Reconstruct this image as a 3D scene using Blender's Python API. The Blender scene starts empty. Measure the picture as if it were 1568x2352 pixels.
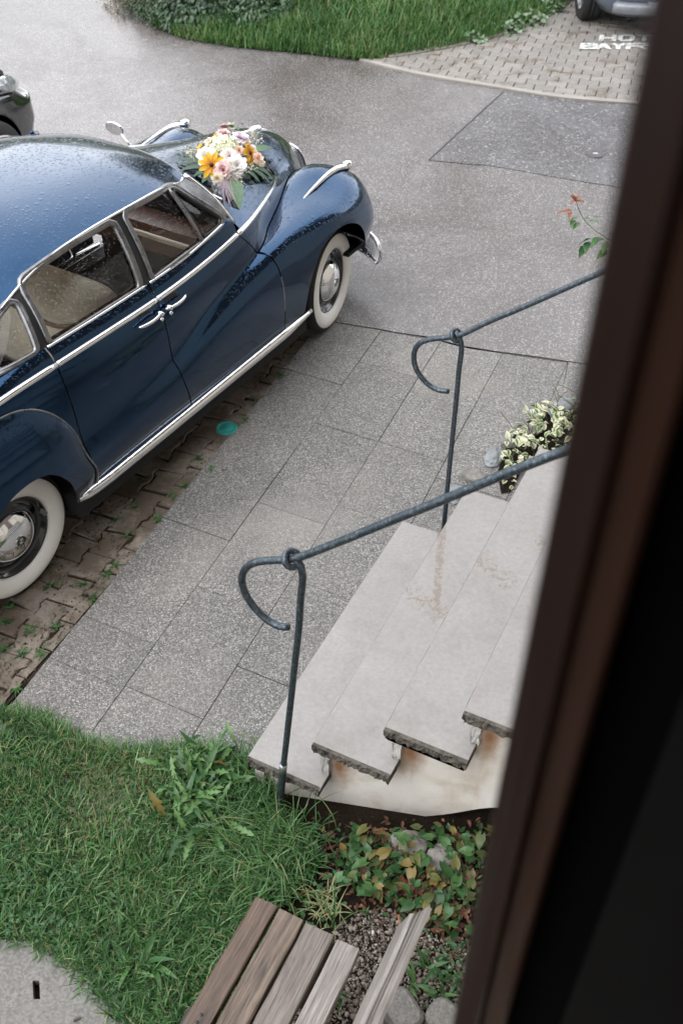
import bpy, math, random
import numpy as np
from mathutils import Vector, Matrix

random.seed(11)
RNG = np.random.default_rng(11)
S = bpy.context.scene
COL = S.collection

# ------------------------------------------------------------------ camera, world, sun, exposure
H = 3.62
TH = math.radians(42.4)
F, CX, CY = 2286.0, 784.0, 1176.0            # photo measured on a 1568 x 2352 grid
cam = bpy.data.cameras.new("camera")
cam.sensor_fit = 'VERTICAL'
cam.sensor_height = 36.0
cam.lens = 36.0 * F / 2352.0
cam.clip_start, cam.clip_end = 0.02, 600
cam.dof.use_dof = True
cam.dof.focus_distance = 4.3
cam.dof.aperture_fstop = 4.0
camo = bpy.data.objects.new("camera", cam)
COL.objects.link(camo)
camo.location = (0, 0, H)
camo.rotation_euler = (math.pi / 2 - TH, 0, 0)
S.camera = camo

SUN_EL, SUN_AZ = math.radians(55), math.radians(235)
world = bpy.data.worlds.new("World")
S.world = world
world.use_nodes = True
wn, wl = world.node_tree.nodes, world.node_tree.links
wn.clear()
wo = wn.new("ShaderNodeOutputWorld")
wb = wn.new("ShaderNodeBackground")
wb.inputs[1].default_value = 0.12
sky = wn.new("ShaderNodeTexSky")
sky.sky_type = 'NISHITA'
sky.sun_disc = False
sky.sun_elevation = SUN_EL
sky.sun_rotation = SUN_AZ
sky.air_density, sky.dust_density, sky.ozone_density = 1.0, 2.0, 1.0
hsv = wn.new("ShaderNodeHueSaturation")
hsv.inputs['Saturation'].default_value = 0.30
wl.new(sky.outputs[0], hsv.inputs['Color'])
tc = wn.new("ShaderNodeTexCoord")
cn = wn.new("ShaderNodeTexNoise")
cn.inputs['Scale'].default_value = 2.2
cn.inputs['Detail'].default_value = 6
wl.new(tc.outputs['Generated'], cn.inputs['Vector'])
cr = wn.new("ShaderNodeValToRGB")
cr.color_ramp.elements[0].position, cr.color_ramp.elements[0].color = 0.30, (11.4, 11.7, 12.3, 1)
cr.color_ramp.elements[1].position, cr.color_ramp.elements[1].color = 0.70, (16.4, 16.6, 17.0, 1)
wl.new(cn.outputs['Fac'], cr.inputs['Fac'])
wmx = wn.new("ShaderNodeMixRGB")
wmx.inputs['Fac'].default_value = 0.80      # closed cloud cover over the clear sky
wl.new(hsv.outputs[0], wmx.inputs[1])
wl.new(cr.outputs[0], wmx.inputs[2])
wl.new(wmx.outputs[0], wb.inputs[0])
wl.new(wb.outputs[0], wo.inputs[0])

sund = bpy.data.lights.new("sun", 'SUN')
sund.energy = 0.8
sund.angle = math.radians(35)
sund.color = (1.0, 0.97, 0.93)
suno = bpy.data.objects.new("sun", sund)
COL.objects.link(suno)
suno.rotation_euler = (math.pi / 2 - SUN_EL, 0, -SUN_AZ + math.pi)

S.view_settings.view_transform = 'Standard'
S.view_settings.look = 'None'
S.view_settings.gamma = 1.0
S.view_settings.exposure = 0.95
S.view_settings.use_curve_mapping = False
S.render.engine = 'CYCLES'
S.cycles.use_denoising = True
S.cycles.max_bounces = 8
S.cycles.transparent_max_bounces = 12
S.cycles.caustics_reflective = False
S.cycles.caustics_refractive = False
S.render.film_transparent = False

# ------------------------------------------------------------------ measuring helpers
def ray(u, v):
    x = (u - CX) / F
    y = -(v - CY) / F
    return np.array([x, math.cos(TH) + y * math.sin(TH), -(math.sin(TH) - y * math.cos(TH))])
CAM = np.array([0, 0, H])
def at(u, v, z=0.0):
    """place on the level z that the survey of the photo gives for a point"""
    r = ray(u, v)
    return CAM + r * ((z - H) / r[2])
AL = math.radians(26.2)                        # the house front runs 26 degrees right of the view
DA = np.array([math.sin(AL), math.cos(AL), 0.0])
DB = np.array([-math.cos(AL), math.sin(AL), 0.0])
def AB(a, b, z=0.0):
    p = DA * a + DB * b
    return np.array([p[0], p[1], z])
def at_a(u, v, a):
    """(b, z) where the sight line meets the upright plane at a"""
    r = ray(u, v)
    t = a / (r @ DA)
    p = CAM + r * t
    return p @ DB, p[2]

# ------------------------------------------------------------------ object helpers
def link(o, parent=None):
    COL.objects.link(o)
    if parent is not None:
        o.parent = parent
    return o
def mesh(name, v, f, mats=(), smooth=True, mi=None):
    v = np.asarray(v, float)
    me = bpy.data.meshes.new(name)
    me.from_pydata(v.tolist(), [], [tuple(int(i) for i in q) for q in f])
    for m in (mats if isinstance(mats, (list, tuple)) else [mats]):
        me.materials.append(m)
    if smooth and len(me.polygons):
        me.polygons.foreach_set("use_smooth", [True] * len(me.polygons))
    if mi is not None:
        me.polygons.foreach_set("material_index", [int(i) for i in mi])
    me.update()
    return me
def obj(name, me, parent=None, loc=(0, 0, 0), rot=(0, 0, 0), scale=None):
    o = bpy.data.objects.new(name, me)
    o.location = loc
    o.rotation_euler = rot
    if scale is not None:
        o.scale = (scale,) * 3 if np.isscalar(scale) else scale
    return link(o, parent)
def thing(name, label, cat, loc=(0, 0, 0), rz=0.0, group=None):
    o = bpy.data.objects.new(name, None)
    o.empty_display_size = 0.1
    o.location = loc
    o.rotation_euler = (0, 0, rz)
    tag(o, label, cat, group)
    return link(o)
def tag(o, label=None, cat=None, group=None, kind=None):
    if label: o['label'] = label
    if cat: o['category'] = cat
    if group: o['group'] = group
    if kind: o['kind'] = kind
    return o
def struct(o):
    o['kind'] = 'structure'
    return o
def stuff(o):
    o['kind'] = 'stuff'
    return o

def spline(xs, ys):
    """natural cubic spline through points, ys may have columns"""
    xs = np.asarray(xs, float)
    ys = np.asarray(ys, float)
    one = ys.ndim == 1
    if one: ys = ys[:, None]
    n = len(xs)
    h = np.diff(xs)
    A = np.zeros((n, n)); B = np.zeros((n, ys.shape[1]))
    A[0, 0] = A[-1, -1] = 1
    for i in range(1, n - 1):
        A[i, i - 1], A[i, i], A[i, i + 1] = h[i - 1], 2 * (h[i - 1] + h[i]), h[i]
        B[i] = 6 * ((ys[i + 1] - ys[i]) / h[i] - (ys[i] - ys[i - 1]) / h[i - 1])
    M = np.linalg.solve(A, B)
    def f(t):
        t = np.asarray(t, float)
        i = np.clip(np.searchsorted(xs, t) - 1, 0, n - 2)
        hh = h[i][..., None]
        a = (xs[i + 1] - t)[..., None]; b = (t - xs[i])[..., None]
        r = (M[i] * a ** 3 + M[i + 1] * b ** 3) / (6 * hh) + (ys[i] / hh - M[i] * hh / 6) * a + (ys[i + 1] / hh - M[i + 1] * hh / 6) * b
        return r[..., 0] if one else r
    return f
def curve(pts, n):
    """n points on a smooth curve through pts, by chord length"""
    pts = np.asarray(pts, float)
    d = np.r_[0, np.cumsum(np.linalg.norm(np.diff(pts, axis=0), axis=1))]
    return spline(d, pts)(np.linspace(0, d[-1], n))
def gridfaces(n, m, off=0, flip=False):
    i, j = np.meshgrid(np.arange(n - 1), np.arange(m - 1), indexing='ij')
    a = (i * m + j).ravel() + off
    q = np.stack([a, a + 1, a + m + 1, a + m], 1)
    return q[:, ::-1] if flip else q
def unit(v):
    v = np.asarray(v, float)
    return v / (np.linalg.norm(v, axis=-1, keepdims=True) + 1e-12)
def sweep(path, prof, up=(0, 0, 1), closed=False, caps=True, scale=None):
    """sweep a closed 2-D profile (side, up) along a path; returns v, f"""
    path = np.asarray(path, float); prof = np.asarray(prof, float)
    n, m = len(path), len(prof)
    if closed:
        t = np.roll(path, -1, 0) - np.roll(path, 1, 0)
    else:
        t = np.gradient(path, axis=0)
    t = unit(t)
    upv = np.broadcast_to(np.asarray(up, float), path.shape)
    s = unit(np.cross(t, upv)); w = np.cross(s, t)
    sc = np.ones(n) if scale is None else np.asarray(scale, float)
    v = path[:, None] + (s[:, None] * prof[None, :, :1] + w[:, None] * prof[None, :, 1:]) * sc[:, None, None]
    v = v.reshape(-1, 3)
    f = []
    for i in range(n if closed else n - 1):
        k = (i + 1) % n
        for j in range(m):
            l = (j + 1) % m
            f.append((i * m + j, i * m + l, k * m + l, k * m + j))
    if caps and not closed:
        f.append(tuple(range(m)))
        f.append(tuple((n - 1) * m + j for j in range(m))[::-1])
    return v, f
def circ(r, n=10, ry=None):
    a = np.linspace(0, 2 * math.pi, n, endpoint=False)
    return np.c_[np.cos(a) * r, np.sin(a) * (r if ry is None else ry)]
def tube(path, r, n=10, scale=None, closed=False):
    """round bar along a path with a turning frame that never flips"""
    path = np.asarray(path, float)
    N = len(path)
    t = unit((np.roll(path, -1, 0) - np.roll(path, 1, 0)) if closed else np.gradient(path, axis=0))
    ref = np.array([0, 0, 1.0]) if abs(t[0][2]) < 0.9 else np.array([1.0, 0, 0])
    s = unit(np.cross(t[0], ref))
    c = circ(1.0, n)
    sc = np.ones(N) * r if scale is None else np.asarray(scale) * r
    V = []
    for i in range(N):
        s = unit(s - t[i] * (s @ t[i])); w = np.cross(t[i], s)
        V.append(path[i] + (c[:, :1] * s + c[:, 1:] * w) * sc[i])
    V = np.concatenate(V)
    f = []
    for i in range(N if closed else N - 1):
        k = (i + 1) % N
        for j in range(n):
            l = (j + 1) % n
            f.append((i * n + j, i * n + l, k * n + l, k * n + j))
    if not closed:
        f.append(tuple(range(n))[::-1]); f.append(tuple((N - 1) * n + j for j in range(n)))
    return V, f
def lathe(prof, n=48, axis='y'):
    """prof: (radius, along) pairs, turned about the given axis"""
    prof = np.asarray(prof, float)
    a = np.linspace(0, 2 * math.pi, n, endpoint=False)
    m = len(prof)
    r, h = prof[:, 0], prof[:, 1]
    c, s = np.cos(a)[:, None] * r, np.sin(a)[:, None] * r
    hh = np.broadcast_to(h, c.shape)
    v = {'y': np.stack([c, hh, s], -1), 'z': np.stack([c, s, hh], -1), 'x': np.stack([hh, c, s], -1)}[axis].reshape(-1, 3)
    f = []
    for i in range(n):
        k = (i + 1) % n
        for j in range(m - 1):
            f.append((i * m + j, i * m + j + 1, k * m + j + 1, k * m + j))
    return v, f
def join(parts):
    V, Fc, o = [], [], 0
    for v, f in parts:
        V.append(np.asarray(v, float))
        Fc += [tuple(int(i) + o for i in q) for q in f]
        o += len(v)
    return np.concatenate(V), Fc
def box(x0, x1, y0, y1, z0, z1, bev=0.0):
    if bev <= 0:
        v = [(x, y, z) for x in (x0, x1) for y in (y0, y1) for z in (z0, z1)]
        return np.array(v, float), [(0, 1, 3, 2), (4, 6, 7, 5), (0, 4, 5, 1), (2, 3, 7, 6), (0, 2, 6, 4), (1, 5, 7, 3)]
    b = bev
    c = [((x0 + x1) / 2), ((y0 + y1) / 2), ((z0 + z1) / 2)]
    v, idx = [], {}
    for sx in (0, 1):
        for sy in (0, 1):
            for sz in (0, 1):
                X, Y, Z = (x0, x1)[sx], (y0, y1)[sy], (z0, z1)[sz]
                ix, iy, iz = X + (b if sx == 0 else -b), Y + (b if sy == 0 else -b), Z + (b if sz == 0 else -b)
                for k, p in enumerate(((X, iy, iz), (ix, Y, iz), (ix, iy, Z))):
                    idx[sx, sy, sz, k] = len(v); v.append(p)
    f = []
    g = lambda a, b_, c_, k: idx[a, b_, c_, k]
    for s in (0, 1):
        q = [g(s, 0, 0, 0), g(s, 1, 0, 0), g(s, 1, 1, 0), g(s, 0, 1, 0)]; f.append(q if s else q[::-1])
        q = [g(0, s, 0, 1), g(0, s, 1, 1), g(1, s, 1, 1), g(1, s, 0, 1)]; f.append(q if s else q[::-1])
        q = [g(0, 0, s, 2), g(1, 0, s, 2), g(1, 1, s, 2), g(0, 1, s, 2)]; f.append(q if s else q[::-1])
    for p in (0, 1):
        for q_ in (0, 1):
            f.append([g(0, p, q_, 1), g(1, p, q_, 1), g(1, p, q_, 2), g(0, p, q_, 2)])
            f.append([g(p, 0, q_, 0), g(p, 1, q_, 0), g(p, 1, q_, 2), g(p, 0, q_, 2)])
            f.append([g(p, q_, 0, 0), g(p, q_, 1, 0), g(p, q_, 1, 1), g(p, q_, 0, 1)])
    for sx in (0, 1):
        for sy in (0, 1):
            for sz in (0, 1):
                f.append([g(sx, sy, sz, 0), g(sx, sy, sz, 1), g(sx, sy, sz, 2)])
    return np.array(v, float), f
def fix_normals(me):
    import bmesh
    bm = bmesh.new(); bm.from_mesh(me)
    bmesh.ops.recalc_face_normals(bm, faces=bm.faces)
    bm.to_mesh(me); bm.free()
    return me
def clip(v, f, fld):
    """keep the part of a mesh where the field is >= 0 (cuts the faces it crosses)"""
    v = [tuple(p) for p in np.asarray(v, float)]
    fld = list(np.asarray(fld, float))
    out, cache = [], {}
    for q in f:
        s = [fld[i] for i in q]
        if min(s) >= 0:
            out.append(tuple(q)); continue
        if max(s) < 0:
            continue
        r = []
        for k in range(len(q)):
            a, b = int(q[k]), int(q[(k + 1) % len(q)])
            fa, fb = fld[a], fld[b]
            if fa >= 0: r.append(a)
            if (fa >= 0) != (fb >= 0):
                key = (min(a, b), max(a, b))
                if key not in cache:
                    t = fa / (fa - fb)
                    cache[key] = len(v)
                    v.append(tuple(v[a][i] + (v[b][i] - v[a][i]) * t for i in range(3)))
                    fld.append(0.0)
                r.append(cache[key])
        if len(r) >= 3: out.append(tuple(r))
    used = sorted({i for q in out for i in q})
    mp = {u: i for i, u in enumerate(used)}
    return np.array([v[u] for u in used]).reshape(-1, 3), [tuple(mp[i] for i in q) for q in out]
def pdist(p, poly):
    """signed distance to a polygon, positive inside"""
    p = np.asarray(p, float)[:, :2]; a = np.asarray(poly, float)[:, :2]; b = np.roll(a, -1, 0)
    best = np.full(len(p), 1e9); ins = np.zeros(len(p), bool)
    for i in range(len(a)):
        e = b[i] - a[i]
        w = p - a[i]
        t = np.clip((w @ e) / (e @ e + 1e-12), 0, 1)
        best = np.minimum(best, np.linalg.norm(w - t[:, None] * e, axis=1))
        c = (a[i, 1] > p[:, 1]) != (b[i, 1] > p[:, 1])
        with np.errstate(all='ignore'):
            ins ^= c & (p[:, 0] < e[0] * (p[:, 1] - a[i, 1]) / (e[1] if e[1] else 1e-12) + a[i, 0])
    return np.where(ins, best, -best)
def roundpoly(poly, r, n=5):
    poly = np.asarray(poly, float); out = []
    N = len(poly)
    rr = [r] * N if np.isscalar(r) else r
    for i in range(N):
        p, a, b = poly[i], poly[i - 1], poly[(i + 1) % N]
        da, db = a - p, b - p
        k = min(rr[i], 0.45 * np.linalg.norm(da), 0.45 * np.linalg.norm(db))
        p0, p2 = p + unit(da) * k, p + unit(db) * k
        for t in np.linspace(0, 1, n):
            out.append((1 - t) ** 2 * p0 + 2 * t * (1 - t) * p + t * t * p2)
    return np.array(out)
def resample(poly, n):
    p = np.vstack([poly, poly[:1]])
    d = np.r_[0, np.cumsum(np.linalg.norm(np.diff(p, axis=0), axis=1))]
    t = np.linspace(0, d[-1], n, endpoint=False)
    return np.stack([np.interp(t, d, p[:, k]) for k in range(p.shape[1])], 1)
def prism(poly, z0, z1, bev=0.0):
    """upright prism over a polygon, the top edge bevelled"""
    poly = np.asarray(poly, float)[:, :2]
    n = len(poly)
    area = np.sum(poly[:, 0] * np.roll(poly[:, 1], -1) - np.roll(poly[:, 0], -1) * poly[:, 1])
    if area < 0: poly = poly[::-1]
    rings = [np.c_[poly, np.full(n, z0)]]
    if bev > 0:
        e = unit(np.roll(poly, -1, 0) - poly); nr = np.c_[-e[:, 1], e[:, 0]]
        nn = unit(nr + np.roll(nr, 1, 0))
        rings += [np.c_[poly, np.full(n, z1 - bev)], np.c_[poly + nn * bev, np.full(n, z1)]]
    else:
        rings += [np.c_[poly, np.full(n, z1)]]
    v = np.concatenate(rings); f = []
    for k in range(len(rings) - 1):
        for i in range(n):
            j = (i + 1) % n
            f.append((k * n + i, k * n + j, (k + 1) * n + j, (k + 1) * n + i))
    f.append(tuple(range((len(rings) - 1) * n, len(rings) * n)))
    return v, f
def hnoise(p, scale=1.0, seed=0.0, octs=3):
    """cheap smooth pseudo-noise in -1..1 for shaping"""
    p = np.asarray(p, float) * scale
    r = np.zeros(len(p)); a = 1.0; tot = 0
    for o in range(octs):
        k = 2.0 ** o
        r += a * (np.sin(p[:, 0] * 1.7 * k + seed + 1.3 * np.sin(p[:, 1] * 1.1 * k + seed * 2)) *
                  np.cos(p[:, 1] * 1.9 * k - seed + 1.1 * np.sin(p[:, 2] * 1.3 * k + o)) + 0.5 * np.sin(p[:, 2] * 2.3 * k + p[:, 0] * k + seed * 3)) / 1.5
        tot += a; a *= 0.5
    return r / tot

# ------------------------------------------------------------------ materials
def new_mat(name):
    m = bpy.data.materials.new(name)
    m.use_nodes = True
    nt = m.node_tree
    return m, nt, nt.nodes['Principled BSDF'], nt.nodes['Material Output']
def nd(nt, t, **kw):
    n = nt.nodes.new("ShaderNode" + t)
    for k, v in kw.items():
        k2 = k.replace('_', ' ')
        if k2 in n.inputs: n.inputs[k2].default_value = v
        else: setattr(n, k, v)
    return n
def ramp(nt, src, stops):
    r = nd(nt, 'ValToRGB')
    el = r.color_ramp.elements
    while len(el) < len(stops): el.new(0.5)
    for e, (p, c) in zip(el, stops):
        e.position = p
        e.color = (*c, 1) if len(c) == 3 else c
    nt.links.new(src, r.inputs[0])
    return r.outputs[0]
def fr(nt, src, lo, hi, a=0.0, b=1.0):
    r = nd(nt, 'MapRange')
    r.inputs[1].default_value, r.inputs[2].default_value, r.inputs[3].default_value, r.inputs[4].default_value = lo, hi, a, b
    nt.links.new(src, r.inputs[0])
    return r.outputs[0]
def mixc(nt, fac, a, b, mode='MIX'):
    m = nd(nt, 'MixRGB', blend_type=mode)
    for i, s in ((0, fac), (1, a), (2, b)):
        if hasattr(s, 'is_output'): nt.links.new(s, m.inputs[i])
        elif i == 0: m.inputs[0].default_value = s
        else: m.inputs[i].default_value = (*s, 1)
    return m.outputs[0]
def math_(nt, op, a, b=0.0):
    m = nd(nt, 'Math', operation=op)
    for i, s in ((0, a), (1, b)):
        if hasattr(s, 'is_output'): nt.links.new(s, m.inputs[i])
        else: m.inputs[i].default_value = s
    return m.outputs[0]
def coords(nt, kind='Object'):
    return nd(nt, 'TexCoord').outputs[kind]
def mapped(nt, vec, scale=(1, 1, 1), rot=(0, 0, 0), loc=(0, 0, 0)):
    m = nd(nt, 'Mapping')
    m.inputs['Scale'].default_value = scale
    m.inputs['Rotation'].default_value = rot
    m.inputs['Location'].default_value = loc
    nt.links.new(vec, m.inputs['Vector'])
    return m.outputs[0]
def noise(nt, vec, scale, detail=4, rough=0.55, dist=0.0):
    n = nd(nt, 'TexNoise', Scale=scale, Detail=detail, Roughness=rough, Distortion=dist)
    nt.links.new(vec, n.inputs['Vector'])
    return n.outputs['Fac']
def voro(nt, vec, scale, feature='F1', out='Distance', rand=1.0):
    n = nd(nt, 'TexVoronoi', Scale=scale, Randomness=rand)
    n.feature = feature
    nt.links.new(vec, n.inputs['Vector'])
    return n.outputs[out]
def bump(nt, bs, h, strength=0.4, dist=0.005):
    b = nd(nt, 'Bump', Strength=strength, Distance=dist)
    nt.links.new(h, b.inputs['Height'])
    nt.links.new(b.outputs[0], bs.inputs['Normal'])
    return b
def setin(nt, bs, name, val):
    if hasattr(val, 'is_output'): nt.links.new(val, bs.inputs[name])
    elif isinstance(val, (tuple, list)): bs.inputs[name].default_value = (*val, 1) if len(val) == 3 else val
    else: bs.inputs[name].default_value = val
def flat(name, col, rough=0.5, metal=0.0, var=0.12, vscale=18, bumpiness=0.0, coat=0.0, spec=0.5):
    """plain material with slight mottling so that it is never one even tone"""
    m, nt, bs, out = new_mat(name)
    c = coords(nt)
    n = noise(nt, c, vscale, 5)
    lo = tuple(max(0, x * (1 - var)) for x in col); hi = tuple(x * (1 + var) for x in col)
    setin(nt, bs, 'Base Color', ramp(nt, n, [(0.3, lo), (0.7, hi)]))
    setin(nt, bs, 'Roughness', fr(nt, n, 0.3, 0.7, max(0.02, rough - 0.06), rough + 0.06))
    bs.inputs['Metallic'].default_value = metal
    bs.inputs['Coat Weight'].default_value = coat
    bs.inputs['Specular IOR Level'].default_value = spec
    if bumpiness > 0:
        bump(nt, bs, noise(nt, c, vscale * 6, 4), 0.5, bumpiness)
    return m
# ------------------------------------------------------------------ fields of blades and leaves (numpy)
def mesh_np(name, v, quads, mat, tint=None, smooth=True):
    me = bpy.data.meshes.new(name)
    v = np.ascontiguousarray(v, dtype=np.float32); quads = np.ascontiguousarray(quads, dtype=np.int32)
    k = quads.shape[1]
    me.vertices.add(len(v)); me.vertices.foreach_set("co", v.ravel())
    me.loops.add(quads.size); me.loops.foreach_set("vertex_index", quads.ravel())
    me.polygons.add(len(quads))
    me.polygons.foreach_set("loop_start", np.arange(0, quads.size, k, dtype=np.int32))
    me.polygons.foreach_set("loop_total", np.full(len(quads), k, dtype=np.int32))
    me.polygons.foreach_set("use_smooth", np.full(len(quads), smooth))
    if tint is not None:
        at_ = me.attributes.new("tint", 'FLOAT', 'POINT')
        at_.data.foreach_set("value", np.ascontiguousarray(tint, dtype=np.float32))
    for m in (mat if isinstance(mat, (list, tuple)) else [mat]): me.materials.append(m)
    me.update(calc_edges=True)
    me.validate()
    return me
def blades(base, length, width, azim, lean, curl, seg=3, rng=RNG):
    """curved grass blades; every argument an array"""
    n = len(base)
    d = np.stack([np.cos(azim), np.sin(azim), np.zeros(n)], 1)
    s = np.stack([-np.sin(azim), np.cos(azim), np.zeros(n)], 1)
    V = np.zeros((n, seg + 1, 2, 3))
    p = base.copy(); th = lean.copy()
    for k in range(seg + 1):
        w = width * (1 - (k / seg) ** 1.6) * 0.5 + 0.0004
        V[:, k, 0] = p - s * w[:, None]; V[:, k, 1] = p + s * w[:, None]
        st = length / seg
        p = p + (d * np.sin(th)[:, None] + np.array([0, 0, 1.0]) * np.cos(th)[:, None]) * st[:, None]
        th = th + curl / seg
    idx = np.arange(n)[:, None] * (2 * (seg + 1))
    q = []
    for k in range(seg):
        o = 2 * k
        q.append(np.concatenate([idx + o, idx + o + 1, idx + o + 3, idx + o + 2], 1))
    return V.reshape(-1, 3), np.concatenate(q), 2 * (seg + 1)
def leafset(base, direc, normal, length, width, fold=0.25, droop=0.3):
    """folded pointed leaves: 8 points each"""
    n = len(base)
    d = unit(direc); nm = unit(normal - d * np.sum(normal * d, 1, keepdims=True)); s = np.cross(d, nm)
    L = length[:, None]; W = width[:, None] * 0.5
    st = [(0.0, 0.0), (0.28, 0.85), (0.62, 0.8), (1.0, 0.0)]
    P = []
    for t, w in st:
        c = base + d * L * t - nm * (droop * L * t * t)
        if w == 0: P.append(c)
        else:
            P += [c - s * W * w + nm * W * fold, c, c + s * W * w + nm * W * fold]
    V = np.stack(P, 1)                            # 0 | 1 2 3 | 4 5 6 | 7
    i = np.arange(n)[:, None] * 8
    q = np.concatenate([np.concatenate([i + a, i + b, i + c, i + e], 1) for a, b, c, e in
                        ((1, 2, 5, 4), (2, 3, 6, 5))])
    t = np.concatenate([np.concatenate([i + a, i + b, i + c], 1) for a, b, c in
                        ((0, 2, 1), (0, 3, 2), (4, 5, 7), (5, 6, 7))])
    tq = np.concatenate([q[:, [0, 1, 2]], q[:, [0, 2, 3]], t])
    return V.reshape(-1, 3), tq, 8
def in_poly(poly, n, rng=RNG):
    poly = np.asarray(poly, float)[:, :2]
    lo, hi = poly.min(0), poly.max(0); out = []
    while sum(map(len, out)) < n:
        p = rng.uniform(lo, hi, (n, 2))
        out.append(p[pdist(p, poly) > 0])
    return np.concatenate(out)[:n]
def leaf_mat(name, stops, rough=0.45, trans=0.25, vein=True):
    m, nt, bs, out = new_mat(name)
    a = nd(nt, 'Attribute'); a.attribute_name = 'tint'
    oi = nd(nt, 'ObjectInfo')
    n = noise(nt, coords(nt), 40, 3)
    f = math_(nt, 'ADD', a.outputs['Fac'], fr(nt, n, 0.3, 0.7, -0.12, 0.12))
    c = ramp(nt, f, stops)
    setin(nt, bs, 'Base Color', c)
    bs.inputs['Roughness'].default_value = rough
    bs.inputs['Specular IOR Level'].default_value = 0.4
    if trans:
        tr = nd(nt, 'BsdfTranslucent')
        nt.links.new(c, tr.inputs[0])
        mx = nd(nt, 'MixShader'); mx.inputs[0].default_value = trans
        nt.links.new(bs.outputs[0], mx.inputs[1]); nt.links.new(tr.outputs[0], mx.inputs[2])
        nt.links.new(mx.outputs[0], out.inputs[0])
    return m

# ------------------------------------------------------------------ surface materials of the place
def asphalt_mat(name, lo, hi, scale=130, wet=0.5, pale=(0.36, 0.34, 0.33), pale_at=0.86):
    m, nt, bs, out = new_mat(name)
    c = coords(nt)
    cell = voro(nt, c, scale, out='Color')
    g = nd(nt, 'SeparateColor'); nt.links.new(cell, g.inputs[0])
    st = ramp(nt, g.outputs[0], [(0.0, lo), (pale_at - 0.12, hi), (pale_at, hi), (min(0.99, pale_at + 0.08), pale)])
    big = noise(nt, c, 0.55, 5, 0.6, 0.6)
    mid = noise(nt, c, 3.2, 5, 0.65)
    col = mixc(nt, 1.0, st, ramp(nt, big, [(0.34, (0.72, 0.655, 0.625)), (0.5, (0.97, 0.945, 0.945)), (0.72, (1.1, 1.09, 1.1))]), 'MULTIPLY')
    col = mixc(nt, 1.0, col, ramp(nt, mid, [(0.3, (0.88, 0.86, 0.85)), (0.7, (1.08, 1.08, 1.08))]), 'MULTIPLY')
    setin(nt, bs, 'Base Color', col)
    w = math_(nt, 'ADD', fr(nt, big, 0.36, 0.64, 0.40 - 0.28 * wet, 0.42), fr(nt, g.outputs[1], 0, 1, -0.05, 0.08))
    setin(nt, bs, 'Roughness', w)
    bs.inputs['Specular IOR Level'].default_value = 0.65
    d = voro(nt, c, scale)
    bump(nt, bs, math_(nt, 'ADD', d, fr(nt, g.outputs[2], 0, 1, 0, 0.5)), 0.22, 0.003)
    return m
M = {}
M['asphalt'] = asphalt_mat("wet_asphalt", (0.064, 0.060, 0.0600), (0.122, 0.1155, 0.1155), 145, 1.0)
M['patch'] = asphalt_mat("rough_dark_asphalt", (0.050, 0.050, 0.0535), (0.118, 0.117, 0.121), 72, 0.6, (0.34, 0.33, 0.32), 0.91)
def aggregate_mat():
    m, nt, bs, out = new_mat("exposed_aggregate")
    c = coords(nt)
    oi = nd(nt, 'ObjectInfo')
    cell = voro(nt, c, 155, out='Color')
    g = nd(nt, 'SeparateColor'); nt.links.new(cell, g.inputs[0])
    st = ramp(nt, g.outputs[0], [(0.0, (0.070, 0.069, 0.068)), (0.35, (0.145, 0.142, 0.138)), (0.65, (0.225, 0.221, 0.214)), (0.87, (0.305, 0.299, 0.289)), (1.0, (0.43, 0.42, 0.41))])
    edge = voro(nt, c, 155, 'DISTANCE_TO_EDGE')
    st = mixc(nt, fr(nt, edge, 0.0, 0.12, .9, 0), st, (0.085, 0.081, 0.076))
    dust = noise(nt, c, 1.1, 6, 0.62, 0.5)
    st = mixc(nt, fr(nt, dust, 0.50, 0.70, 0.0, 0.6), st, (0.235, 0.222, 0.205))
    st = mixc(nt, 1.0, st, ramp(nt, noise(nt, c, 0.9, 4, .6, .8), [(.34, (.80, .80, .81)), (.5, (.98, .98, .98)), (.68, (1.10, 1.09, 1.08))]), 'MULTIPLY')
    mpw = mapped(nt, c, (2.6, 3.4, 1), (0, 0, 0), (-2.6 * at(690, 1195)[0], -3.4 * at(690, 1195)[1], 0))
    lw = nd(nt, 'VectorMath', operation='LENGTH'); nt.links.new(mpw, lw.inputs[0])
    wk = math_(nt, 'ADD', lw.outputs['Value'], fr(nt, noise(nt, c, 7, 5, .7), .3, .7, -.35, .35))
    st = mixc(nt, fr(nt, wk, 0.25, 1.1, 0.55, 0.0), st, (0.235, 0.225, 0.212))
    tone = ramp(nt, oi.outputs['Random'], [(0.0, (0.90, 0.895, 0.89)), (0.5, (0.99, 0.98, 0.97)), (1.0, (1.08, 1.065, 1.05))])
    setin(nt, bs, 'Base Color', mixc(nt, 1.0, st, tone, 'MULTIPLY'))
    setin(nt, bs, 'Roughness', fr(nt, dust, 0.35, 0.65, 0.42, 0.7))
    bump(nt, bs, edge, 0.8, 0.004)
    return m
M['aggregate'] = aggregate_mat()
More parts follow.
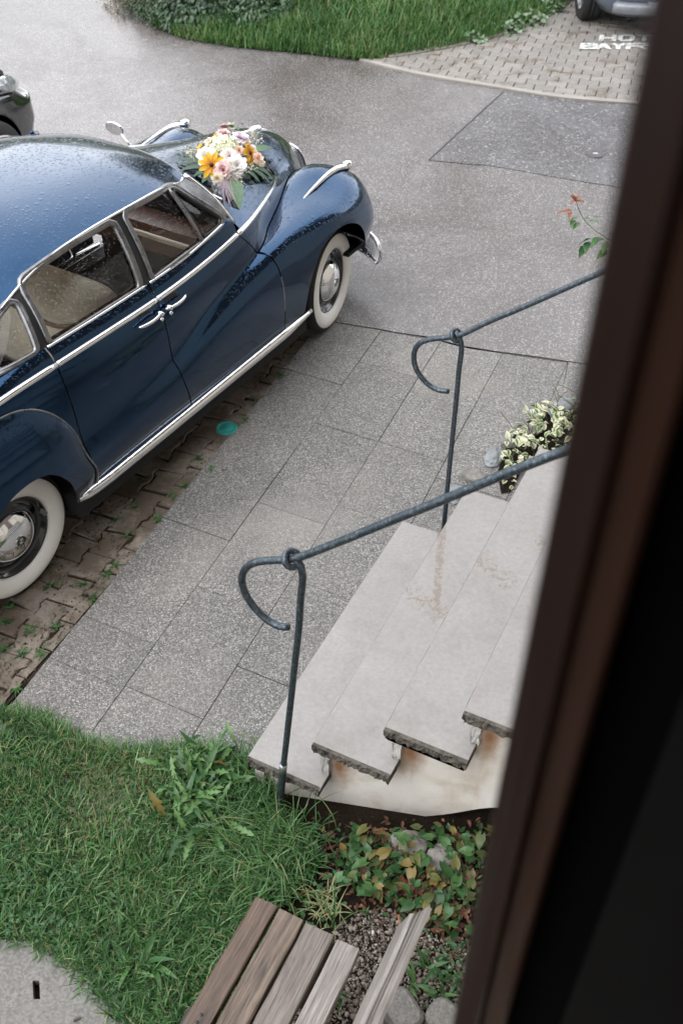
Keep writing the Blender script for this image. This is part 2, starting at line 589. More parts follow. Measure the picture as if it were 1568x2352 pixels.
def paver_mat(name, base, soil, soiled, moss=0.0, rough=0.6):
    m, nt, bs, out = new_mat(name)
    c = coords(nt)
    geo = nd(nt, 'NewGeometry')
    oi = nd(nt, 'ObjectInfo')
    p = geo.outputs['Position']
    n = noise(nt, p, 26, 5, 0.65); n2 = noise(nt, p, 3.3, 5, 0.6, 0.5); cell = voro(nt, p, 150, out='Color')
    g = nd(nt, 'SeparateColor'); nt.links.new(cell, g.inputs[0])
    lo = tuple(x * 0.72 for x in base); hi = tuple(min(1, x * 1.22) for x in base)
    col = ramp(nt, math_(nt, 'ADD', math_(nt, 'MULTIPLY', n, 0.7), math_(nt, 'MULTIPLY', g.outputs[0], 0.3)), [(0.25, lo), (0.7, hi)])
    tone = ramp(nt, oi.outputs['Random'], [(0.0, (0.86, 0.86, 0.87)), (1.0, (1.12, 1.10, 1.08))])
    col = mixc(nt, 1.0, col, tone, 'MULTIPLY')
    if soiled > 0:
        k = math_(nt, 'ADD', math_(nt, 'MULTIPLY', n2, 0.75), math_(nt, 'MULTIPLY', n, 0.35))
        col = mixc(nt, fr(nt, k, 0.62 - soiled * 0.28, 0.68 - soiled * 0.1, 0.0, 0.92), col, soil)
    if moss > 0:
        n3 = noise(nt, p, 9, 5, 0.7)
        col = mixc(nt, fr(nt, n3, 0.62 - moss * .1, 0.72, 0, 0.8), col, (0.035, 0.05, 0.018))
    setin(nt, bs, 'Base Color', col)
    setin(nt, bs, 'Roughness', fr(nt, n2, 0.3, 0.7, rough - 0.15, rough + 0.1))
    bump(nt, bs, math_(nt, 'ADD', n, math_(nt, 'MULTIPLY', g.outputs[1], 0.3)), 0.8, 0.008)
    return m
M['paver'] = paver_mat("grey_paver", (0.205, 0.190, 0.175), (0.10, 0.08, 0.06), 0.15, 0, 0.5)
M['old_paver'] = paver_mat("soiled_paver", (0.33, 0.29, 0.245), (0.095, 0.070, 0.049), 0.92, 0.6, 0.62)
def soil_mat(name, lo, hi, scale=70):
    m, nt, bs, out = new_mat(name)
    c = coords(nt)
    n = noise(nt, c, scale, 6, 0.7); n2 = noise(nt, c, 4.0, 4)
    setin(nt, bs, 'Base Color', mixc(nt, fr(nt, n2, 0.4, 0.65, 0, 0.6), ramp(nt, n, [(0.3, lo), (0.7, hi)]), tuple(x * 0.6 for x in lo)))
    bs.inputs['Roughness'].default_value = 0.95
    bs.inputs['Specular IOR Level'].default_value = 0.15
    bump(nt, bs, n, 0.9, 0.012)
    return m
M['soil'] = soil_mat("damp_soil", (0.009, 0.0062, 0.004), (0.026, 0.018, 0.012))
M['joint'] = soil_mat("joint_dirt", (0.030, 0.021, 0.014), (0.078, 0.056, 0.038), 120)
M['sand'] = soil_mat("joint_sand", (0.11, 0.105, 0.098), (0.22, 0.21, 0.195), 160)
M['turf'] = soil_mat("turf_soil", (0.020, 0.034, 0.010), (0.050, 0.072, 0.022), 90)
def concrete_mat(name, base, var=0.2, rough=0.7):
    m, nt, bs, out = new_mat(name)
    c = coords(nt)
    n = noise(nt, c, 60, 6, 0.7); n2 = noise(nt, c, 2.5, 5, 0.6, 0.4); cell = voro(nt, c, 130, out='Color')
    g = nd(nt, 'SeparateColor'); nt.links.new(cell, g.inputs[0])
    k = math_(nt, 'ADD', math_(nt, 'MULTIPLY', n, 0.5), math_(nt, 'MULTIPLY', g.outputs[0], 0.5))
    col = ramp(nt, k, [(0.2, tuple(x * (1 - var * 1.6) for x in base)), (0.55, base), (0.85, tuple(min(1, x * (1 + var * 1.5)) for x in base))])
    col = mixc(nt, 1.0, col, ramp(nt, n2, [(0.3, (0.82, 0.81, 0.79)), (0.7, (1.1, 1.09, 1.08))]), 'MULTIPLY')
    setin(nt, bs, 'Base Color', col)
    setin(nt, bs, 'Roughness', fr(nt, n2, 0.3, 0.7, rough - 0.1, rough + 0.1))
    bump(nt, bs, k, 0.6, 0.004)
    return m
M['concrete'] = concrete_mat("old_concrete", (0.165, 0.16, 0.15))
M['kerbstone'] = concrete_mat("kerb_concrete", (0.27, 0.25, 0.23), 0.12)

# ------------------------------------------------------------------ ground
def sheet(name, pts, z, mat):
    p = np.asarray(pts, float)[:, :2]
    v = np.c_[p, np.full(len(p), z)]
    me = mesh(name, v, [tuple(range(len(p)))], mat, smooth=False)
    fix_normals(me)
    if me.polygons[0].normal.z < 0: me.flip_normals()
    return struct(obj(name, me))
sheet("ground", [(-150, -150), (150, -150), (150, 150), (-150, 150)], -0.06, M['soil'])
EDGE = [at(*p) for p in ((775, 740), (870, 755), (985, 775), (1065, 795), (1345, 835))]       # where the asphalt meets the slabs
e0 = EDGE[0] + (EDGE[0] - EDGE[1]) / np.linalg.norm(EDGE[0] - EDGE[1]) * 1.35
def wobble(pts, amp, step=0.09, seed=1.0):
    out = []
    for a, b in zip(pts[:-1], pts[1:]):
        n = max(2, int(np.linalg.norm(np.subtract(b, a)) / step))
        for t in np.linspace(0, 1, n, endpoint=False):
            p = np.asarray(a) * (1 - t) + np.asarray(b) * t
            k = hnoise(p[None] * 9, 1.0, seed)[0]
            out.append(p + np.array([0.3, 1.0, 0]) * k * amp)
    return out + [np.asarray(pts[-1])]
edge_line = wobble([e0] + EDGE, 0.012)
asph = [tuple(p[:2]) for p in edge_line] + [tuple(AB(5.7, -3)[:2]), (60, -5), (60, 90), (-60, 90), (-60, -30), tuple(AB(-8, 5.4)[:2]), tuple(AB(5.0, 4.1)[:2])]
sheet("road", asph, 0.0, M['asphalt'])
# darker repair in the asphalt, its rim standing a little proud
pk = [at(*p) for p in ((1155, 212), (985, 368), (1150, 385), (1350, 420), (1560, 450))] + [at(1560, 247), at(1450, 240)]
pk = wobble(pk + [pk[0]], 0.02, 0.12, 3.0)[:-1]
sheet("road_patch", pk, 0.004, M['patch'])
seam = [at(1155, 212), at(1100, 262), at(1050, 308), at(985, 368)]
v, f = sweep(np.array(wobble(seam, 0.015, 0.06, 5)) + [0, 0, 0.004], np.array([(-0.009, 0), (0.009, 0), (0.005, 0.003), (-0.005, 0.003)]), caps=True)
struct(obj("road_seam", mesh("road_seam", v, f, flat("tar", (0.02, 0.02, 0.021), 0.5))))

# the walkway of exposed-aggregate slabs, laid in rows 3.5 degrees off the house front
walk_base = sheet("walkway", [tuple(AB(2.05, 1.36)[:2]), tuple(AB(1.72, 1.42)[:2]), tuple(AB(1.6, 2.485)[:2]), tuple(AB(4.4, 2.655)[:2])] + [tuple((p - np.array([0, 0.0, 0]))[:2]) for p in EDGE] + [tuple(AB(5.4, -0.1)[:2]), tuple(AB(2.6, -0.1)[:2])], -0.0055, M['sand'])
SL = 0.0613
SA = unit(DA + DB * SL); SB = unit(DB - DA * SL)
def slab_xy(a, b):
    """a along the row, b across, in the slab frame (b measured where a = 2.1)"""
    p = DA * a + DB * (b + SL * (a - 2.1))
    return p[:2]
rows = [(2.115, 2.53), (1.70, 2.115), (1.283, 1.70), (0.868, 1.283), (0.45, 0.868)]
cuts = [[1.55, 2.06, 2.34, 3.10, 3.86, 4.62, 5.8], [1.40, 2.08, 2.75, 3.43, 4.20, 4.90, 5.8], [1.66, 2.40, 3.0, 3.60, 4.20, 4.75, 5.8],
        [2.6, 3.3, 4.05, 4.75, 5.8], [3.0, 3.7, 4.4, 4.93, 5.8]]
EDGEA = np.array([[p @ DB, p @ DA] for p in EDGE])
EDGEA = EDGEA[np.argsort(EDGEA[:, 0])]
for (b0, b1), cs in zip(rows, cuts):
    for a0, a1 in zip(cs[:-1], cs[1:]):
        g = RNG.choice([0.0010, 0.0014, 0.0024])
        poly = [(a0 + g, b0 + g), (a1 - g, b0 + g), (a1 - g, b1 - g), (a0 + g, b1 - g)]
        pts = []
        for (x, y), (x2, y2) in zip(poly, poly[1:] + poly[:1]):
            for t in np.linspace(0, 1, 6, endpoint=False):
                pts.append((x + (x2 - x) * t, y + (y2 - y) * t))
        q = []
        for x, y in pts:
            lim = np.interp(y + SL * (x - 2.1), EDGEA[:, 0], EDGEA[:, 1]) - 0.012
            x = min(x, lim)
            q.append(slab_xy(x, y))
        q = np.array(q); q = q[np.r_[True, np.linalg.norm(np.diff(q, axis=0), axis=1) > 1e-4]]
        if np.ptp(q @ SA[:2]) < 0.05: continue
        dz = RNG.uniform(-0.003, 0.003)
        v, f = prism(q, -0.05, 0.0 + dz, 0.0022)
        obj("slab", mesh("slab", v, f, M['aggregate'], smooth=False), walk_base)

# interlocking double-T stones
def block_mesh(name, Lb, Wb, amp, h, bev, mat, seed=None):
    xs = [-0.5, -0.29, -0.17, 0.17, 0.29, 0.5]; ws = [-1, -1, 1, 1, -1, -1]
    lo = [(x * Lb, -Wb / 2 + w * amp) for x, w in zip(xs, ws)]
    hi = [(x * Lb, Wb / 2 - w * amp) for x, w in zip(xs, ws)][::-1]
    poly = np.array(lo + hi)
    poly *= np.array([(Lb - 0.006) / Lb, (Wb - 0.006) / Wb])
    if seed is not None:
        r = np.random.default_rng(seed)
        poly += r.normal(0, 0.0055, poly.shape)
    v, f = prism(poly, -h, 0.0, bev)
    return mesh(name, v, f, mat, smooth=False)
def cut_block(me, p, rz, rim):
    """copy of a block mesh, cut along the nearest stretch of a rim polygon"""
    c, s_ = math.cos(rz), math.sin(rz)
    v = np.array([x.co[:] for x in me.vertices]); f = [tuple(q.vertices) for q in me.polygons]
    w = np.c_[v[:, 0] * c - v[:, 1] * s_ + p[0], v[:, 0] * s_ + v[:, 1] * c + p[1]]
    v2, f2 = clip(v, f, pdist(w, rim) - 0.004)
    if len(f2) < 3: return None
    return mesh(me.name, v2, f2, list(me.materials), False)
# parking bay beyond the road
BR = unit(np.array([0.956, -0.292, 0])); BC = unit(np.array([0.292, 0.956, 0]))
park_edge = [at(*p) for p in ((830, 140), (925, 165), (1150, 205), (1300, 228), (1450, 240), (1560, 250))]
isl_right = [at(*p) for p in ((900, 135), (1050, 110), (1180, 75), (1290, 25), (1316, 0))]
park_poly = [tuple(p[:2]) for p in park_edge] + [(6.6, 9.1), (8.5, 15.5), (3.4, 16.5)] + [tuple(p[:2]) for p in isl_right[::-1]]
park = sheet("parking_bay", park_poly, 0.004, M['joint'])
bm_park = block_mesh("paver", 0.205, 0.145, 0.011, 0.05, 0.006, M['paver'])
o0 = at(1250, 150)
cnt = 0
cand = []
inner = np.array([[p[0], p[1]] for p in park_poly])
for j in range(-22, 34):
    for i in range(-22, 34):
        p = o0 + BC * j * 0.145 + BR * (i + 0.5 * (j % 2)) * 0.205
        cand.append(p)
cand = np.array(cand)
d = pdist(cand, inner)
far = cand[:, 0] * 0.5 + cand[:, 1]
keep = [k for k in np.argsort(far) if d[k] > -0.07]
view = [k for k in keep if cand[k][1] < 14.2 and cand[k][0] < 3.9]
def blk(p, parent, me, rz, tilt, z):
    return obj("paver", me, parent, (p[0], p[1], z), (RNG.normal(0, tilt), RNG.normal(0, tilt), rz))
ang_p = math.atan2(BR[1], BR[0])
for k in view[:290]:
    mm = bm_park if d[k] > 0.14 else cut_block(bm_park, cand[k], ang_p, inner)
    if mm: blk(cand[k], park, mm, ang_p, 0.006, 0.020 + RNG.normal(0, 0.0012))
rest = [k for k in keep if k not in set(view[:290])]
base_v = np.array([x.co for x in bm_park.vertices]); base_f = [tuple(q.vertices) for q in bm_park.polygons]
ca, sa = math.cos(ang_p), math.sin(ang_p)
R2 = np.array([[ca, -sa, 0], [sa, ca, 0], [0, 0, 1]])
v, f = join([(base_v @ R2.T + np.array([cand[k][0], cand[k][1], 0.02]), base_f) for k in rest if d[k] > .09])
stuff(obj("paving", mesh("paving", v, f, M['paver'], smooth=False), park))
# light kerb strip flush along the bay
v, f = sweep(np.array(curve(park_edge, 40)) + [0, 0.02, 0.0], np.array([(-0.035, 0.0), (0.035, 0.0), (0.035, 0.021), (0.03, 0.024), (-0.03, 0.024), (-0.035, 0.021)]))
struct(obj("kerb", mesh("kerb", v, f, M['kerbstone'], smooth=False)))
v, f = sweep(np.array(curve(isl_right + [np.array([3.2, 15.5, 0])], 30)) + [-0.05, 0.0, -0.02], np.array([(-0.045, 0.0), (0.045, 0.0), (0.045, 0.05), (0.035, 0.06), (-0.035, 0.06), (-0.045, 0.05)]))
struct(obj("kerb", mesh("kerb", v, f, concrete_mat("mossy_kerb", (0.16, 0.145, 0.12)), smooth=False)))

# old soiled pavers along the car
strip = sheet("paved_strip", [tuple(AB(-2, 2.54)[:2]), tuple(AB(2.3, 2.53)[:2]), tuple(AB(4.65, 2.65)[:2]), tuple(EDGE[0][:2] - np.array([0.02, 0.03])), tuple(e0[:2] - np.array([0.0, 0.03])), tuple(AB(5.0, 4.05)[:2]), tuple(AB(-2, 5.2)[:2])], -0.016, M['joint'])
strip_poly = np.array([AB(-2, 2.55)[:2], AB(2.3, 2.54)[:2], AB(4.65, 2.66)[:2], EDGE[0][:2] - [0.02, 0.05], e0[:2] - [0, 0.05], AB(5.0, 4.0)[:2], AB(-2, 5.2)[:2]])
old_blocks = [block_mesh("paver", 0.18, 0.15, 0.008, 0.05, 0.007, M['old_paver'], s) for s in range(7)]
sdir = AL - math.radians(3.5)
QA = np.array([math.sin(sdir), math.cos(sdir), 0]); QB = np.array([-math.cos(sdir), math.sin(sdir), 0])
cand = np.array([QA * (i + 0.5 * (j % 2)) * 0.18 + QB * j * 0.15 for j in range(-14, 50) for i in range(-16, 50)])
d = pdist(cand, strip_poly)
cb = cand @ DB; ca_ = cand @ DA
keep = [k for k in range(len(cand)) if d[k] > -0.085 and cb[k] < 3.9 and 1.2 < ca_[k] < 5.4]
keep.sort(key=lambda k: cb[k])
for n_, k in enumerate(keep[:292]):
    rz = math.atan2(QA[1], QA[0])
    mm = old_blocks[n_ % 7] if d[k] > 0.14 else cut_block(old_blocks[n_ % 7], cand[k], rz, strip_poly)
    if mm: blk(cand[k] + np.r_[RNG.normal(0, .003, 2), 0], strip, mm, rz + (RNG.normal(0, .075) if d[k] > .14 else 0), 0.020, -0.004 + RNG.normal(0, 0.0022))
# ------------------------------------------------------------------ the house the picture is taken from
M['timber'] = None
def timber_mat(name, lo, hi, rough=0.5, sc=(60, 60, 3)):
    m, nt, bs, out = new_mat(name)
    c = mapped(nt, coords(nt), sc)
    n = noise(nt, c, 1.0, 6, 0.65, 0.8)
    setin(nt, bs, 'Base Color', ramp(nt, n, [(0.3, lo), (0.7, hi)]))
    bs.inputs['Roughness'].default_value = rough
    bump(nt, bs, n, 0.4, 0.003)
    return m
M['timber'] = timber_mat("brown_cladding", (0.030, 0.014, 0.009), (0.075, 0.036, 0.022))
M['plaster'] = flat("cream_plaster", (0.42, 0.38, 0.32), 0.85, var=0.08, vscale=4, bumpiness=0.003)
def abbox(a0, a1, b0, b1, z0, z1, bev=0.0):
    v, f = box(a0, a1, b0, b1, z0, z1, bev)
    w = v[:, :1] * DA + v[:, 1:2] * DB
    w[:, 2] = v[:, 2]
    return w, f
house = thing("house", "house front of brown timber boards over cream plaster, beside the steps", "house", AB(0, -0.12))
def ho(name, parts, mat, smooth=False, parent=None):
    v, f = join(parts)
    me = mesh(name, v - AB(0, -0.12), f, mat, smooth)
    fix_normals(me)
    return obj(name, me, parent or house)
ho("wall", [abbox(-9, 9, -0.60, -0.13, -0.05, 2.35)], M['plaster'])
boards = []
for i in range(60):
    a = -9 + i * 0.30
    w_, f_ = abbox(a + 0.004, a + 0.296, -0.60, -0.118 - 0.004 * (i % 2), 2.35, 5.0, 0.004)
    ob = ho("board", [(w_, f_)], M['timber'])
ho("roof", [abbox(-9.5, 9.5, -5.0, 0.30, 5.02, 5.16)], M['timber'])
ho("door", [abbox(2.35, 3.25, -0.118, -0.09, 1.02, 3.0, 0.008)], flat("door_paint", (0.05, 0.03, 0.02), 0.4))

# window frame post standing close beside the camera, out of focus
M['frame_dark'] = timber_mat("dark_brown_paint", (0.0115, 0.0054, 0.0040), (0.0170, 0.0080, 0.0058), 0.35)
M['frame_bead'] = timber_mat("red_brown_paint", (0.0190, 0.0075, 0.0045), (0.030, 0.0120, 0.0065), 0.3)
M['frame_black'] = flat("black_gap", (0.0006, 0.0004, 0.0004), 0.9, spec=0.05)
M['frame_grey'] = flat("dark_grey_metal", (0.0034, 0.0032, 0.003), 0.8, spec=.1)
win = thing("window_frame", "dark brown wooden window frame close up along the right edge, out of focus", "window frame", AB(0.36, 0.03, 2.2))
def wo_(name, parts, mat):
    v, f = join(parts)
    me = mesh(name, v - AB(0.36, 0.03, 2.2), f, mat, False)
    fix_normals(me)
    return obj(name, me, win)
wo_("stile", [abbox(0.364, 0.44, 0.044, 0.0665, 2.2, 4.6, 0.0015)], M['frame_dark'])
wo_("bead", [abbox(0.372, 0.44, 0.0225, 0.0438, 2.2, 4.6, 0.003)], M['frame_bead'])
wo_("dark_gap_strip", [abbox(0.40, 0.46, -0.021, 0.0222, 2.2, 4.6)], M['frame_black'])  # black batten standing in for the unlit gap behind the bead
wo_("hinge_plate", [abbox(0.392, 0.46, -0.20, -0.0213, 2.2, 4.6, 0.002)], M['frame_grey'])

# ------------------------------------------------------------------ stone steps up to the house
def stone_mat():
    m, nt, bs, out = new_mat("grey_sandstone")
    c = coords(nt)
    n = noise(nt, c, 55, 6, 0.7); n2 = noise(nt, c, 3.0, 5, 0.6, 0.3); n3 = noise(nt, mapped(nt, c, (1, 1, 1)), 9, 5, 0.7, 1.2)
    col = ramp(nt, n, [(0.3, (0.222, 0.214, 0.209)), (0.7, (0.288, 0.279, 0.273))])
    col = mixc(nt, 1.0, col, ramp(nt, n2, [(0.30, (0.84, 0.81, 0.785)), (0.52, (0.99, 0.98, 0.97)), (0.75, (1.10, 1.095, 1.09))]), 'MULTIPLY')
    col = mixc(nt, fr(nt, n3, 0.55, 0.75, 0, 0.35), col, (0.20, 0.165, 0.135))
    # brown damp run-off from the rail foot and where people step
    brk = noise(nt, c, 38, 5, 0.72, 0.8); org = AB(1.95, 0.7)
    for p0, p1, wd, thr in (((1018, 1180), (1000, 1395), 0.026, 0.0), ((935, 1365), (1015, 1425), 0.075, 0.10), ((1075, 1340), (1165, 1420), 0.085, 0.12), ((1225, 1310), (1245, 1330), .05, .06)):
        a = at(*p0, 0.30) - org; b = at(*p1, 0.30) - org; L = np.linalg.norm((b - a)[:2]); ang = math.atan2(b[1] - a[1], b[0] - a[0])
        v1 = nd(nt, 'VectorMath', operation='SUBTRACT'); nt.links.new(c, v1.inputs[0]); v1.inputs[1].default_value = (a[0], a[1], 0)
        rt = nd(nt, 'VectorRotate', rotation_type='Z_AXIS'); nt.links.new(v1.outputs[0], rt.inputs['Vector']); rt.inputs['Angle'].default_value = -ang
        sx = nd(nt, 'SeparateXYZ'); nt.links.new(rt.outputs[0], sx.inputs[0])
        across = math_(nt, 'ABSOLUTE', sx.outputs[1])
        along = math_(nt, 'ABSOLUTE', math_(nt, 'SUBTRACT', sx.outputs[0], L / 2))
        mk = math_(nt, 'MULTIPLY', fr(nt, across, 0.0, wd, 1, 0), fr(nt, along, L / 2, L / 2 + .03, 1, 0))
        mk = math_(nt, 'MULTIPLY', math_(nt, 'POWER', mk, 0.5), math_(nt, 'SUBTRACT', math_(nt, 'MULTIPLY', brk, 3.2), 1.05 + 2.2 * thr))
        col = mixc(nt, fr(nt, mk, 0.22, 0.50, 0, 0.62), col, (0.165, 0.118, 0.080))
    setin(nt, bs, 'Base Color', col)
    setin(nt, bs, 'Roughness', fr(nt, n2, 0.35, 0.65, 0.38, 0.6))
    bump(nt, bs, n, 0.35, 0.002)
    return m
M['stone'] = stone_mat()
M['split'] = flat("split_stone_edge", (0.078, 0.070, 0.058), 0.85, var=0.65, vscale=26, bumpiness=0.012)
M['edge_shade'] = flat("shade_line_stone_edge", (.155, .148, .14), .7, var=.5, vscale=25)  # darker stone colour painting in the shade line along the tread edges
M['riser'] = flat("riser_stone", (0.40, 0.39, 0.375), 0.75, var=0.25, vscale=7, bumpiness=0.004)
RISE = 0.168
steps = thing("stone_steps", "pale grey sandstone steps with split edges rising to the house", "steps", AB(1.95, 0.7))
OFF = AB(1.95, 0.7)
# (near end a, far end a, front b)
TREADS = [(1.893, 3.47, 1.364), (1.967, 3.66, 1.102), (2.045, 3.93, 0.834), (2.124, 4.2, 0.563), (2.20, 4.4, 0.295), (2.28, 4.5, 0.03)]
def rough_slab(a0, a1, b0, b1, z0, z1, seed, na=26, nb=12, nz=4, amp=0.006):
    """slab with split (uneven) rim; top left flat; returns top part and rim part"""
    r = np.random.default_rng(seed)
    rim = [(a0 + (a1 - a0) * t, b1) for t in np.linspace(0, 1, na, endpoint=False)] + [(a1, b1 + (b0 - b1) * t) for t in np.linspace(0, 1, nb, endpoint=False)] + \
          [(a1 + (a0 - a1) * t, b0) for t in np.linspace(0, 1, na, endpoint=False)] + [(a0, b0 + (b1 - b0) * t) for t in np.linspace(0, 1, nb * 3, endpoint=False)]
    rim = np.array(rim)
    cen = rim.mean(0)
    n = len(rim)
    nr = []
    for i in range(n):
        t = unit(rim[(i + 1) % n] - rim[i - 1]); nr.append((t[1], -t[0]))
    nr = np.array(nr)
    if np.sum(nr * (rim - cen)) < 0: nr = -nr
    end = np.array([1.0 if abs(p[0] - a0) < 1e-6 else 0.25 for p in rim])
    rings = []
    for k in range(nz + 1):
        z = z1 + (z0 - z1) * k / nz
        nz_ = np.convolve(np.r_[r.normal(0, amp, n + 2)], [.25, .5, .25], 'valid') * 1.5 + r.normal(0, amp * .4, n)
        o = -np.abs(nz_) * end * (0.5 if k == 0 else 1.2) - (0.004 if k in (nz,) else 0)
        q = rim + nr * o[:, None]
        zz = np.full(n, z) + (r.normal(0, amp * 0.5, n) * end if 0 < k < nz else 0)
        rings.append(np.c_[q, zz])
    inn = np.c_[rim - nr * np.where(end == 1.0, .016, .0035)[:, None], rings[0][:, 2] * 0 + z1]
    inn[:, 0] = np.clip(inn[:, 0], a0 + .016, a1 - .0035); inn[:, 1] = np.clip(inn[:, 1], b0 + .0035, b1 - .0035)
    rings[0][:, 2] -= 0.004
    v = np.concatenate(rings + [inn]); f = []
    for k in range(nz):
        for i in range(n):
            j = (i + 1) % n
            f.append((k * n + i, k * n + j, (k + 1) * n + j, (k + 1) * n + i))
    f.append(tuple(nz * n + i for i in range(n)))
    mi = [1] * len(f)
    o_ = (nz + 1) * n
    for i in range(n):
        j = (i + 1) % n
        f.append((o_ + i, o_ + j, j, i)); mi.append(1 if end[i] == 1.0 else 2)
    v = np.vstack([v, [(a0 + .016, b0 + .0035, z1), (a1 - .0035, b0 + .0035, z1), (a1 - .0035, b1 - .0035, z1), (a0 + .016, b1 - .0035, z1)]])
    f.append(tuple(range(len(v) - 4, len(v)))); mi.append(0)
    w = v[:, :1] * DA + v[:, 1:2] * DB
    w[:, 2] = v[:, 2]
    return w, f, mi
for k, (a0, a1, b) in enumerate(TREADS):
    zt = RISE * (k + 1)
    w, f, mi = rough_slab(a0, a1, b - 0.338, b, zt - 0.056, zt, 40 + k, amp=0.007)
    me = mesh("tread", w - OFF, f, [M['stone'], M['split'], M['edge_shade']], False, mi)
    fix_normals(me)
    obj("tread", me, steps)
    w, f, mi = rough_slab(a0 + 0.006, a1 - 0.02, b - 0.078, b - 0.036, zt - RISE + 0.001, zt - 0.0565, 70 + k, nb=2, amp=0.003)
    me = mesh("riser", w - OFF, f, [M['riser'], M['riser'], M['riser']], False, mi)
    fix_normals(me)
    obj("riser", me, steps)
# plastered flank under the steps, its lower edge a slack curve
def plaster_mat():
    m, nt, bs, out = new_mat("stained_white_plaster")
    c = coords(nt)
    n = noise(nt, c, 45, 6, 0.7); n2 = noise(nt, c, 5.0, 5, 0.6, 0.5)
    col = ramp(nt, n2, [(0.28, (0.50, 0.45, 0.385)), (0.5, (0.68, 0.645, 0.60)), (0.75, (0.77, 0.755, 0.73))])
    streak = noise(nt, mapped(nt, c, (11, 11, 1.6)), 1.0, 5, 0.6, 0.6)
    col = mixc(nt, fr(nt, streak, 0.53, 0.70, 0, 0.6), col, (0.50, 0.40, 0.30))
    rust = noise(nt, c, 16, 5, 0.7)
    for k in range(1, 4):
        a0, a1, b = TREADS[k]
        ctr = AB(a0 + 0.04, b - 0.105, RISE * k + 0.045) - OFF
        sub = nd(nt, 'VectorMath', operation='SUBTRACT'); nt.links.new(c, sub.inputs[0]); sub.inputs[1].default_value = tuple(ctr)
        mp = mapped(nt, sub.outputs[0], (20, 20, 9))
        ln = nd(nt, 'VectorMath', operation='LENGTH'); nt.links.new(mp, ln.inputs[0])
        d = math_(nt, 'ADD', ln.outputs['Value'], math_(nt, 'MULTIPLY', rust, 1.1))
        col = mixc(nt, fr(nt, d, 0.75, 2.1, 0.95, 0.0), col, (0.20, 0.085, 0.03))
    setin(nt, bs, 'Base Color', col)
    bs.inputs['Roughness'].default_value = 0.85
    bump(nt, bs, n, 0.5, 0.004)
    return m
prof = []
fa = 1.985
def flank_a(b): return 1.918 + (1.30 - b) * 0.288
def on_flank(u, v_):
    a = fa
    for _ in range(6):
        b, z = at_a(u, v_, a); a = flank_a(b)
    return np.array([b, z])
low = [on_flank(*p) for p in ((690, 1850), (760, 1872), (830, 1882), (930, 1878), (1040, 1868), (1140, 1855))]
low = [low[0] + np.array([0.14, 0.03])] + low
for t in range(1, 9): low.append(low[-1] + np.array([-0.07, 0.012]))
lowc = curve(low, 40)
top = []
for k in range(6):
    b = TREADS[k][2]
    z = RISE * (k + 1) - 0.058
    top += [(b - 0.05, z), (TREADS[k + 1][2] - 0.05 if k < 5 else -0.11, z)]
poly = [tuple(p) for p in lowc if p[0] > -0.10] + [(-0.10, lowc[-1][1]), (-0.10, top[-1][1])] + top[::-1]
# front of the flank follows the stagger of the tread ends
pts = np.array(poly)
vv = np.concatenate([np.array([AB(flank_a(b), b, z) for b, z in pts]), np.array([AB(3.30, b, z) for b, z in pts])])
n = len(pts)
ff = [tuple(range(n)), tuple(range(2 * n - 1, n - 1, -1))] + [(i, (i + 1) % n, n + (i + 1) % n, n + i) for i in range(n)]
me = mesh("side_wall", vv - OFF, ff, plaster_mat(), False)
fix_normals(me)
obj("side_wall", me, steps)

# ------------------------------------------------------------------ two iron handrails
def iron_mat():
    m, nt, bs, out = new_mat("weathered_iron")
    c = coords(nt)
    n = noise(nt, c, 90, 5, 0.7); n2 = noise(nt, c, 22, 5, 0.7)
    col = ramp(nt, n, [(0.34, (0.026, 0.036, 0.046)), (0.55, (0.058, 0.076, 0.092)), (0.70, (0.19, 0.22, 0.24))])
    setin(nt, bs, 'Base Color', col)
    bs.inputs['Metallic'].default_value = 0.55
    setin(nt, bs, 'Roughness', fr(nt, n2, 0.3, 0.7, 0.28, 0.5))
    bump(nt, bs, n, 0.3, 0.001)
    return m
M['iron'] = iron_mat()
def handrail(label, a, railpx, postpx, r, ringpx, foot_z, socket=False):
    base = at_a(*postpx[-1], a)
    org = AB(a, base[0], foot_z)
    root = thing("handrail", label, "handrail", org, 0, "iron handrails of the stone steps")
    pw = lambda px: np.array([AB(a, *at_a(u, v, a)) for u, v in px])
    R = curve(pw(railpx), 90)
    d = unit(R[-1] - R[-20]); R = np.vstack([R, R[-1] + d * 0.5, R[-1] + d * 1.2])
    v, f = tube(R - org, r, 12)
    # rounded free end
    obj("rail", fix_normals(mesh("rail", v, f, M['iron'])), root)
    end = R[0] - org
    P = curve(pw(postpx), 40)
    P = np.vstack([P, [P[-1] + np.array([0, 0, -0.25])]])
    off = -DA * 0.0
    v, f = tube(P - org, r * 0.96, 12)
    obj("post", fix_normals(mesh("post", v, f, M['iron'])), root)
    c = AB(a, *at_a(*ringpx, a)) - org
    t = unit(R[60] - R[55])
    s = unit(np.cross(t, [0, 0, 1])); w = np.cross(s, t)
    t2 = unit(t + s * 0.25); s2 = unit(np.cross(t2, [0, 0, 1])); w2 = np.cross(s2, t2)
    ang = np.linspace(0, 2 * math.pi, 28, endpoint=False)
    ringp = np.array([c + (s2 * math.cos(x) + w2 * math.sin(x)) * r * 2.0 for x in ang])
    v, f = tube(ringp, r * 0.85, 10, closed=True)
    obj("collar_ring", fix_normals(mesh("collar_ring", v, f, M['iron'])), root)
    return root, org
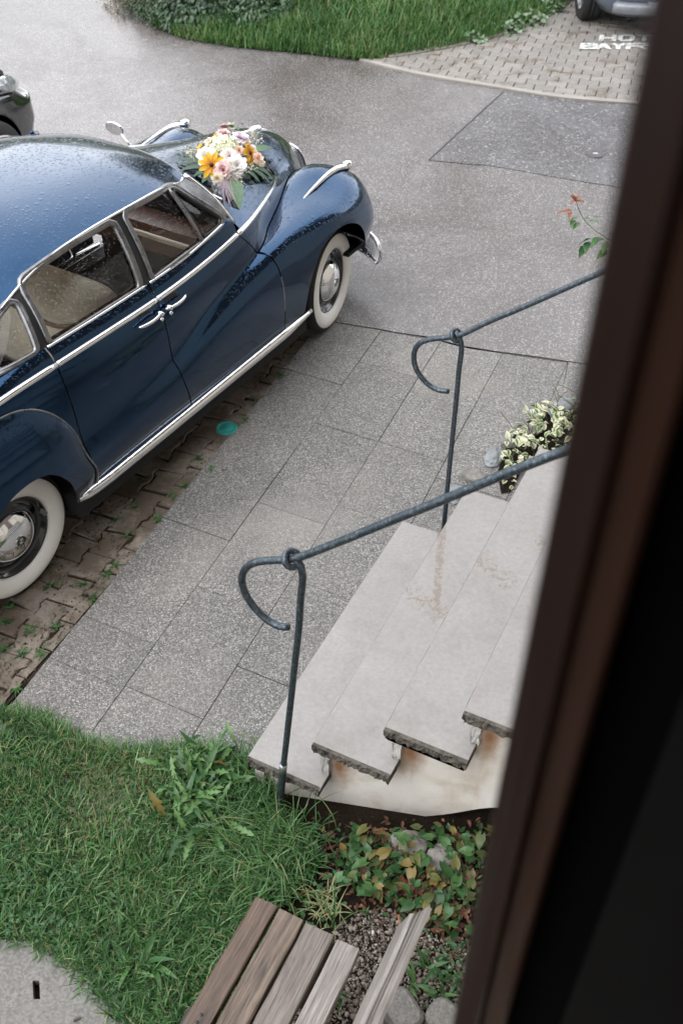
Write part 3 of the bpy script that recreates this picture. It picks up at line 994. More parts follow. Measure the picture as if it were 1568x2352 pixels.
hr1, og = handrail("near iron handrail with curled end, its post bolted to the plastered flank of the steps", 1.868,
    [(662, 1440), (640, 1438), (612, 1422), (585, 1396), (565, 1366), (556, 1338), (560, 1312), (578, 1295), (610, 1288), (668, 1284), (720, 1268), (800, 1236), (900, 1195), (1000, 1155), (1100, 1113), (1200, 1072), (1305, 1032)],
    [(674, 1276), (686, 1290), (694, 1312), (692, 1360), (688, 1420), (680, 1500), (669, 1600), (659, 1690), (650, 1770), (644, 1830), (639, 1880)], 0.0128, (670, 1284), -0.06)
low_post = curve(np.array([AB(1.868, *at_a(u, v_, 1.868)) for u, v_ in ((651, 1755), (647, 1800), (643, 1840), (639, 1880))]), 16) - og
v, f = tube(np.vstack([low_post, [low_post[-1] + [0, 0, -.2]]]), 0.0150, 14)
obj("sleeve", fix_normals(mesh("sleeve", v, f, M['iron'])), hr1)
v, f = tube(low_post[:3] + [0, 0, .002], 0.0158, 14)
obj("clamp", fix_normals(mesh("clamp", v, f, flat("bright_zinc", (0.32, 0.35, 0.37), 0.3, 0.8))), hr1)
v, f = tube(low_post[10:12], 0.0195, 14)
obj("collar", fix_normals(mesh("collar", v, f, M['iron'])), hr1)
hr2, og2 = handrail("far iron handrail with curled end, its post set in the foot of the lowest step", 3.64,
    [(1030, 899), (1012, 897), (990, 888), (970, 870), (955, 846), (950, 822), (954, 800), (968, 786), (990, 779), (1046, 772), (1100, 749), (1180, 714), (1260, 679), (1345, 641), (1392, 620)],
    [(1044, 762), (1054, 775), (1059, 792), (1056, 830), (1050, 890), (1043, 960), (1035, 1040), (1028, 1110), (1022, 1176)], 0.0128, (1047, 771), 0.0)
# ------------------------------------------------------------------ the blue car
CAR_O = np.array([-0.687, 6.210, 0.0]); CAR_YAW = math.radians(31.69)
car = thing("classic_car", "wet dark blue 1950s saloon with whitewall tyres and chrome trim, flowers on its bonnet", "car", CAR_O, math.pi / 2 - CAR_YAW)
CFX = np.array([math.sin(CAR_YAW), math.cos(CAR_YAW), 0]); CRT = np.array([math.cos(CAR_YAW), -math.sin(CAR_YAW), 0])
def to_car(p):
    d = np.asarray(p) - CAR_O
    return np.array([d @ CFX, -(d @ CRT), d[2]])
def from_car(p):
    p = np.asarray(p, float)
    return CAR_O + CFX * p[0] - CRT * p[1] + np.array([0, 0, p[2]])

def paint_mat():
    m, nt, bs, out = new_mat("wet_blue_paint")
    c = coords(nt)
    n = noise(nt, c, 1.5, 3)
    setin(nt, bs, 'Base Color', ramp(nt, n, [(0.3, (0.0053, 0.035, 0.088)), (0.7, (0.0058, 0.038, 0.095))]))
    bs.inputs['Metallic'].default_value = 1.0
    bs.inputs['Roughness'].default_value = 0.17
    bs.inputs['Coat Weight'].default_value = 0.65
    bs.inputs['Coat IOR'].default_value = 1.45
    bs.inputs['Coat Roughness'].default_value = 0.06
    geo = nd(nt, 'NewGeometry')
    sx = nd(nt, 'SeparateXYZ'); nt.links.new(geo.outputs['Normal'], sx.inputs[0])
    upm = fr(nt, sx.outputs[2], 0.15, 0.60, 0.03, 1.0)      # water stands on what faces up, runs off the flanks
    hs = None
    for sc, rad, wt in ((25, 0.33, 1.0), (52, 0.42, 0.7), (98, 0.44, 0.45)):
        vn = nd(nt, 'TexVoronoi', Scale=sc); nt.links.new(c, vn.inputs['Vector'])
        sp = nd(nt, 'SeparateColor'); nt.links.new(vn.outputs['Color'], sp.inputs[0])
        rr = math_(nt, 'MULTIPLY', fr(nt, sp.outputs[0], 0.15, 0.95, 0.0, 1.0), rad)
        h = math_(nt, 'SUBTRACT', rr, vn.outputs['Distance'])
        h = math_(nt, 'MULTIPLY', math_(nt, 'POWER', math_(nt, 'MAXIMUM', h, 0.0), 0.6), wt)
        hs = h if hs is None else math_(nt, 'MAXIMUM', hs, h)
    hs = math_(nt, 'MULTIPLY', hs, upm)
    b = nd(nt, 'Bump', Strength=0.6, Distance=0.007)
    nt.links.new(hs, b.inputs['Height'])
    nt.links.new(b.outputs[0], bs.inputs['Coat Normal'])
    b2 = nd(nt, 'Bump', Strength=0.35, Distance=0.007)
    nt.links.new(hs, b2.inputs['Height'])
    nt.links.new(b2.outputs[0], bs.inputs['Normal'])
    return m
M['paint'] = paint_mat()
def chrome_mat():
    m, nt, bs, out = new_mat("wet_chrome")
    c = coords(nt)
    bs.inputs['Base Color'].default_value = (0.78, 0.79, 0.80, 1)
    bs.inputs['Metallic'].default_value = 1.0
    n = noise(nt, c, 40, 4)
    setin(nt, bs, 'Roughness', fr(nt, n, 0.3, 0.7, 0.05, 0.16))
    d = voro(nt, c, 90)
    bump(nt, bs, fr(nt, d, 0.0, 0.35, 1, 0), 0.22, 0.002)
    return m
M['chrome'] = chrome_mat()
M['mirror_chrome'] = flat("polished_chrome", (0.82, 0.83, 0.84), 0.07, 1.0, 0.02)
M['steel'] = flat("dull_window_steel", (0.20, 0.20, 0.205), 0.30, 0.85, 0.25, 30)
M['rubber'] = flat("black_rubber", (0.006, 0.006, 0.007), 0.45, 0, 0.2)
M['seal'] = flat("matt_black_seal", (0.0025, 0.0025, 0.003), 0.95, 0, 0.1, spec=0.05)
M['tyre'] = flat("tyre_rubber", (0.012, 0.012, 0.013), 0.6, 0, 0.3, 30)
M['white'] = flat("whitewall_rubber", (0.92, 0.905, 0.88), 0.5, 0, 0.03, 7)
M['rim'] = flat("black_rim_enamel", (0.006, 0.008, 0.013), 0.16, 0, 0.1, coat=0.6)
M['cream'] = flat("cream_leather", (0.84, 0.77, 0.65), 0.5, 0, 0.06, 9, 0.001)
M['dark_in'] = flat("dark_carpet", (0.010, 0.010, 0.011), 0.9)
M['wood'] = timber_mat("polished_wood_trim", (0.16, 0.055, 0.022), (0.30, 0.12, 0.05), 0.25, (4, 40, 40))
M['under'] = flat("underseal_black", (0.005, 0.005, 0.006), 0.8)
def glass_mat(name="wet_window_glass", tint=(0.98, 0.99, 0.985), drops=True):
    m, nt, bs, out = new_mat(name)
    nt.nodes.remove(bs)
    c = coords(nt)
    tr = nd(nt, 'BsdfTransparent'); tr.inputs[0].default_value = (*tint, 1)
    gl = nd(nt, 'BsdfGlossy'); gl.inputs['Roughness'].default_value = 0.02
    fn = nd(nt, 'Fresnel', IOR=1.5)
    mx = nd(nt, 'MixShader')
    nt.links.new(fn.outputs[0], mx.inputs[0]); nt.links.new(tr.outputs[0], mx.inputs[1]); nt.links.new(gl.outputs[0], mx.inputs[2])
    last = mx.outputs[0]
    if drops:
        vn = nd(nt, 'TexVoronoi', Scale=125); nt.links.new(mapped(nt, c, (1, 1, 0.75)), vn.inputs['Vector'])
        sp = nd(nt, 'SeparateColor'); nt.links.new(vn.outputs['Color'], sp.inputs[0])
        big = noise(nt, mapped(nt, c, (14, 14, 1.5)), 1.0, 4, 0.6, 0.6)
        rr = math_(nt, 'MULTIPLY', fr(nt, math_(nt, 'ADD', math_(nt, 'MULTIPLY', sp.outputs[0], 0.6), math_(nt, 'MULTIPLY', big, 0.5)), 0.28, 0.66, 0, 1), 0.42)
        h = math_(nt, 'MAXIMUM', math_(nt, 'SUBTRACT', rr, vn.outputs['Distance']), 0.0)
        b = nd(nt, 'Bump', Strength=0.9, Distance=0.008); nt.links.new(h, b.inputs['Height'])
        nt.links.new(b.outputs[0], gl.inputs['Normal']); nt.links.new(b.outputs[0], fn.inputs['Normal'])
        # each bead of water scatters a little light
        df = nd(nt, 'BsdfDiffuse'); df.inputs[0].default_value = (0.5, 0.5, 0.5, 1)
        m2 = nd(nt, 'MixShader')
        nt.links.new(fr(nt, h, 0.06, 0.24, 0, 0.28), m2.inputs[0]); nt.links.new(last, m2.inputs[1]); nt.links.new(df.outputs[0], m2.inputs[2])
        last = m2.outputs[0]
    nt.links.new(last, out.inputs[0])
    return m
M['glass'] = glass_mat()
M['clear'] = glass_mat("lens_glass", (0.9, 0.9, 0.9), False)

# ---- body side: rails (x, r, z) at stations from tail to nose; r is the distance from the middle plane
ST = [
 (-3.98, [(-3.98, .62, .72), (-3.99, .64, .68), (-4.0, .655, .62), (-4.0, .66, .60), (-4.0, .665, .57), (-4.0, .67, .53), (-3.99, .67, .50), (-3.97, .66, .45), (-3.95, .64, .40)]),
 (-3.60, [(-3.60, .72, .95), (-3.6, .75, .85), (-3.6, .765, .66), (-3.6, .77, .63), (-3.6, .775, .60), (-3.6, .78, .56), (-3.6, .78, .53), (-3.6, .78, .47), (-3.6, .76, .40)]),
 (-3.20, [(-3.20, .78, 1.06), (-3.2, .81, .93), (-3.2, .83, .68), (-3.2, .835, .65), (-3.2, .84, .61), (-3.2, .842, .57), (-3.2, .842, .54), (-3.2, .84, .48), (-3.2, .82, .40)]),
 (-2.83, [(-2.83, .80, 1.105), (-2.83, .83, .95), (-2.83, .848, .69), (-2.83, .852, .655), (-2.83, .857, .615), (-2.83, .86, .575), (-2.83, .86, .545), (-2.83, .855, .485), (-2.83, .84, .405)]),
 (-2.415, [(-2.415, .80, 1.10), (-2.412, .833, .95), (-2.41, .855, .69), (-2.405, .861, .655), (-2.40, .868, .615), (-2.395, .873, .575), (-2.39, .873, .545), (-2.385, .866, .485), (-2.378, .845, .405)]),
 (-2.05, [(-2.05, .80, 1.09), (-2.04, .834, .95), (-2.03, .851, .705), (-2.02, .860, .672), (-2.01, .869, .638), (-2.0, .876, .60), (-1.995, .877, .565), (-1.985, .868, .49), (-1.97, .845, .405)]),
 (-1.72, [(-1.72, .80, 1.085), (-1.715, .830, .96), (-1.705, .838, .745), (-1.70, .850, .712), (-1.695, .863, .682), (-1.69, .874, .640), (-1.68, .877, .595), (-1.65, .869, .51), (-1.615, .847, .407)]),
 (-1.35, [(-1.35, .787, 1.09), (-1.34, .814, .985), (-1.33, .812, .848), (-1.32, .830, .822), (-1.31, .852, .798), (-1.295, .873, .752), (-1.28, .880, .69), (-1.245, .871, .56), (-1.20, .849, .408)]),
 (-.985, [(-.985, .757, 1.105), (-.905, .770, 1.02), (-.838, .772, .932), (-.820, .795, .926), (-.796, .828, .908), (-.782, .868, .846), (-.765, .884, .75), (-.740, .877, .58), (-.718, .852, .409)]),
 (-.60, [(-.650, .665, 1.095), (-.615, .675, 1.02), (-.577, .662, .944), (-.555, .695, .952), (-.515, .775, .955), (-.490, .855, .888), (-.475, .890, .77), (-.462, .886, .60), (-.450, .856, .41)]),
 (-.30, [(-.31, .53, 1.072), (-.305, .555, 1.02), (-.295, .553, .968), (-.275, .595, .974), (-.225, .705, .970), (-.205, .848, .918), (-.200, .893, .795), (-.20, .89, .62), (-.20, .86, .42)]),
 (0.0, [(-.09, .415, 1.03), (-.05, .43, 1.01), (-.005, .43, .985), (.0, .49, 1.015), (.0, .65, .992), (.0, .822, .925), (.0, .888, .80), (.0, .886, .62), (.0, .858, .45)]),
 (.18, [(.16, .345, .985), (.17, .352, .962), (.185, .358, .940), (.175, .465, 1.008), (.17, .65, 1.005), (.17, .805, .918), (.17, .872, .79), (.165, .872, .62), (.16, .845, .48)]),
 (.34, [(.30, .29, .905), (.31, .30, .89), (.32, .31, .875), (.335, .46, .925), (.345, .65, .945), (.335, .775, .865), (.315, .845, .755), (.29, .852, .62), (.265, .825, .49)]),
 (.46, [(.39, .26, .80), (.40, .27, .79), (.415, .28, .78), (.44, .46, .80), (.445, .64, .815), (.425, .745, .75), (.385, .81, .67), (.335, .825, .58), (.285, .805, .49)]),
 (.54, [(.44, .24, .63), (.445, .25, .625), (.45, .26, .62), (.465, .46, .64), (.462, .63, .645), (.43, .73, .61), (.385, .79, .57), (.335, .805, .53), (.285, .795, .48)]),
 (.60, [(.45, .23, .45), (.45, .24, .45), (.45, .25, .45), (.45, .46, .45), (.44, .62, .455), (.41, .715, .46), (.37, .77, .465), (.325, .785, .47), (.285, .785, .47)]),
]
SX = [s for s, _ in ST]
RAILS = [spline(SX, np.array([st[k] for _, st in ST])) for k in range(9)]
def side_grid(s, mirror=1, rows=(0, 8), nv=None):
    """surface points for stations s (array), rails rows[0]..rows[1]"""
    P = np.stack([R(s) for R in RAILS], 1)          # n,9,3
    k0, k1 = rows
    out = []
    segs = []
    if k0 < 2: segs.append((0, 2, 8 if nv is None else nv))
    if k1 > 2: segs.append((2, 8, 30 if nv is None else nv * 4))
    for a, b, m in segs:
        q = P[:, a:b + 1]
        t = np.arange(b - a + 1, dtype=float)
        if a == 2:
            t = np.array([0, .35, .95, 1.75, 2.6, 4.1, 5.6])
        tt = np.linspace(t[0], t[-1], m + 1)
        sp = spline(t, np.moveaxis(q, 1, 0).reshape(len(t), -1))(tt).reshape(m + 1, len(s), 3)
        g = np.moveaxis(sp, 0, 1)
        out.append(g if not out else g[:, 1:])
    G = np.concatenate(out, 1)
    return np.stack([G[..., 0], -mirror * G[..., 1], G[..., 2]], -1)
def panel(name, s0, s1, rows, parent, mirror, ds=0.02, field=None, thick=0.006, mat=None):
    n = max(4, int((s1 - s0) / ds) + 1)
    s = np.linspace(s0, s1, n)
    G = side_grid(s, mirror, rows)
    v = G.reshape(-1, 3); f = gridfaces(n, G.shape[1], flip=(mirror > 0))
    if field is not None:
        v, f = clip(v, f, field(v))
    me = mesh(name, v, f, mat or M['paint'])
    tot = sum(p.area * (p.normal.y * p.center.y + p.normal.z * (p.center.z - .55)) for p in me.polygons)
    if tot < 0: me.flip_normals()
    o = obj(name, me, parent)
    if False:
        me.materials.append(M['rubber'])
        md = o.modifiers.new("thickness", 'SOLIDIFY'); md.thickness = thick; md.offset = -1; md.material_offset_rim = 1
    return o
FARCH = roundpoly([(-.52, .2), (-.502, .45), (-.49, .585), (-.452, .688), (-.367, .776), (-.284, .807), (-.166, .830), (-.04, .812), (.08, .755), (.165, .655), (.235, .55), (.30, .40), (.33, .2)], .05, 4)
RARCH = roundpoly([(-3.19, .2), (-3.17, .42), (-3.12, .55), (-3.02, .68), (-2.90, .735), (-2.78, .738), (-2.695, .713), (-2.64, .667), (-2.578, .58), (-2.548, .48), (-2.52, .40), (-2.51, .2)], .05, 4)
PIPING = np.array([(-3.80, .36), (-3.72, .60), (-3.55, .82), (-3.30, .97), (-3.05, 1.045), (-2.85, 1.055), (-2.74, 1.045), (-2.645, 1.01), (-2.555, .94), (-2.485, .845), (-2.440, .735), (-2.425, .64), (-2.402, .565), (-2.378, .495), (-2.378, .40), (-2.378, .36)])
PIPC = curve(PIPING, 160)
gap = 0.0038
def gstr(pts, r=0.004, n=6):
    return tube(pts, r, n)
def halfround(w, h):
    a = np.linspace(0, math.pi, 7)
    return np.c_[np.cos(a) * w * 0.5, np.sin(a) * h]
def strip_along(path, nrm, w, h, scale=None):
    """raised half-round moulding along a path on a surface with normal nrm"""
    pr = halfround(w, h)
    return sweep(path, np.vstack([pr, [(-w * 0.5, -0.004), (w * 0.5, -0.004)]]), up=nrm, scale=scale)
# belt line, window base and roof rails
BX = [-3.0, -2.85, -2.60, -2.415, -2.05, -1.72, -1.35, -1.10, -0.985]
BRr = spline(BX, np.array([(.62, 1.10), (.70, 1.145), (.748, 1.178), (.752, 1.175), (.752, 1.163), (.752, 1.160), (.748, 1.172), (.735, 1.20), (.715, 1.20)]))
DP = np.array([(-1.10, .520, 1.420), (-1.163, .548, 1.420), (-1.234, .566, 1.440), (-1.468, .592, 1.473), (-1.672, .600, 1.480), (-1.843, .600, 1.480), (-2.019, .600, 1.473), (-2.191, .600, 1.455), (-2.33, .600, 1.418), (-2.448, .600, 1.373), (-2.65, .60, 1.27), (-2.85, .59, 1.165), (-3.0, .55, 1.10)])
CP = np.array([(-1.035, 0, 1.462), (-1.13, 0, 1.492), (-1.25, 0, 1.518), (-1.468, 0, 1.548), (-1.672, 0, 1.562), (-1.843, 0, 1.566), (-2.019, 0, 1.562), (-2.191, 0, 1.548), (-2.38, 0, 1.515), (-2.55, 0, 1.46), (-2.85, 0, 1.33), (-3.1, 0, 1.19), (-3.25, 0, 1.11)])
DU = np.r_[0, np.cumsum(np.linalg.norm(np.diff(DP, axis=0), axis=1))]
DS, CS = spline(DU, DP), spline(DU, CP)
DZ = spline(-DP[1:, 0], DP[1:, 1:])          # by -x
def gh(x, t, mirror=1):
    """greenhouse flank: x along, t 0 at the window base, 1 at the drip rail"""
    b = BRr(x); d = DZ(np.maximum(-x, 1.163))
    w = t ** 1.15
    r = b[:, 0] * (1 - w) + d[:, 0] * w + 0.012 * np.sin(np.pi * t)
    z = b[:, 1] * (1 - t) + d[:, 1] * t
    return np.stack([x, -mirror * r, z], 1)
def gh_xz(x, z, mirror=1, out=0.0):
    b = BRr(x); d = DZ(np.maximum(-x, 1.163))
    t = np.clip((z - b[:, 1]) / np.maximum(d[:, 1] - b[:, 1], 1e-3), -0.1, 1.15)
    tt = np.clip(t, 0, 1.15)
    r = b[:, 0] * (1 - tt ** 1.15) + d[:, 0] * tt ** 1.15 + 0.012 * np.sin(np.pi * np.clip(t, 0, 1))
    nr = np.array([0, -mirror * 0.88, 0.47])
    return np.stack([x, -mirror * r, z], 1) + nr * np.asarray(out)[..., None]
W_FRONT = np.array([(-1.655, 1.458), (-1.295, 1.440), (-1.245, 1.425), (-1.062, 1.222), (-1.095, 1.200), (-1.668, 1.172)])
W_REAR = np.array([(-2.335, 1.415), (-2.19, 1.437), (-2.047, 1.449), (-1.752, 1.452), (-1.775, 1.172), (-2.372, 1.182)])
W_QUART = np.array([(-2.412, 1.370), (-2.50, 1.335), (-2.62, 1.275), (-2.74, 1.205), (-2.72, 1.195), (-2.466, 1.190)])
RWF = roundpoly(W_FRONT, [.012, .03, .05, .03, .03, .012], 5)
RWR = roundpoly(W_REAR, [.035, .03, .03, .012, .012, .015], 5)
RWQ = roundpoly(W_QUART, [.03, .03, .03, .03, .03, .015], 5)
def frame_ring(poly, width, mirror, proud=0.012, grow=0.0):
    p = resample(poly, 90)
    e = unit(np.roll(p, -1, 0) - np.roll(p, 1, 0)); nr = np.c_[-e[:, 1], e[:, 0]]
    if np.sum((p.mean(0) - p) * nr) < 0: nr = -nr          # inward
    prof = [(-width, -0.006), (-width * 0.96, proud * 0.8), (-width * 0.6, proud), (-width * 0.45, proud * 0.55), (-width * 0.25, proud * 0.7), (0.0, proud * 0.5), (0.002, -0.014)]
    V = []
    for d, h in prof:
        q = p + nr * (d - grow)
        V.append(gh_xz(q[:, 0], q[:, 1], mirror, np.full(len(q), h)))
    m = len(prof); n = len(p)
    v = np.stack(V, 1).reshape(-1, 3); f = []
    for i in range(n):
        k = (i + 1) % n
        for j in range(m - 1): f.append((i * m + j, i * m + j + 1, k * m + j + 1, k * m + j))
    return v, f
def window_glass(poly, mirror, depth=-0.012):
    x = np.linspace(poly[:, 0].min() - .01, poly[:, 0].max() + .01, 40); z = np.linspace(poly[:, 1].min() - .01, poly[:, 1].max() + .01, 16)
    X, Z = np.meshgrid(x, z, indexing='ij')
    q = np.c_[X.ravel(), Z.ravel()]
    v = gh_xz(q[:, 0], q[:, 1], mirror, np.full(len(q), depth))
    return clip(v, gridfaces(40, 16, flip=mirror > 0), pdist(q, poly) + 0.004)
def bar_on(p0, p1, mirror, w, h, out=0.0, n=12):
    t = np.linspace(0, 1, n)[:, None]
    q = np.array(p0) * (1 - t) + np.array(p1) * t
    path = gh_xz(q[:, 0], q[:, 1], mirror, np.full(n, out))
    return strip_along(path, (0, -mirror * .88, .47), w, h)

def make_side(mirror):
    sgn = -mirror
    N = lambda o, nm, v, f, mat, sm=True: obj(nm, fix_normals(mesh(nm, v, f, mat, sm)), o)
    # fender
    fend = panel("front_fender", -.985 + gap, .60, (2, 8), car, mirror, 0.012, lambda v: -pdist(np.c_[v[:, 0], v[:, 2]], FARCH))
    panel("bonnet_side", -.985 + gap, .60, (0, 2), car, mirror, 0.02)
    doors = []
    for nm, s0, s1 in (("front_door", -1.72 + gap, -.985 - gap), ("rear_door", -2.415 + gap, -1.72 - gap)):
        doors.append(panel(nm, s0, s1, (0, 8), car, mirror, 0.02))
    quarter = panel("rear_quarter", -3.98, -2.415 - gap, (0, 8), car, mirror, 0.02, lambda v: np.minimum(-pdist(np.c_[v[:, 0], v[:, 2]], RARCH), -pdist(np.c_[v[:, 0], v[:, 2]], PIPC) + 0.02), 0.006)
    fd, rd = doors
    for s_ in (-.985, -1.72, -2.415):
        g = side_grid(np.array([s_]), mirror, (0, 8))[0]; g = g * np.array([1, 1 - .016 / .85, 1])
        v, f = tube(g, .009, 6); N(car, "door_seal", v, f, M['seal'])
    # shelf between the belt moulding and the window base
    def shelf(name, s0, s1, parent):
        n = max(4, int((s1 - s0) / 0.02)); s = np.linspace(s0, s1, n)
        T = RAILS[0](s); xb = np.minimum(T[:, 0] - 0.004, -0.985) if s1 > -1.0 else T[:, 0] - 0.002
        B = BRr(xb)
        V = []
        for t in np.linspace(0, 1, 7):
            r = T[:, 1] * (1 - t) + B[:, 0] * t; z = T[:, 2] * (1 - t) + B[:, 1] * t
            bul = math.sin(math.pi * t) * 0.008
            V.append(np.stack([T[:, 0] * (1 - t) + xb * t, sgn * (r + bul * 0.7), z + bul * 0.7], 1))
        v = np.stack(V, 1).reshape(-1, 3)
        o = obj(name, fix_normals(mesh(name, v, gridfaces(n, 7), M['paint'])), parent)
        return o
    shelf("door_shoulder", -1.72 + gap, -.985 - gap, fd); shelf("door_shoulder", -2.415 + gap, -1.72 - gap, rd); shelf("shoulder", -3.0, -2.415 - gap, quarter)
    # greenhouse flank in black rubber behind steel frames
    n, m = 130, 24
    x = np.linspace(-2.98, -1.02, n); t = np.linspace(0, 1, m)
    X, Tt = np.meshgrid(x, t, indexing='ij')
    v = gh(X.ravel(), Tt.ravel(), mirror)
    q = np.c_[v[:, 0], v[:, 2]]
    fld = np.minimum.reduce([-pdist(q, RWF), -pdist(q, RWR), -pdist(q, RWQ), (-1.075 + (1.20 - q[:, 1]) * 0.40 + 0.075) - q[:, 0]])
    v2, f2 = clip(v, gridfaces(n, m, flip=mirror > 0), fld)
    N(car, "pillars", v2, f2, M['rubber'])
    v3, f3 = clip(v2, f2, v2[:, 0] + 1.30); v3 = v3 + np.array([0, sgn * .88, .47]) * .003; N(car, "front_pillar", v3, f3, M['steel'])
    for poly, par, w in ((RWF, fd, .027), (RWR, rd, .027), (RWQ, quarter, .022)):
        v, f = frame_ring(poly, w, mirror); N(par, "window_frame", v, f, M['steel'])
        v, f = window_glass(poly, mirror); N(par, "window_glass", v, f, M['glass'])
    v, f = bar_on((-1.300, 1.445), (-1.270, 1.195), mirror, .020, .012); N(fd, "vent_divider", v, f, M['steel'])
    vent = roundpoly([(-1.272, 1.425), (-1.245, 1.410), (-1.080, 1.226), (-1.10, 1.210), (-1.248, 1.203)], .02, 4)
    v, f = frame_ring(vent, .012, mirror, 0.008); N(fd, "vent_frame", v, f, M['rubber'])
    # wooden sill and chrome at the foot of the glass
    for par, x0, x1 in ((fd, -1.660, -1.13), (rd, -2.365, -1.79)):
        xs = np.linspace(x0, x1, 16); zb = BRr(xs)[:, 1] + 0.014
        v, f = strip_along(gh_xz(xs, zb, mirror, np.full(16, -0.028)), (0, sgn * .6, .8), .022, .010); N(par, "wood_sill", v, f, M['wood'])
    for par, x0, x1 in ((fd, -1.708, -1.075), (rd, -2.408, -1.735)):
        xs = np.linspace(x0, x1, 20); b = BRr(xs)
        path = np.stack([xs, sgn * (b[:, 0] + 0.006), b[:, 1] + 0.001], 1)
        v, f = strip_along(path, (0, sgn * .6, .8), .014, .007); N(par, "sill_moulding", v, f, M['chrome'])
    # belt moulding
    for par, s0, s1, w in ((fd, -1.72 + gap, -.985 - gap, .029), (rd, -2.415 + gap, -1.72 - gap, .029), (quarter, -3.9, -2.415 - gap, .032)):
        s = np.linspace(s0, s1, 30); T = RAILS[0](s)
        path = np.stack([T[:, 0], sgn * (T[:, 1] + 0.003), T[:, 2] + 0.004], 1)
        v, f = strip_along(path, (0, sgn * .78, .62), w, .013); N(par, "belt_moulding", v, f, M['chrome'])
    s = np.linspace(-.975, -.06, 46); T = RAILS[0](s)
    path = np.stack([T[:, 0], sgn * (T[:, 1] + 0.002), T[:, 2] + 0.003], 1)
    v, f = strip_along(path, (0, sgn * .6, .8), .030, .012, np.linspace(1.0, .62, 46)); N(car, "bonnet_moulding", v, f, M['chrome'])
    sv = np.linspace(-.975, .34, 60); pv_ = RAILS[2](sv); pv_ = np.stack([pv_[:, 0], sgn * pv_[:, 1], pv_[:, 2] + .0015], 1)
    v, f = tube(pv_, .0042, 6); N(fend, "fender_seal", v, f, M['seal'])
    # fender top strip with its lens
    cr_ = np.array([(-.205, .66, .970), (-.10, .657, .989), (0.0, .653, 1.002), (.10, .65, 1.012), (.18, .65, 1.014), (.26, .65, 1.000), (.33, .65, .972)])
    p = curve(cr_, 40); p[:, 1] *= sgn
    tt = np.linspace(0, 1, 40)
    v, f = strip_along(p, (0, sgn * 0.25, 1), .050, .024, .16 + .84 * tt ** .8)
    st_ = N(car, "fender_strip", v, f, M['chrome'])
    v, f = lathe([(0, .035), (.010, .033), (.018, .024), (.021, .008), (.021, -.02), (0, -.02)], 16, 'x')
    v = v * np.array([1.35, 1.3, 1.5]); 
    N(st_, "position_lamp", v + np.array([.325, sgn * .65, .986]), f, M['mirror_chrome'])
    # headlamp in the front of the wing
    v, f = lathe([(0, .03), (.045, .026), (.075, .012), (.085, 0), (.085, -.03), (.10, -.03), (.10, .0), (.094, .008), (.085, .003)], 28, 'x')
    N(car, "headlamp", v + np.array([.455, sgn * .47, .72]), f, M['mirror_chrome'])
    # sill strip
    xs = np.linspace(-2.50, -.425, 40)
    rr = np.interp(xs, [-2.5, -2.3, -.7, -.425], [.838, .850, .852, .846])
    path = np.stack([xs, sgn * rr, np.full(40, .378)], 1)
    a = np.linspace(0, math.pi, 9)
    pr = np.vstack([np.c_[np.cos(a) * .033, np.sin(a) * .034], [(-.033, -.02), (.033, -.02)]])
    sc = np.ones(40); sc[:2] = (.55, .9); sc[-6:] = np.linspace(.95, .45, 6)
    v, f = sweep(path, pr, up=(0, sgn * .9, .35), scale=sc); N(car, "sill_strip", v, f, M['chrome'])
    v, f = box(-2.5, -.45, min(sgn * .70, sgn * .835), max(sgn * .70, sgn * .835), .24, .372, .01); N(car, "sill", v, f, M['under'], False)
    # rear wing swelling out of the body behind its beading
    xs = np.linspace(-3.82, -2.36, 110); zs = np.linspace(.36, 1.07, 56)
    X, Z = np.meshgrid(xs, zs, indexing='ij')
    s = np.linspace(-3.98, -2.30, 100); G = side_grid(s, 1, (0, 8))
    gx, gz, gr = G[..., 0].mean(1), G[..., 2], -G[..., 1]
    base = np.zeros(X.shape)
    for i, xv in enumerate(xs):
        k = int(np.argmin(abs(gx - xv)))
        base[i] = np.interp(zs, gz[k][::-1], gr[k][::-1])
    q = np.c_[X.ravel(), Z.ravel()]
    d = pdist(q, PIPC)
    tz = np.clip((Z.ravel() - .40) / .25, 0, 1)
    bul = (0.012 + 0.058 * (1 - np.exp(-np.maximum(d, 0) / 0.085))) * (0.30 + 0.70 * tz) * (d > -0.02)
    ref = np.interp(Z.ravel(), [.36, .5, .8, 1.1], [.840, .856, .846, .802])
    r = 0.55 * base.ravel() + 0.45 * np.minimum(ref, base.ravel() + .01) + bul
    v = np.stack([q[:, 0], sgn * r, q[:, 1]], 1)
    fl = np.minimum(d, -pdist(q, RARCH))
    v2, f2 = clip(v, gridfaces(110, 56, flip=mirror < 0), fl)
    wing = obj("rear_fender", fix_normals(mesh("rear_fender", v2, f2, M['paint'])), car)
    pass
    pc = PIPC[8:-3]
    rb = np.array([np.interp(zv, gz[int(np.argmin(abs(gx - xv)))][::-1], gr[int(np.argmin(abs(gx - xv)))][::-1]) for xv, zv in pc])
    rb = np.convolve(np.r_[[rb[0]] * 4, rb, [rb[-1]] * 4], np.ones(9) / 9, 'valid')
    v, f = tube(np.stack([pc[:, 0], sgn * (rb + .008), pc[:, 1]], 1), .0055, 6); N(wing, "beading", v, f, M['steel'])
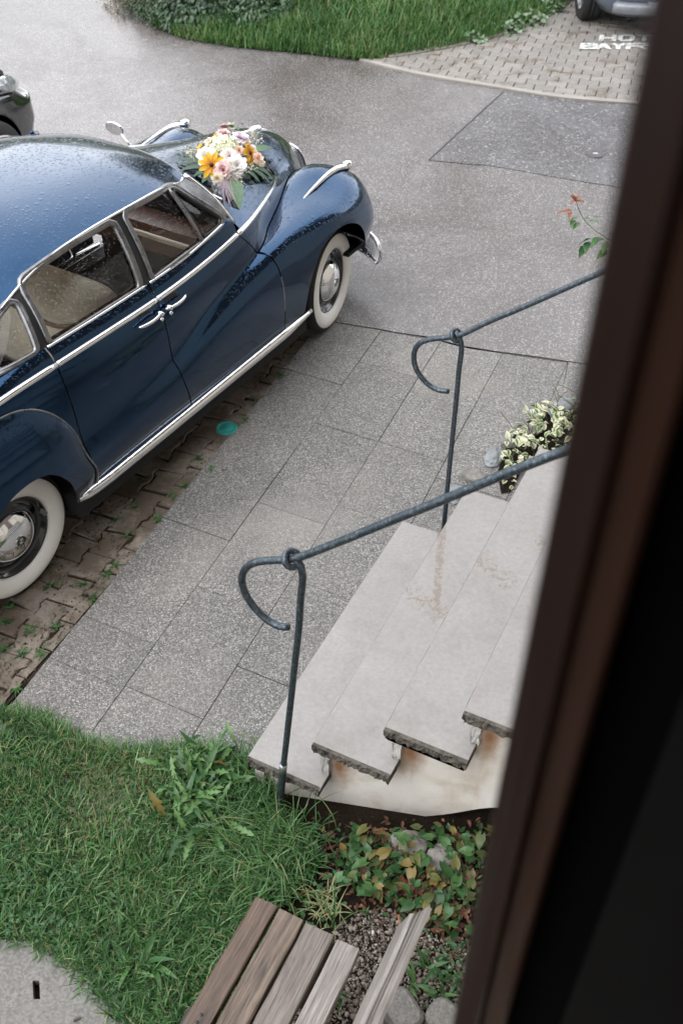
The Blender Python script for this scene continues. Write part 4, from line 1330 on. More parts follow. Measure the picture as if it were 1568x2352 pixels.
    # door handles: pull bars with a dished recess and a key lock each
    for par, x0, x1 in ((rd, -1.905, -1.735), (fd, -1.705, -1.545)):
        t = np.linspace(0, 1, 16)
        xx = x0 + (x1 - x0) * t
        bow = np.sin(np.pi * t) ** .6 * .026
        zz = 1.035 + .006 * t
        pth = np.stack([xx, sgn * (.822 + .010 + bow), zz], 1)
        v, f = tube(pth, .0095, 8, 1 - .35 * (2 * t - 1) ** 4); h = N(par, "door_handle", v, f, M['chrome'])
        xb = x1 - .02 if par is rd else x0 + .02
        v, f = tube(np.array([(xb, sgn * .815, 1.042), (xb, sgn * .866, 1.038)]), .012, 10); N(h, "handle_foot", v, f, M['chrome'])
        v, f = tube(np.array([(xb + .012, sgn * .822, 1.000), (xb + .012, sgn * .848, .998)]), .009, 12); N(h, "key_lock", v, f, M['mirror_chrome'])
        v, f = lathe([(0, .003), (.04, .003), (.052, .005), (.056, .0), (.056, -.012)], 24, 'y')
        cx_ = (x0 + x1) / 2
        v = v * np.array([1, sgn, .8]) + np.array([cx_, sgn * .8075, 1.040]); N(h, "hand_recess", v, f, M['rubber'])
    # wheels
    for x0, yr, steer, seg in ((0.0, .655, math.radians(9 if True else 0), 'f'), (-2.835, .672, 0.0, 'r')):
        w = bpy.data.objects.new("wheel", None); w.empty_display_size = .1
        w.location = (x0, sgn * yr, .338)
        w.rotation_euler = (0, 0, (math.pi if sgn > 0 else 0) + steer)
        link(w, car)
        # outer face towards -y of the wheel frame
        ty = [(.215, .05), (.27, .082), (.315, .08), (.333, .06), (.339, .03), (.339, -.03), (.333, -.055), (.320, -.072), (.3085, -.0795)]
        v, f = lathe(ty, 64, 'y'); N(w, "tyre", v, f, M['tyre'])
        v, f = lathe([(.3085, -.0795), (.300, -.0845), (.28, -.0885), (.25, -.087), (.225, -.079), (.2135, -.068), (.211, -.06)], 64, 'y'); N(w, "whitewall", v, f, M['white'])
        v, f = lathe([(.212, -.058), (.208, -.066), (.200, -.062), (.192, -.040), (.178, -.030), (.165, -.036), (.15, -.046), (.13, -.048), (0, -.048)], 56, 'y'); N(w, "rim", v, f, M['rim'])
        hc = [(.135, -.046), (.1385, -.052), (.134, -.058), (.124, -.066), (.105, -.082), (.08, -.094), (.05, -.101), (.026, -.103), (0, -.103)]
        v, f = lathe(hc, 56, 'y'); cap = N(w, "hubcap", v, f, M['mirror_chrome'])
        emblem(cap, -.1035)
        if seg == 'r':
            v, f = box(-.012, .012, -.072, -.060, -.03, .03, .004)
            a = math.radians(28); rot = np.array([[math.cos(a), 0, -math.sin(a)], [0, 1, 0], [math.sin(a), 0, math.cos(a)]])
            v = (v @ rot.T) + np.array([.190, 0, .02]); N(w, "balance_weight", v, f, M['steel'], False)
def text_mesh(name, body, size, mat, extrude=0.0):
    cu = bpy.data.curves.new(name, 'FONT')
    cu.body = body; cu.size = size; cu.extrude = extrude; cu.align_x = 'CENTER'; cu.align_y = 'CENTER'
    o = bpy.data.objects.new(name, cu); COL.objects.link(o)
    dg = bpy.context.evaluated_depsgraph_get(); dg.update()
    me = bpy.data.meshes.new_from_object(o.evaluated_get(dg))
    bpy.data.objects.remove(o); bpy.data.curves.remove(cu)
    me.materials.clear(); me.materials.append(mat)
    me.name = name
    return me
EM = {k: flat("emblem_" + k, c, .3, 0, .05) for k, c in (('black', (.012, .012, .013)), ('blue', (.06, .16, .26)), ('cream', (.62, .52, .38)), ('silver', (.6, .6, .6)))}
def emblem(cap, y):
    def disc(r0, r1, yy, a0=0, a1=2 * math.pi, n=24):
        a = np.linspace(a0, a1, n)
        v = np.concatenate([np.c_[np.cos(a) * r0, np.full(n, yy), np.sin(a) * r0], np.c_[np.cos(a) * r1, np.full(n, yy), np.sin(a) * r1]])
        return v, [(i, i + 1, n + i + 1, n + i) for i in range(n - 1)]
    def add(nm, vf, mat):
        obj(nm, fix_normals(mesh(nm, vf[0], vf[1], mat, False)), cap)
    v, f = lathe([(.0295, .002), (.0295, -.003), (.0275, -.004), (.0275, -.001)], 28, 'y')
    add("emblem_rim", (v + [0, y, 0], f), M['mirror_chrome'])
    parts = [disc(.016, .0275, y - .002)]
    add("emblem_ring", parts[0], EM['black'])
    rot = math.radians(25)
    for k in range(4):
        add("emblem_field", disc(.0002, .016, y - .0022, rot + k * math.pi / 2, rot + (k + 1) * math.pi / 2, 8), EM['blue' if k % 2 else 'cream'])
    for ch, an in (('B', 35), ('M', 0), ('W', -35)):
        me = text_mesh("emblem_letter", ch, .0105, EM['silver'])
        o = obj("emblem_letter", me, cap)
        an2 = math.radians(90 + an) + rot - math.radians(205)
        o.location = (math.cos(an2) * .0218, y - .0026, math.sin(an2) * .0218)
        o.rotation_euler = (math.pi / 2, 0, 0)
        o.rotation_euler = (Matrix.Rotation(-(an2 - math.pi / 2), 3, 'Y') @ Matrix.Rotation(math.pi / 2, 3, 'X')).to_euler()
make_side(1)
make_side(-1)

def cobj(name, v, f, mat, parent=None, smooth=True):
    return obj(name, fix_normals(mesh(name, v, f, mat, smooth)), parent or car)
def dome(Cs, Ts, u, p, m=41):
    """shell between a middle rail and a side rail, mirrored across the car"""
    C_, T_ = Cs(u), Ts(u)
    V = []
    for t in np.linspace(-1, 1, m):
        w = (1 - abs(t) ** p)
        V.append(np.stack([T_[:, 0] + (C_[:, 0] - T_[:, 0]) * w, T_[:, 1] * t, T_[:, 2] + (C_[:, 2] - T_[:, 2]) * w], 1))
    return np.stack(V, 1)
# roof
u = np.linspace(0, DU[-1], 90)
Gr = dome(CS, DS, u, 2.7, 49)
rv, rf = Gr.reshape(-1, 3), gridfaces(90, 49)
RWIN = roundpoly([(-3.0, -.36), (-2.50, -.44), (-2.50, .44), (-3.0, .36)], .10, 6)
rd_ = pdist(rv[:, :2], RWIN)
roof = cobj("roof", *clip(rv, rf, -rd_), M['paint'])
gv, gf = clip(rv, rf, rd_ + .012)
cobj("rear_window", gv - [0, 0, .006], gf, M['glass'])
# bonnet
BT = np.array([RAILS[0](s) for s in (-.93, -.80, -.60, -.30, 0.0, .18, .34, .46, .54, .60)])
BC_ = np.array([(-.80, 0, 1.205), (-.68, 0, 1.198), (-.50, 0, 1.184), (-.25, 0, 1.162), (.03, 0, 1.138), (.24, 0, 1.108), (.40, 0, 1.045), (.545, 0, .93), (.64, 0, .76), (.68, 0, .50)])
BU = np.r_[0, np.cumsum(np.linalg.norm(np.diff(BC_, axis=0), axis=1))]
BCS, BTS = spline(BU, BC_), spline(BU, BT)
u = np.linspace(0, BU[-1], 80)
Gb = dome(BCS, BTS, u, 2.1, 61)
bon = cobj("bonnet", Gb.reshape(-1, 3), gridfaces(80, 61), M['paint'])
def on_bonnet(x, y):
    """height of the bonnet at x, y"""
    g = Gb.reshape(-1, 3)
    k = np.argmin((g[:, 0] - x) ** 2 + (g[:, 1] - y) ** 2)
    return g[k, 2]
# chrome spine on the bonnet and the ornament at its tip
un = np.linspace(0.30 * BU[-1], 0.86 * BU[-1], 50)
v, f = strip_along(BCS(un) + [0, 0, .001], (0, 0, 1), .020, .009); cobj("bonnet_spine", v, f, M['chrome'], bon)
v, f = lathe([(0, .030), (.010, .028), (.020, .018), (.026, 0), (.026, -.05), (.018, -.07), (0, -.075)], 20, 'x')
v = v * np.array([1, 1.1, .75]) + np.array([.275, 0, 1.112]); cobj("bonnet_badge", v, f, M['chrome'], bon)
# upright grilles at the nose
for sgn in (-1, 1):
    ring = resample(roundpoly([(-.055, .50), (-.06, .90), (.055, .93), (.05, .49)], .05, 6), 40)
    def nose(y, z): 
        z = np.asarray(z); x = np.interp(z, [.45, .6, .76, .85, .93, 1.0], [.685, .675, .64, .60, .545, .47])
        return x - 1.6 * np.asarray(y) ** 2
    yy = sgn * .085 + ring[:, 0]; zz = ring[:, 1]
    v, f = tube(np.stack([nose(yy, zz) + .006, yy, zz], 1), .009, 8, closed=True); gr = cobj("grille", v, f, M['mirror_chrome'])
    for b in np.linspace(-.038, .038, 6):
        zz = np.linspace(.51, .89, 12); yy = np.full(12, sgn * .085 + b)
        v, f = tube(np.stack([nose(yy, zz) + .004, yy, zz], 1), .004, 6); cobj("grille_bar", v, f, M['mirror_chrome'], gr)
# boot lid and tail
TT = np.array([RAILS[0](s) for s in (-3.0, -3.2, -3.6, -3.9, -3.98)]); TT = np.vstack([TT, [(-4.0, .66, .55), (-3.96, .62, .40)]])
TC = np.array([(-3.1, 0, 1.19), (-3.35, 0, 1.13), (-3.75, 0, .98), (-4.0, 0, .80), (-4.06, 0, .72), (-4.08, 0, .58), (-4.02, 0, .40)])
TU = np.r_[0, np.cumsum(np.linalg.norm(np.diff(TC, axis=0), axis=1))]
u = np.linspace(0, TU[-1], 40)
G = dome(spline(TU, TC), spline(TU, TT), u, 2.4, 31)
cobj("boot_lid", G.reshape(-1, 3), gridfaces(40, 31), M['paint'])
# cowl and windscreen
WB = np.array([(-.955, -.705, 1.155), (-.905, -.60, 1.170), (-.845, -.35, 1.195), (-.815, 0, 1.210), (-.845, .35, 1.195), (-.905, .60, 1.170), (-.955, .705, 1.155)])
hb = curve(WB, 41)
row0 = dome(CS, DS, np.array([0.0]), 2.7, 41)[0]
V = []
for t in np.linspace(0, 1, 12):
    q = hb * (1 - t) + row0 * t
    q[:, 0] += math.sin(math.pi * t) * 0.02
    V.append(q)
ws = np.stack(V, 0)
cobj("windscreen", ws.reshape(-1, 3), gridfaces(12, 41), M['glass'])
cw = np.stack([hb * (1 - t) + dome(BCS, BTS, np.array([0.0]), 2.1, 41)[0] * t + [0, 0, .004 * math.sin(math.pi * t)] for t in np.linspace(0, 1, 6)], 0)
cobj("cowl", cw.reshape(-1, 3), gridfaces(6, 41), M['paint'])
v, f = tube(np.vstack([row0]) + [0.004, 0, -.001], .0035, 8); cobj("windscreen_moulding", v, f, M['steel'])
v, f = tube(hb + [.006, 0, .004], .011, 8); cobj("windscreen_seal", v, f, M['rubber'])
for sgn in (-1, 1):
    top = np.array([-1.10, sgn * .522, 1.422]); bot = np.array([-.962, sgn * .712, 1.150])
    pth = np.array([top * (1 - t) + bot * t + np.array([.012 * math.sin(math.pi * t), sgn * .012 * math.sin(math.pi * t), .008 * math.sin(math.pi * t)]) for t in np.linspace(0, 1, 14)])
    v, f = tube(pth, .020, 10); cobj("windscreen_pillar", v, f, M['steel'])
    v, f = tube(pth + np.array([-.012, sgn * .016, .014]), .010, 8); cobj("pillar_moulding", v, f, M['chrome'] if sgn < 0 else M['paint'])
    # drip rail
    d = DS(np.linspace(DU[0], DU[-2], 60)); d[:, 1] *= sgn
    v, f = strip_along(d + [0, sgn * .004, .000], (0, sgn * .75, .66), .014, .008); cobj("drip_rail", v, f, M['chrome'] if sgn < 0 else M['paint'])
    # wiper
    p = np.array([(-.84, sgn * -.02 + .30, 1.215), (-.865, sgn * -.02 + .12, 1.24)])
wp = curve(np.array([(-.80, -.14, 1.222), (-.82, .05, 1.232), (-.86, .26, 1.236)]), 12)
v, f = tube(wp, .005, 6); cobj("wiper", v, f, M['mirror_chrome'])
wp = curve(np.array([(-.80, -.30, 1.205), (-.83, -.42, 1.215), (-.87, -.58, 1.215)]), 12)
v, f = tube(wp, .005, 6); cobj("wiper", v, f, M['mirror_chrome'])
# mirror on the far wing
bs_ = np.array([-.19, .675, 1.0]); hd = np.array([-.205, .80, 1.098])
v, f = tube(curve(np.array([bs_ - [0, 0, .02], bs_ + [-.01, .03, .03], bs_ + [-.005, .07, .06], hd + [.02, -.03, -.02], hd + [.02, 0, 0]]), 14), .008, 8)
mir = cobj("wing_mirror", v, f, M['chrome'])
mv, mf = lathe([(.062, -.002), (.066, .004), (.060, .016), (.035, .026), (0, .03)], 28, 'x')
mv = mv * np.array([1, 1.05, .72]); a = math.radians(-18)
Rm = np.array(Matrix.Rotation(math.radians(6), 3, 'Z') @ Matrix.Rotation(math.radians(-14), 3, 'Y'))
cobj("mirror_shell", mv @ Rm.T + hd, mf, M['mirror_chrome'], mir)
mg, mgf = lathe([(.060, -.003), (.03, -.0035), (0, -.0035)], 28, 'x'); mg = mg * np.array([1, 1.05, .72])
cobj("mirror_glass", mg @ Rm.T + hd, mgf, flat("mirror_silver", (.9, .9, .9), .02, 1.0, .01), mir)
# bumper with curved ends and its irons
yb = np.linspace(-.80, .80, 50)
xb = .705 - .22 * np.abs(yb / .80) ** 3.5
path = np.stack([xb, yb, np.full(50, .325)], 1)
a = np.linspace(-math.pi / 2, math.pi / 2, 11)
prb = np.vstack([np.c_[-np.cos(a) * .055, np.sin(a) * .105], np.c_[-np.cos(a[::-1]) * .030 + .004, np.sin(a[::-1]) * .088]])
prb[:, 0] *= 1
sc = np.ones(50); 
for k, sv in enumerate((.55, .88, .98)): sc[k] = sc[-1 - k] = sv
v, f = sweep(path[::-1], prb, up=(0, 0, 1), scale=sc); bump_o = cobj("bumper", v, f, M['chrome'])
for sgn in (-1, 1):
    v, f = box(.1, .62, sgn * .46 - .02, sgn * .46 + .02, .29, .37, .005); cobj("bumper_iron", v, f, M['under'], bump_o, False)
    v, f = box(.20, .42, min(sgn * .30, sgn * .74), max(sgn * .30, sgn * .74), .425, .455, .004); cobj("valance", v, f, M['under'], bump_o, False)
# floor, wheel houses and engine bay
v, f = box(-3.7, -.62, -.70, .70, .22, .30, .01); cobj("floor_pan", v, f, M['under'], None, False)
v, f = box(-.6, .30, -.36, .36, .26, .80, .03); cobj("engine_bay", v, f, M['under'], None, False)
v, f = box(-.66, -.60, -.62, .62, .24, .88, .01); cobj("bulkhead", v, f, M['under'], None, False)
v, f = box(-3.5, -2.46, -.52, .52, .3, .92, .03); cobj("boot_floor", v, f, M['under'], None, False)
v, f = tube(np.array([(0, -.62, .33), (0, .62, .33)]), .035, 10); cobj("front_axle", v, f, M['under'])
v, f = tube(np.array([(-2.835, -.62, .33), (-2.835, .62, .33)]), .04, 10); cobj("rear_axle", v, f, M['under'])
# cabin
def seat(x, y0, y1, z, back, name):
    bv, bf = [], []
    pr = curve(np.array([(x + .50, z - .02), (x + .52, z + .09), (x + .46, z + .14), (x + .25, z + .13), (x + .06, z + .10), (x - .02, z + .22), (x - .07, z + back * .6), (x - .11, z + back - .03), (x - .16, z + back), (x - .20, z + back - .05), (x - .19, z + back * .5), (x - .14, z - .02)]), 48)
    n = len(pr); ys = np.r_[y0, y0 + .02, y0 + .06, np.linspace(y0 + .1, y1 - .1, 8), y1 - .06, y1 - .02, y1]
    sc = np.r_[.90, .965, .995, np.ones(8), .995, .965, .90]
    cen = pr.mean(0)
    V = np.array([[(cen[0] + (p[0] - cen[0]) * s, y, cen[1] + (p[1] - cen[1]) * s) for p in pr] for y, s in zip(ys, sc)])
    f = []
    m = len(ys)
    for i in range(m - 1):
        for j in range(n): f.append((i * n + j, i * n + (j + 1) % n, (i + 1) * n + (j + 1) % n, (i + 1) * n + j))
    f.append(tuple(range(n))); f.append(tuple((m - 1) * n + j for j in range(n))[::-1])
    return cobj(name, V.reshape(-1, 3), f, M['cream'])
fs = seat(-1.76, -.66, .66, .50, .72, "front_seat")
v, f = tube(curve(np.array([(-1.945, -.52, 1.00), (-1.975, -.46, .965), (-1.98, 0, .955), (-1.975, .46, .965), (-1.945, .52, 1.00)]), 30), .012, 8); cobj("grab_cord", v, f, flat("cord", (.20, .14, .08), .8), fs)
seat(-2.62, -.64, .64, .52, .72, "rear_seat")
for sgn in (-1, 1):
    for x0, x1 in ((-2.38, -1.74), (-1.68, -1.02)):
        v, f = box(x0, x1, min(sgn * .735, sgn * .765), max(sgn * .735, sgn * .765), .40, 1.10, .012); cobj("door_card", v, f, M['cream'], None, False)
v, f = box(-2.9, -1.05, -.56, .56, 1.505, 1.512); 
Gl = dome(CS, DS, np.linspace(.02, DU[-4], 40), 2.7, 25); Gl[..., 2] -= .022; Gl[..., 1] *= .97
cobj("headlining", Gl.reshape(-1, 3), gridfaces(40, 25), M['cream'])
v, f = box(-1.12, -.90, -.68, .68, .90, 1.07, .03); dash = cobj("dashboard", v, f, timber_mat("dark_dash_wood", (0.05, 0.018, 0.010), (0.11, 0.042, 0.022), 0.25, (4, 40, 40)), None, False)
v, f = tube(np.array([(-1.135, -.60, 1.03), (-1.135, .60, 1.03)]), .016, 10); cobj("dash_rail", v, f, M['cream'], dash)
ang = np.linspace(0, 2 * math.pi, 40, endpoint=False)
c0 = np.array([-1.36, .36, 1.08]); ax = unit(np.array([-.85, 0, .5])); s1 = np.array([0, 1.0, 0]); s2 = np.cross(ax, s1)
v, f = tube(np.array([c0 + (s1 * math.cos(t) + s2 * math.sin(t)) * .21 for t in ang]), .012, 8, closed=True); sw = cobj("steering_wheel", v, f, M['cream'])
for t in (0.2, math.pi - .2, 1.5 * math.pi):
    v, f = tube(np.array([c0 - ax * .02, c0 + (s1 * math.cos(t) + s2 * math.sin(t)) * .21]), .007, 6); cobj("spoke", v, f, M['mirror_chrome'], sw)
v, f = tube(np.array([c0, c0 - ax * .35]), .022, 10); cobj("steering_column", v, f, M['cream'], sw)
v, f = box(-2.6, -.9, -.70, .70, .30, .34); cobj("carpet", v, f, M['dark_in'], None, False)
# ------------------------------------------------------------------ lettering and covers on the ground
def paint_white():
    m, nt, bs, out = new_mat("worn_white_paint")
    geo = nd(nt, 'NewGeometry')
    n = noise(nt, geo.outputs['Position'], 24, 5, 0.75)
    setin(nt, bs, 'Base Color', mixc(nt, fr(nt, n, 0.45, 0.60, 0, 0.85), (0.58, 0.60, 0.585), (0.19, 0.175, 0.16)))
    bs.inputs['Roughness'].default_value = 0.5
    return m
M['road_white'] = paint_white()
def painted_letter(ch, px0, px1, pyt, pyb):
    me = text_mesh("painted_letter", ch, 1.0, M['road_white'])
    c = np.array([v.co[:] for v in me.vertices]); lo, hi = c.min(0), c.max(0)
    z = 0.0245
    bl, brr, tl = at(px0, pyb, z), at(px1, pyb, z), at(px0 + (pyb - pyt) * 0.18, pyt, z)
    ex, ey = brr - bl, tl - bl
    # bold strokes: fatten the outline a little
    uv = (c - lo)[:, :2] / (hi - lo)[:2]
    w = bl + uv[:, :1] * ex + uv[:, 1:2] * ey
    for v, p in zip(me.vertices, w): v.co = p
    o = obj("painted_letter", me, park)
    md = o.modifiers.new("stroke", 'SOLIDIFY'); md.thickness = 0.002
    return o
text_cu = None
def bold_letter(ch, x0, x1, yt, yb):
    """block capitals cut from strokes, as the stencil on the bay shows them"""
    S_ = {'H': [[(0, 0), (0, 1)], [(1, 0), (1, 1)], [(0, .5), (1, .5)]], 'O': [[(.15, 0), (.85, 0), (1, .2), (1, .8), (.85, 1), (.15, 1), (0, .8), (0, .2), (.15, 0)]],
          'T': [[(0, 1), (1, 1)], [(.5, 0), (.5, 1)]], 'B': [[(0, 0), (0, 1), (.8, 1), (.95, .88), (.95, .65), (.8, .53), (0, .53)], [(.8, .53), (1, .38), (1, .14), (.85, 0), (0, 0)]],
          'A': [[(0, 0), (.5, 1), (1, 0)], [(.2, .36), (.8, .36)]], 'Y': [[(0, 1), (.5, .48), (1, 1)], [(.5, .48), (.5, 0)]],
          'R': [[(0, 0), (0, 1), (.8, 1), (1, .85), (1, .65), (.8, .5), (0, .5)], [(.5, .5), (1, 0)]]}[ch]
    z = 0.0245
    bl, br_, tl = at(x0, yb, z), at(x1, yb, z), at(x0 + (yb - yt) * 0.25, yt, z)
    ex, ey = (br_ - bl)[:2], (tl - bl)[:2]
    V, Fc = [], []
    hw = 0.026
    for st in S_:
        for a, b in zip(st[:-1], st[1:]):
            p = bl[:2] + ex * a[0] + ey * a[1]; q = bl[:2] + ex * b[0] + ey * b[1]
            t = unit(q - p); nn = np.array([-t[1], t[0]])
            p = p - t * hw * .8; q = q + t * hw * .8
            vv = np.array([p - nn * hw, q - nn * hw, q + nn * hw, p + nn * hw])
            zz = z + 0.0004 * len(V)
            V.append((np.c_[vv, np.full(4, zz)], [(0, 1, 2, 3)]))
    v, f = join(V)
    me = mesh("painted_letter", v, f, M['road_white'], False)
    obj("painted_letter", fix_normals(me), park)
for ch, x0, x1 in (('H', 1379, 1408), ('O', 1422, 1450), ('T', 1464, 1493)): bold_letter(ch, x0, x1, 81.5, 92.5)
for ch, x0, x1 in (('B', 1335, 1366), ('A', 1370, 1397), ('Y', 1406, 1430), ('R', 1441, 1482)): bold_letter(ch, x0, x1, 100.5, 111.5)

def cover(name, label, px, rad, mat, z):
    p = at(*px, z)
    v, f = lathe([(rad * 1.0, -0.03), (rad, .004), (rad * .96, .008), (rad * .88, .0075), (rad * .86, .0045), (rad * .5, .0045), (rad * .46, .006), (0, .0062)], 36, 'z')
    o = obj(name, fix_normals(mesh(name, v, f, mat)), None, p)
    return tag(o, label, "cover")
cover("valve_cover", "round turquoise cap set among the soiled pavers beside the blue car", (521, 984), 0.064, flat("turquoise_plastic", (0.03, 0.27, 0.24), 0.5, 0, .18, 30, 0.001), 0.0)
gc = cover("valve_cover", "small round grey metal cover in the dark asphalt repair", (1366, 354), 0.082, flat("grey_iron", (0.085, 0.08, 0.085), 0.5, 0.3, .3, 40), 0.006)
v, f = box(-.022, .022, -.010, .010, 0.006, 0.0095, .001); obj("label_plate", mesh("label_plate", v, f, flat("pale_plate", (.5, .5, .48), .5), False), gc)

# ------------------------------------------------------------------ concrete slab with a slot, lower left
slot = np.array([at(*p, 0.012)[:2] for p in ((75, 2252), (91, 2252), (93, 2295), (77, 2295))])
sp_ = np.array([at(*p)[:2] for p in ((-90, 2150), (0, 2160), (60, 2158), (130, 2185), (190, 2215), (240, 2255), (275, 2300), (310, 2352), (340, 2420))] + [at(200, 2700)[:2], at(-200, 2700)[:2]])
n = 150
gx = np.linspace(sp_[:, 0].min(), sp_[:, 0].max(), n); gy = np.linspace(sp_[:, 1].min(), sp_[:, 1].max(), n)
X, Y = np.meshgrid(gx, gy, indexing='ij')
q = np.c_[X.ravel(), Y.ravel()]
v = np.c_[q, np.full(len(q), 0.012)]
v2, f2 = clip(v, gridfaces(n, n), np.minimum(pdist(q, sp_), -pdist(q, slot)))
o = struct(obj("concrete_slab", fix_normals(mesh("concrete_slab", v2, f2, M['concrete'], False))))
if o.data.polygons[0].normal.z < 0: o.data.flip_normals()
md = o.modifiers.new("thickness", 'SOLIDIFY'); md.thickness = 0.05; md.offset = -1
v, f = prism(slot + unit(slot - slot.mean(0)) * .006, -0.050, -0.045); obj("slot_bottom", mesh("slot_bottom", v, f, flat("void", (.002, .002, .002), .9), False), o)

# ------------------------------------------------------------------ planting
GREEN = [(0.0, (0.014, 0.047, 0.013)), (0.35, (0.038, 0.114, 0.030)), (0.65, (0.086, 0.200, 0.060)), (0.85, (0.20, 0.29, 0.13)), (1.0, (0.30, 0.245, 0.12))]
M['grass'] = leaf_mat("grass_blade", GREEN, 0.4, 0.3)
M['leaf'] = leaf_mat("weed_leaf", [(0.0, (0.014, 0.040, 0.013)), (0.5, (0.040, 0.112, 0.034)), (1.0, (0.13, 0.24, 0.08))], 0.38, 0.25)
M['clover'] = leaf_mat("clover_leaf", [(0.0, (0.018, 0.055, 0.020)), (0.6, (0.040, 0.115, 0.040)), (1.0, (0.085, 0.18, 0.07))], 0.4, 0.2)
M['ivy'] = leaf_mat("dark_ivy_leaf", [(0.0, (0.012, 0.026, 0.014)), (0.5, (0.030, 0.062, 0.032)), (1.0, (0.075, 0.125, 0.068))], 0.35, 0.15)
M['autumn'] = leaf_mat("yellowing_leaf", [(0.0, (0.040, 0.078, 0.022)), (0.4, (0.10, 0.115, 0.032)), (0.75, (0.20, 0.145, 0.042)), (1.0, (0.25, 0.145, 0.06))], 0.45, 0.2)
M['brown'] = leaf_mat("dead_brown_leaf", [(0.0, (0.06, 0.025, 0.015)), (0.6, (0.15, 0.065, 0.040)), (1.0, (0.25, 0.13, 0.085))], 0.6, 0.1)
lawn_px = [(-120, 1640), (0, 1640), (60, 1648), (105, 1662), (150, 1690), (210, 1716), (330, 1732), (430, 1722), (500, 1735), (560, 1757), (600, 1800), (640, 1870), (690, 1905), (735, 1975), (700, 2030), (640, 2075), (600, 2190), (560, 2352), (300, 2400), (250, 2325), (208, 2276), (165, 2232), (115, 2196), (60, 2166), (0, 2166), (-120, 2162)]
lawn = np.array([at(*p)[:2] for p in lawn_px])
bed = [tuple(AB(1.90, 2.6)[:2]), tuple(AB(2.25, 1.2)[:2]), tuple(AB(2.3, -0.1)[:2]), tuple(AB(-3, -0.1)[:2]), tuple(AB(-3, 2.6)[:2])]
bw = np.array(bed); n = 90
gx = np.linspace(bw[:, 0].min(), bw[:, 0].max(), n); gy = np.linspace(bw[:, 1].min(), bw[:, 1].max(), n)
gx = np.r_[gx, np.linspace(-.6, 1.3, 60)]; gx.sort(); gy = np.r_[gy, np.linspace(1.4, 2.6, 60)]; gy.sort(); n = len(gx)
X, Y = np.meshgrid(gx, gy, indexing='ij'); q = np.c_[X.ravel(), Y.ravel()]
qa, qb = q @ DA[:2], q @ DB[:2]
dl = qa - flank_a(qb)
dip = .27 * np.exp(-(np.minimum(dl, 0) / .17) ** 2) * (1 / (1 + np.exp((qb - 1.16) / .03)))
v2, f2 = clip(np.c_[q, -.030 - dip + .006 * hnoise(np.c_[q, np.zeros(len(q))], 14.0, 2)], gridfaces(n, n), pdist(q, bw))
me = mesh("garden_soil", v2, f2, M['soil'])
if me.polygons[0].normal.z < 0: me.flip_normals()
struct(obj("garden_soil", me))
lp = [tuple(x) for x in lawn]
sheet("lawn", lp, -0.006, M['turf'])
def hazard(p, s): return hnoise(np.c_[p, np.zeros(len(p))], s, 2.0)
N_ = 52000
p = in_poly(lawn, N_)
b = np.c_[p, np.full(N_, -0.006)]
k = hazard(p, 2.2); k2 = hazard(p, 6.0)
ln = RNG.gamma(6, 0.0072, N_) * (1 + 0.35 * k) + 0.010
az = RNG.uniform(0, 2 * math.pi, N_) + 0.6 * k2
ln0 = ln; pc_ = at(240, 1830)[:2]; dp0 = np.exp(-((p[:, 0] - pc_[0]) ** 2 + (p[:, 1] - pc_[1]) ** 2) / .055); ln = ln * (1 - .4 * dp0)
v, q, m = blades(b, ln, RNG.uniform(0.0022, 0.0050, N_), az, np.abs(RNG.normal(0.45, 0.35, N_)), RNG.normal(0.9, 0.6, N_), 3)
tint = np.clip(0.40 + 0.20 * k2 + .14 * k + RNG.normal(0, 0.22, N_), 0, .85)
pc_ = at(240, 1830)[:2]; dpatch = np.exp(-((p[:, 0] - pc_[0]) ** 2 + (p[:, 1] - pc_[1]) ** 2) / .055)
ln *= 1 - .45 * dpatch
dry = (RNG.random(N_) < 0.10 + 0.42 * dpatch + 0.22 * np.clip(hazard(p, 3.1), 0, 1)); tint[dry] = RNG.uniform(0.85, 1.0, dry.sum())
o = stuff(obj("lawn_grass", mesh_np("lawn_grass", v, q, M['grass'], np.repeat(tint, m))))
NB = 6500
pb = in_poly(lawn, NB); pb = pb[RNG.random(NB) > .85 * np.exp(-np.sum((pb - at(240, 1830)[:2]) ** 2, 1) / .06)]; NB = len(pb)
vb, qb, mb = blades(np.c_[pb, np.full(NB, -.004)], RNG.uniform(.05, .115, NB), RNG.uniform(.0045, .0085, NB), RNG.uniform(0, 6.28, NB), np.abs(RNG.normal(.7, .35, NB)), RNG.uniform(.5, 1.6, NB), 4)
stuff(obj("coarse_grass", mesh_np("coarse_grass", vb, qb, M['grass'], np.repeat(np.clip(.52 + .2 * hazard(pb, 4.0) + RNG.normal(0, .18, NB), 0, .95), mb))))
eb = []
for a_, b_ in zip(lawn_px[1:9], lawn_px[2:10]):
    t_ = RNG.random((110, 1)); eb.append((1 - t_) * at(*a_) + t_ * at(*b_))
eb = np.concatenate(eb) + np.c_[RNG.normal(0, .012, (880, 2)), np.zeros(880)]
ve, qe, me_ = blades(eb, RNG.uniform(.03, .085, 880), RNG.uniform(.0025, .006, 880), 2.0 + RNG.normal(0, .9, 880), RNG.uniform(.5, 1.3, 880), RNG.uniform(.2, 1.0, 880), 3)
stuff(obj("edge_grass", mesh_np("edge_grass", ve, qe, M['grass'], np.repeat(np.clip(RNG.normal(.55, .22, 880), 0, 1), me_))))
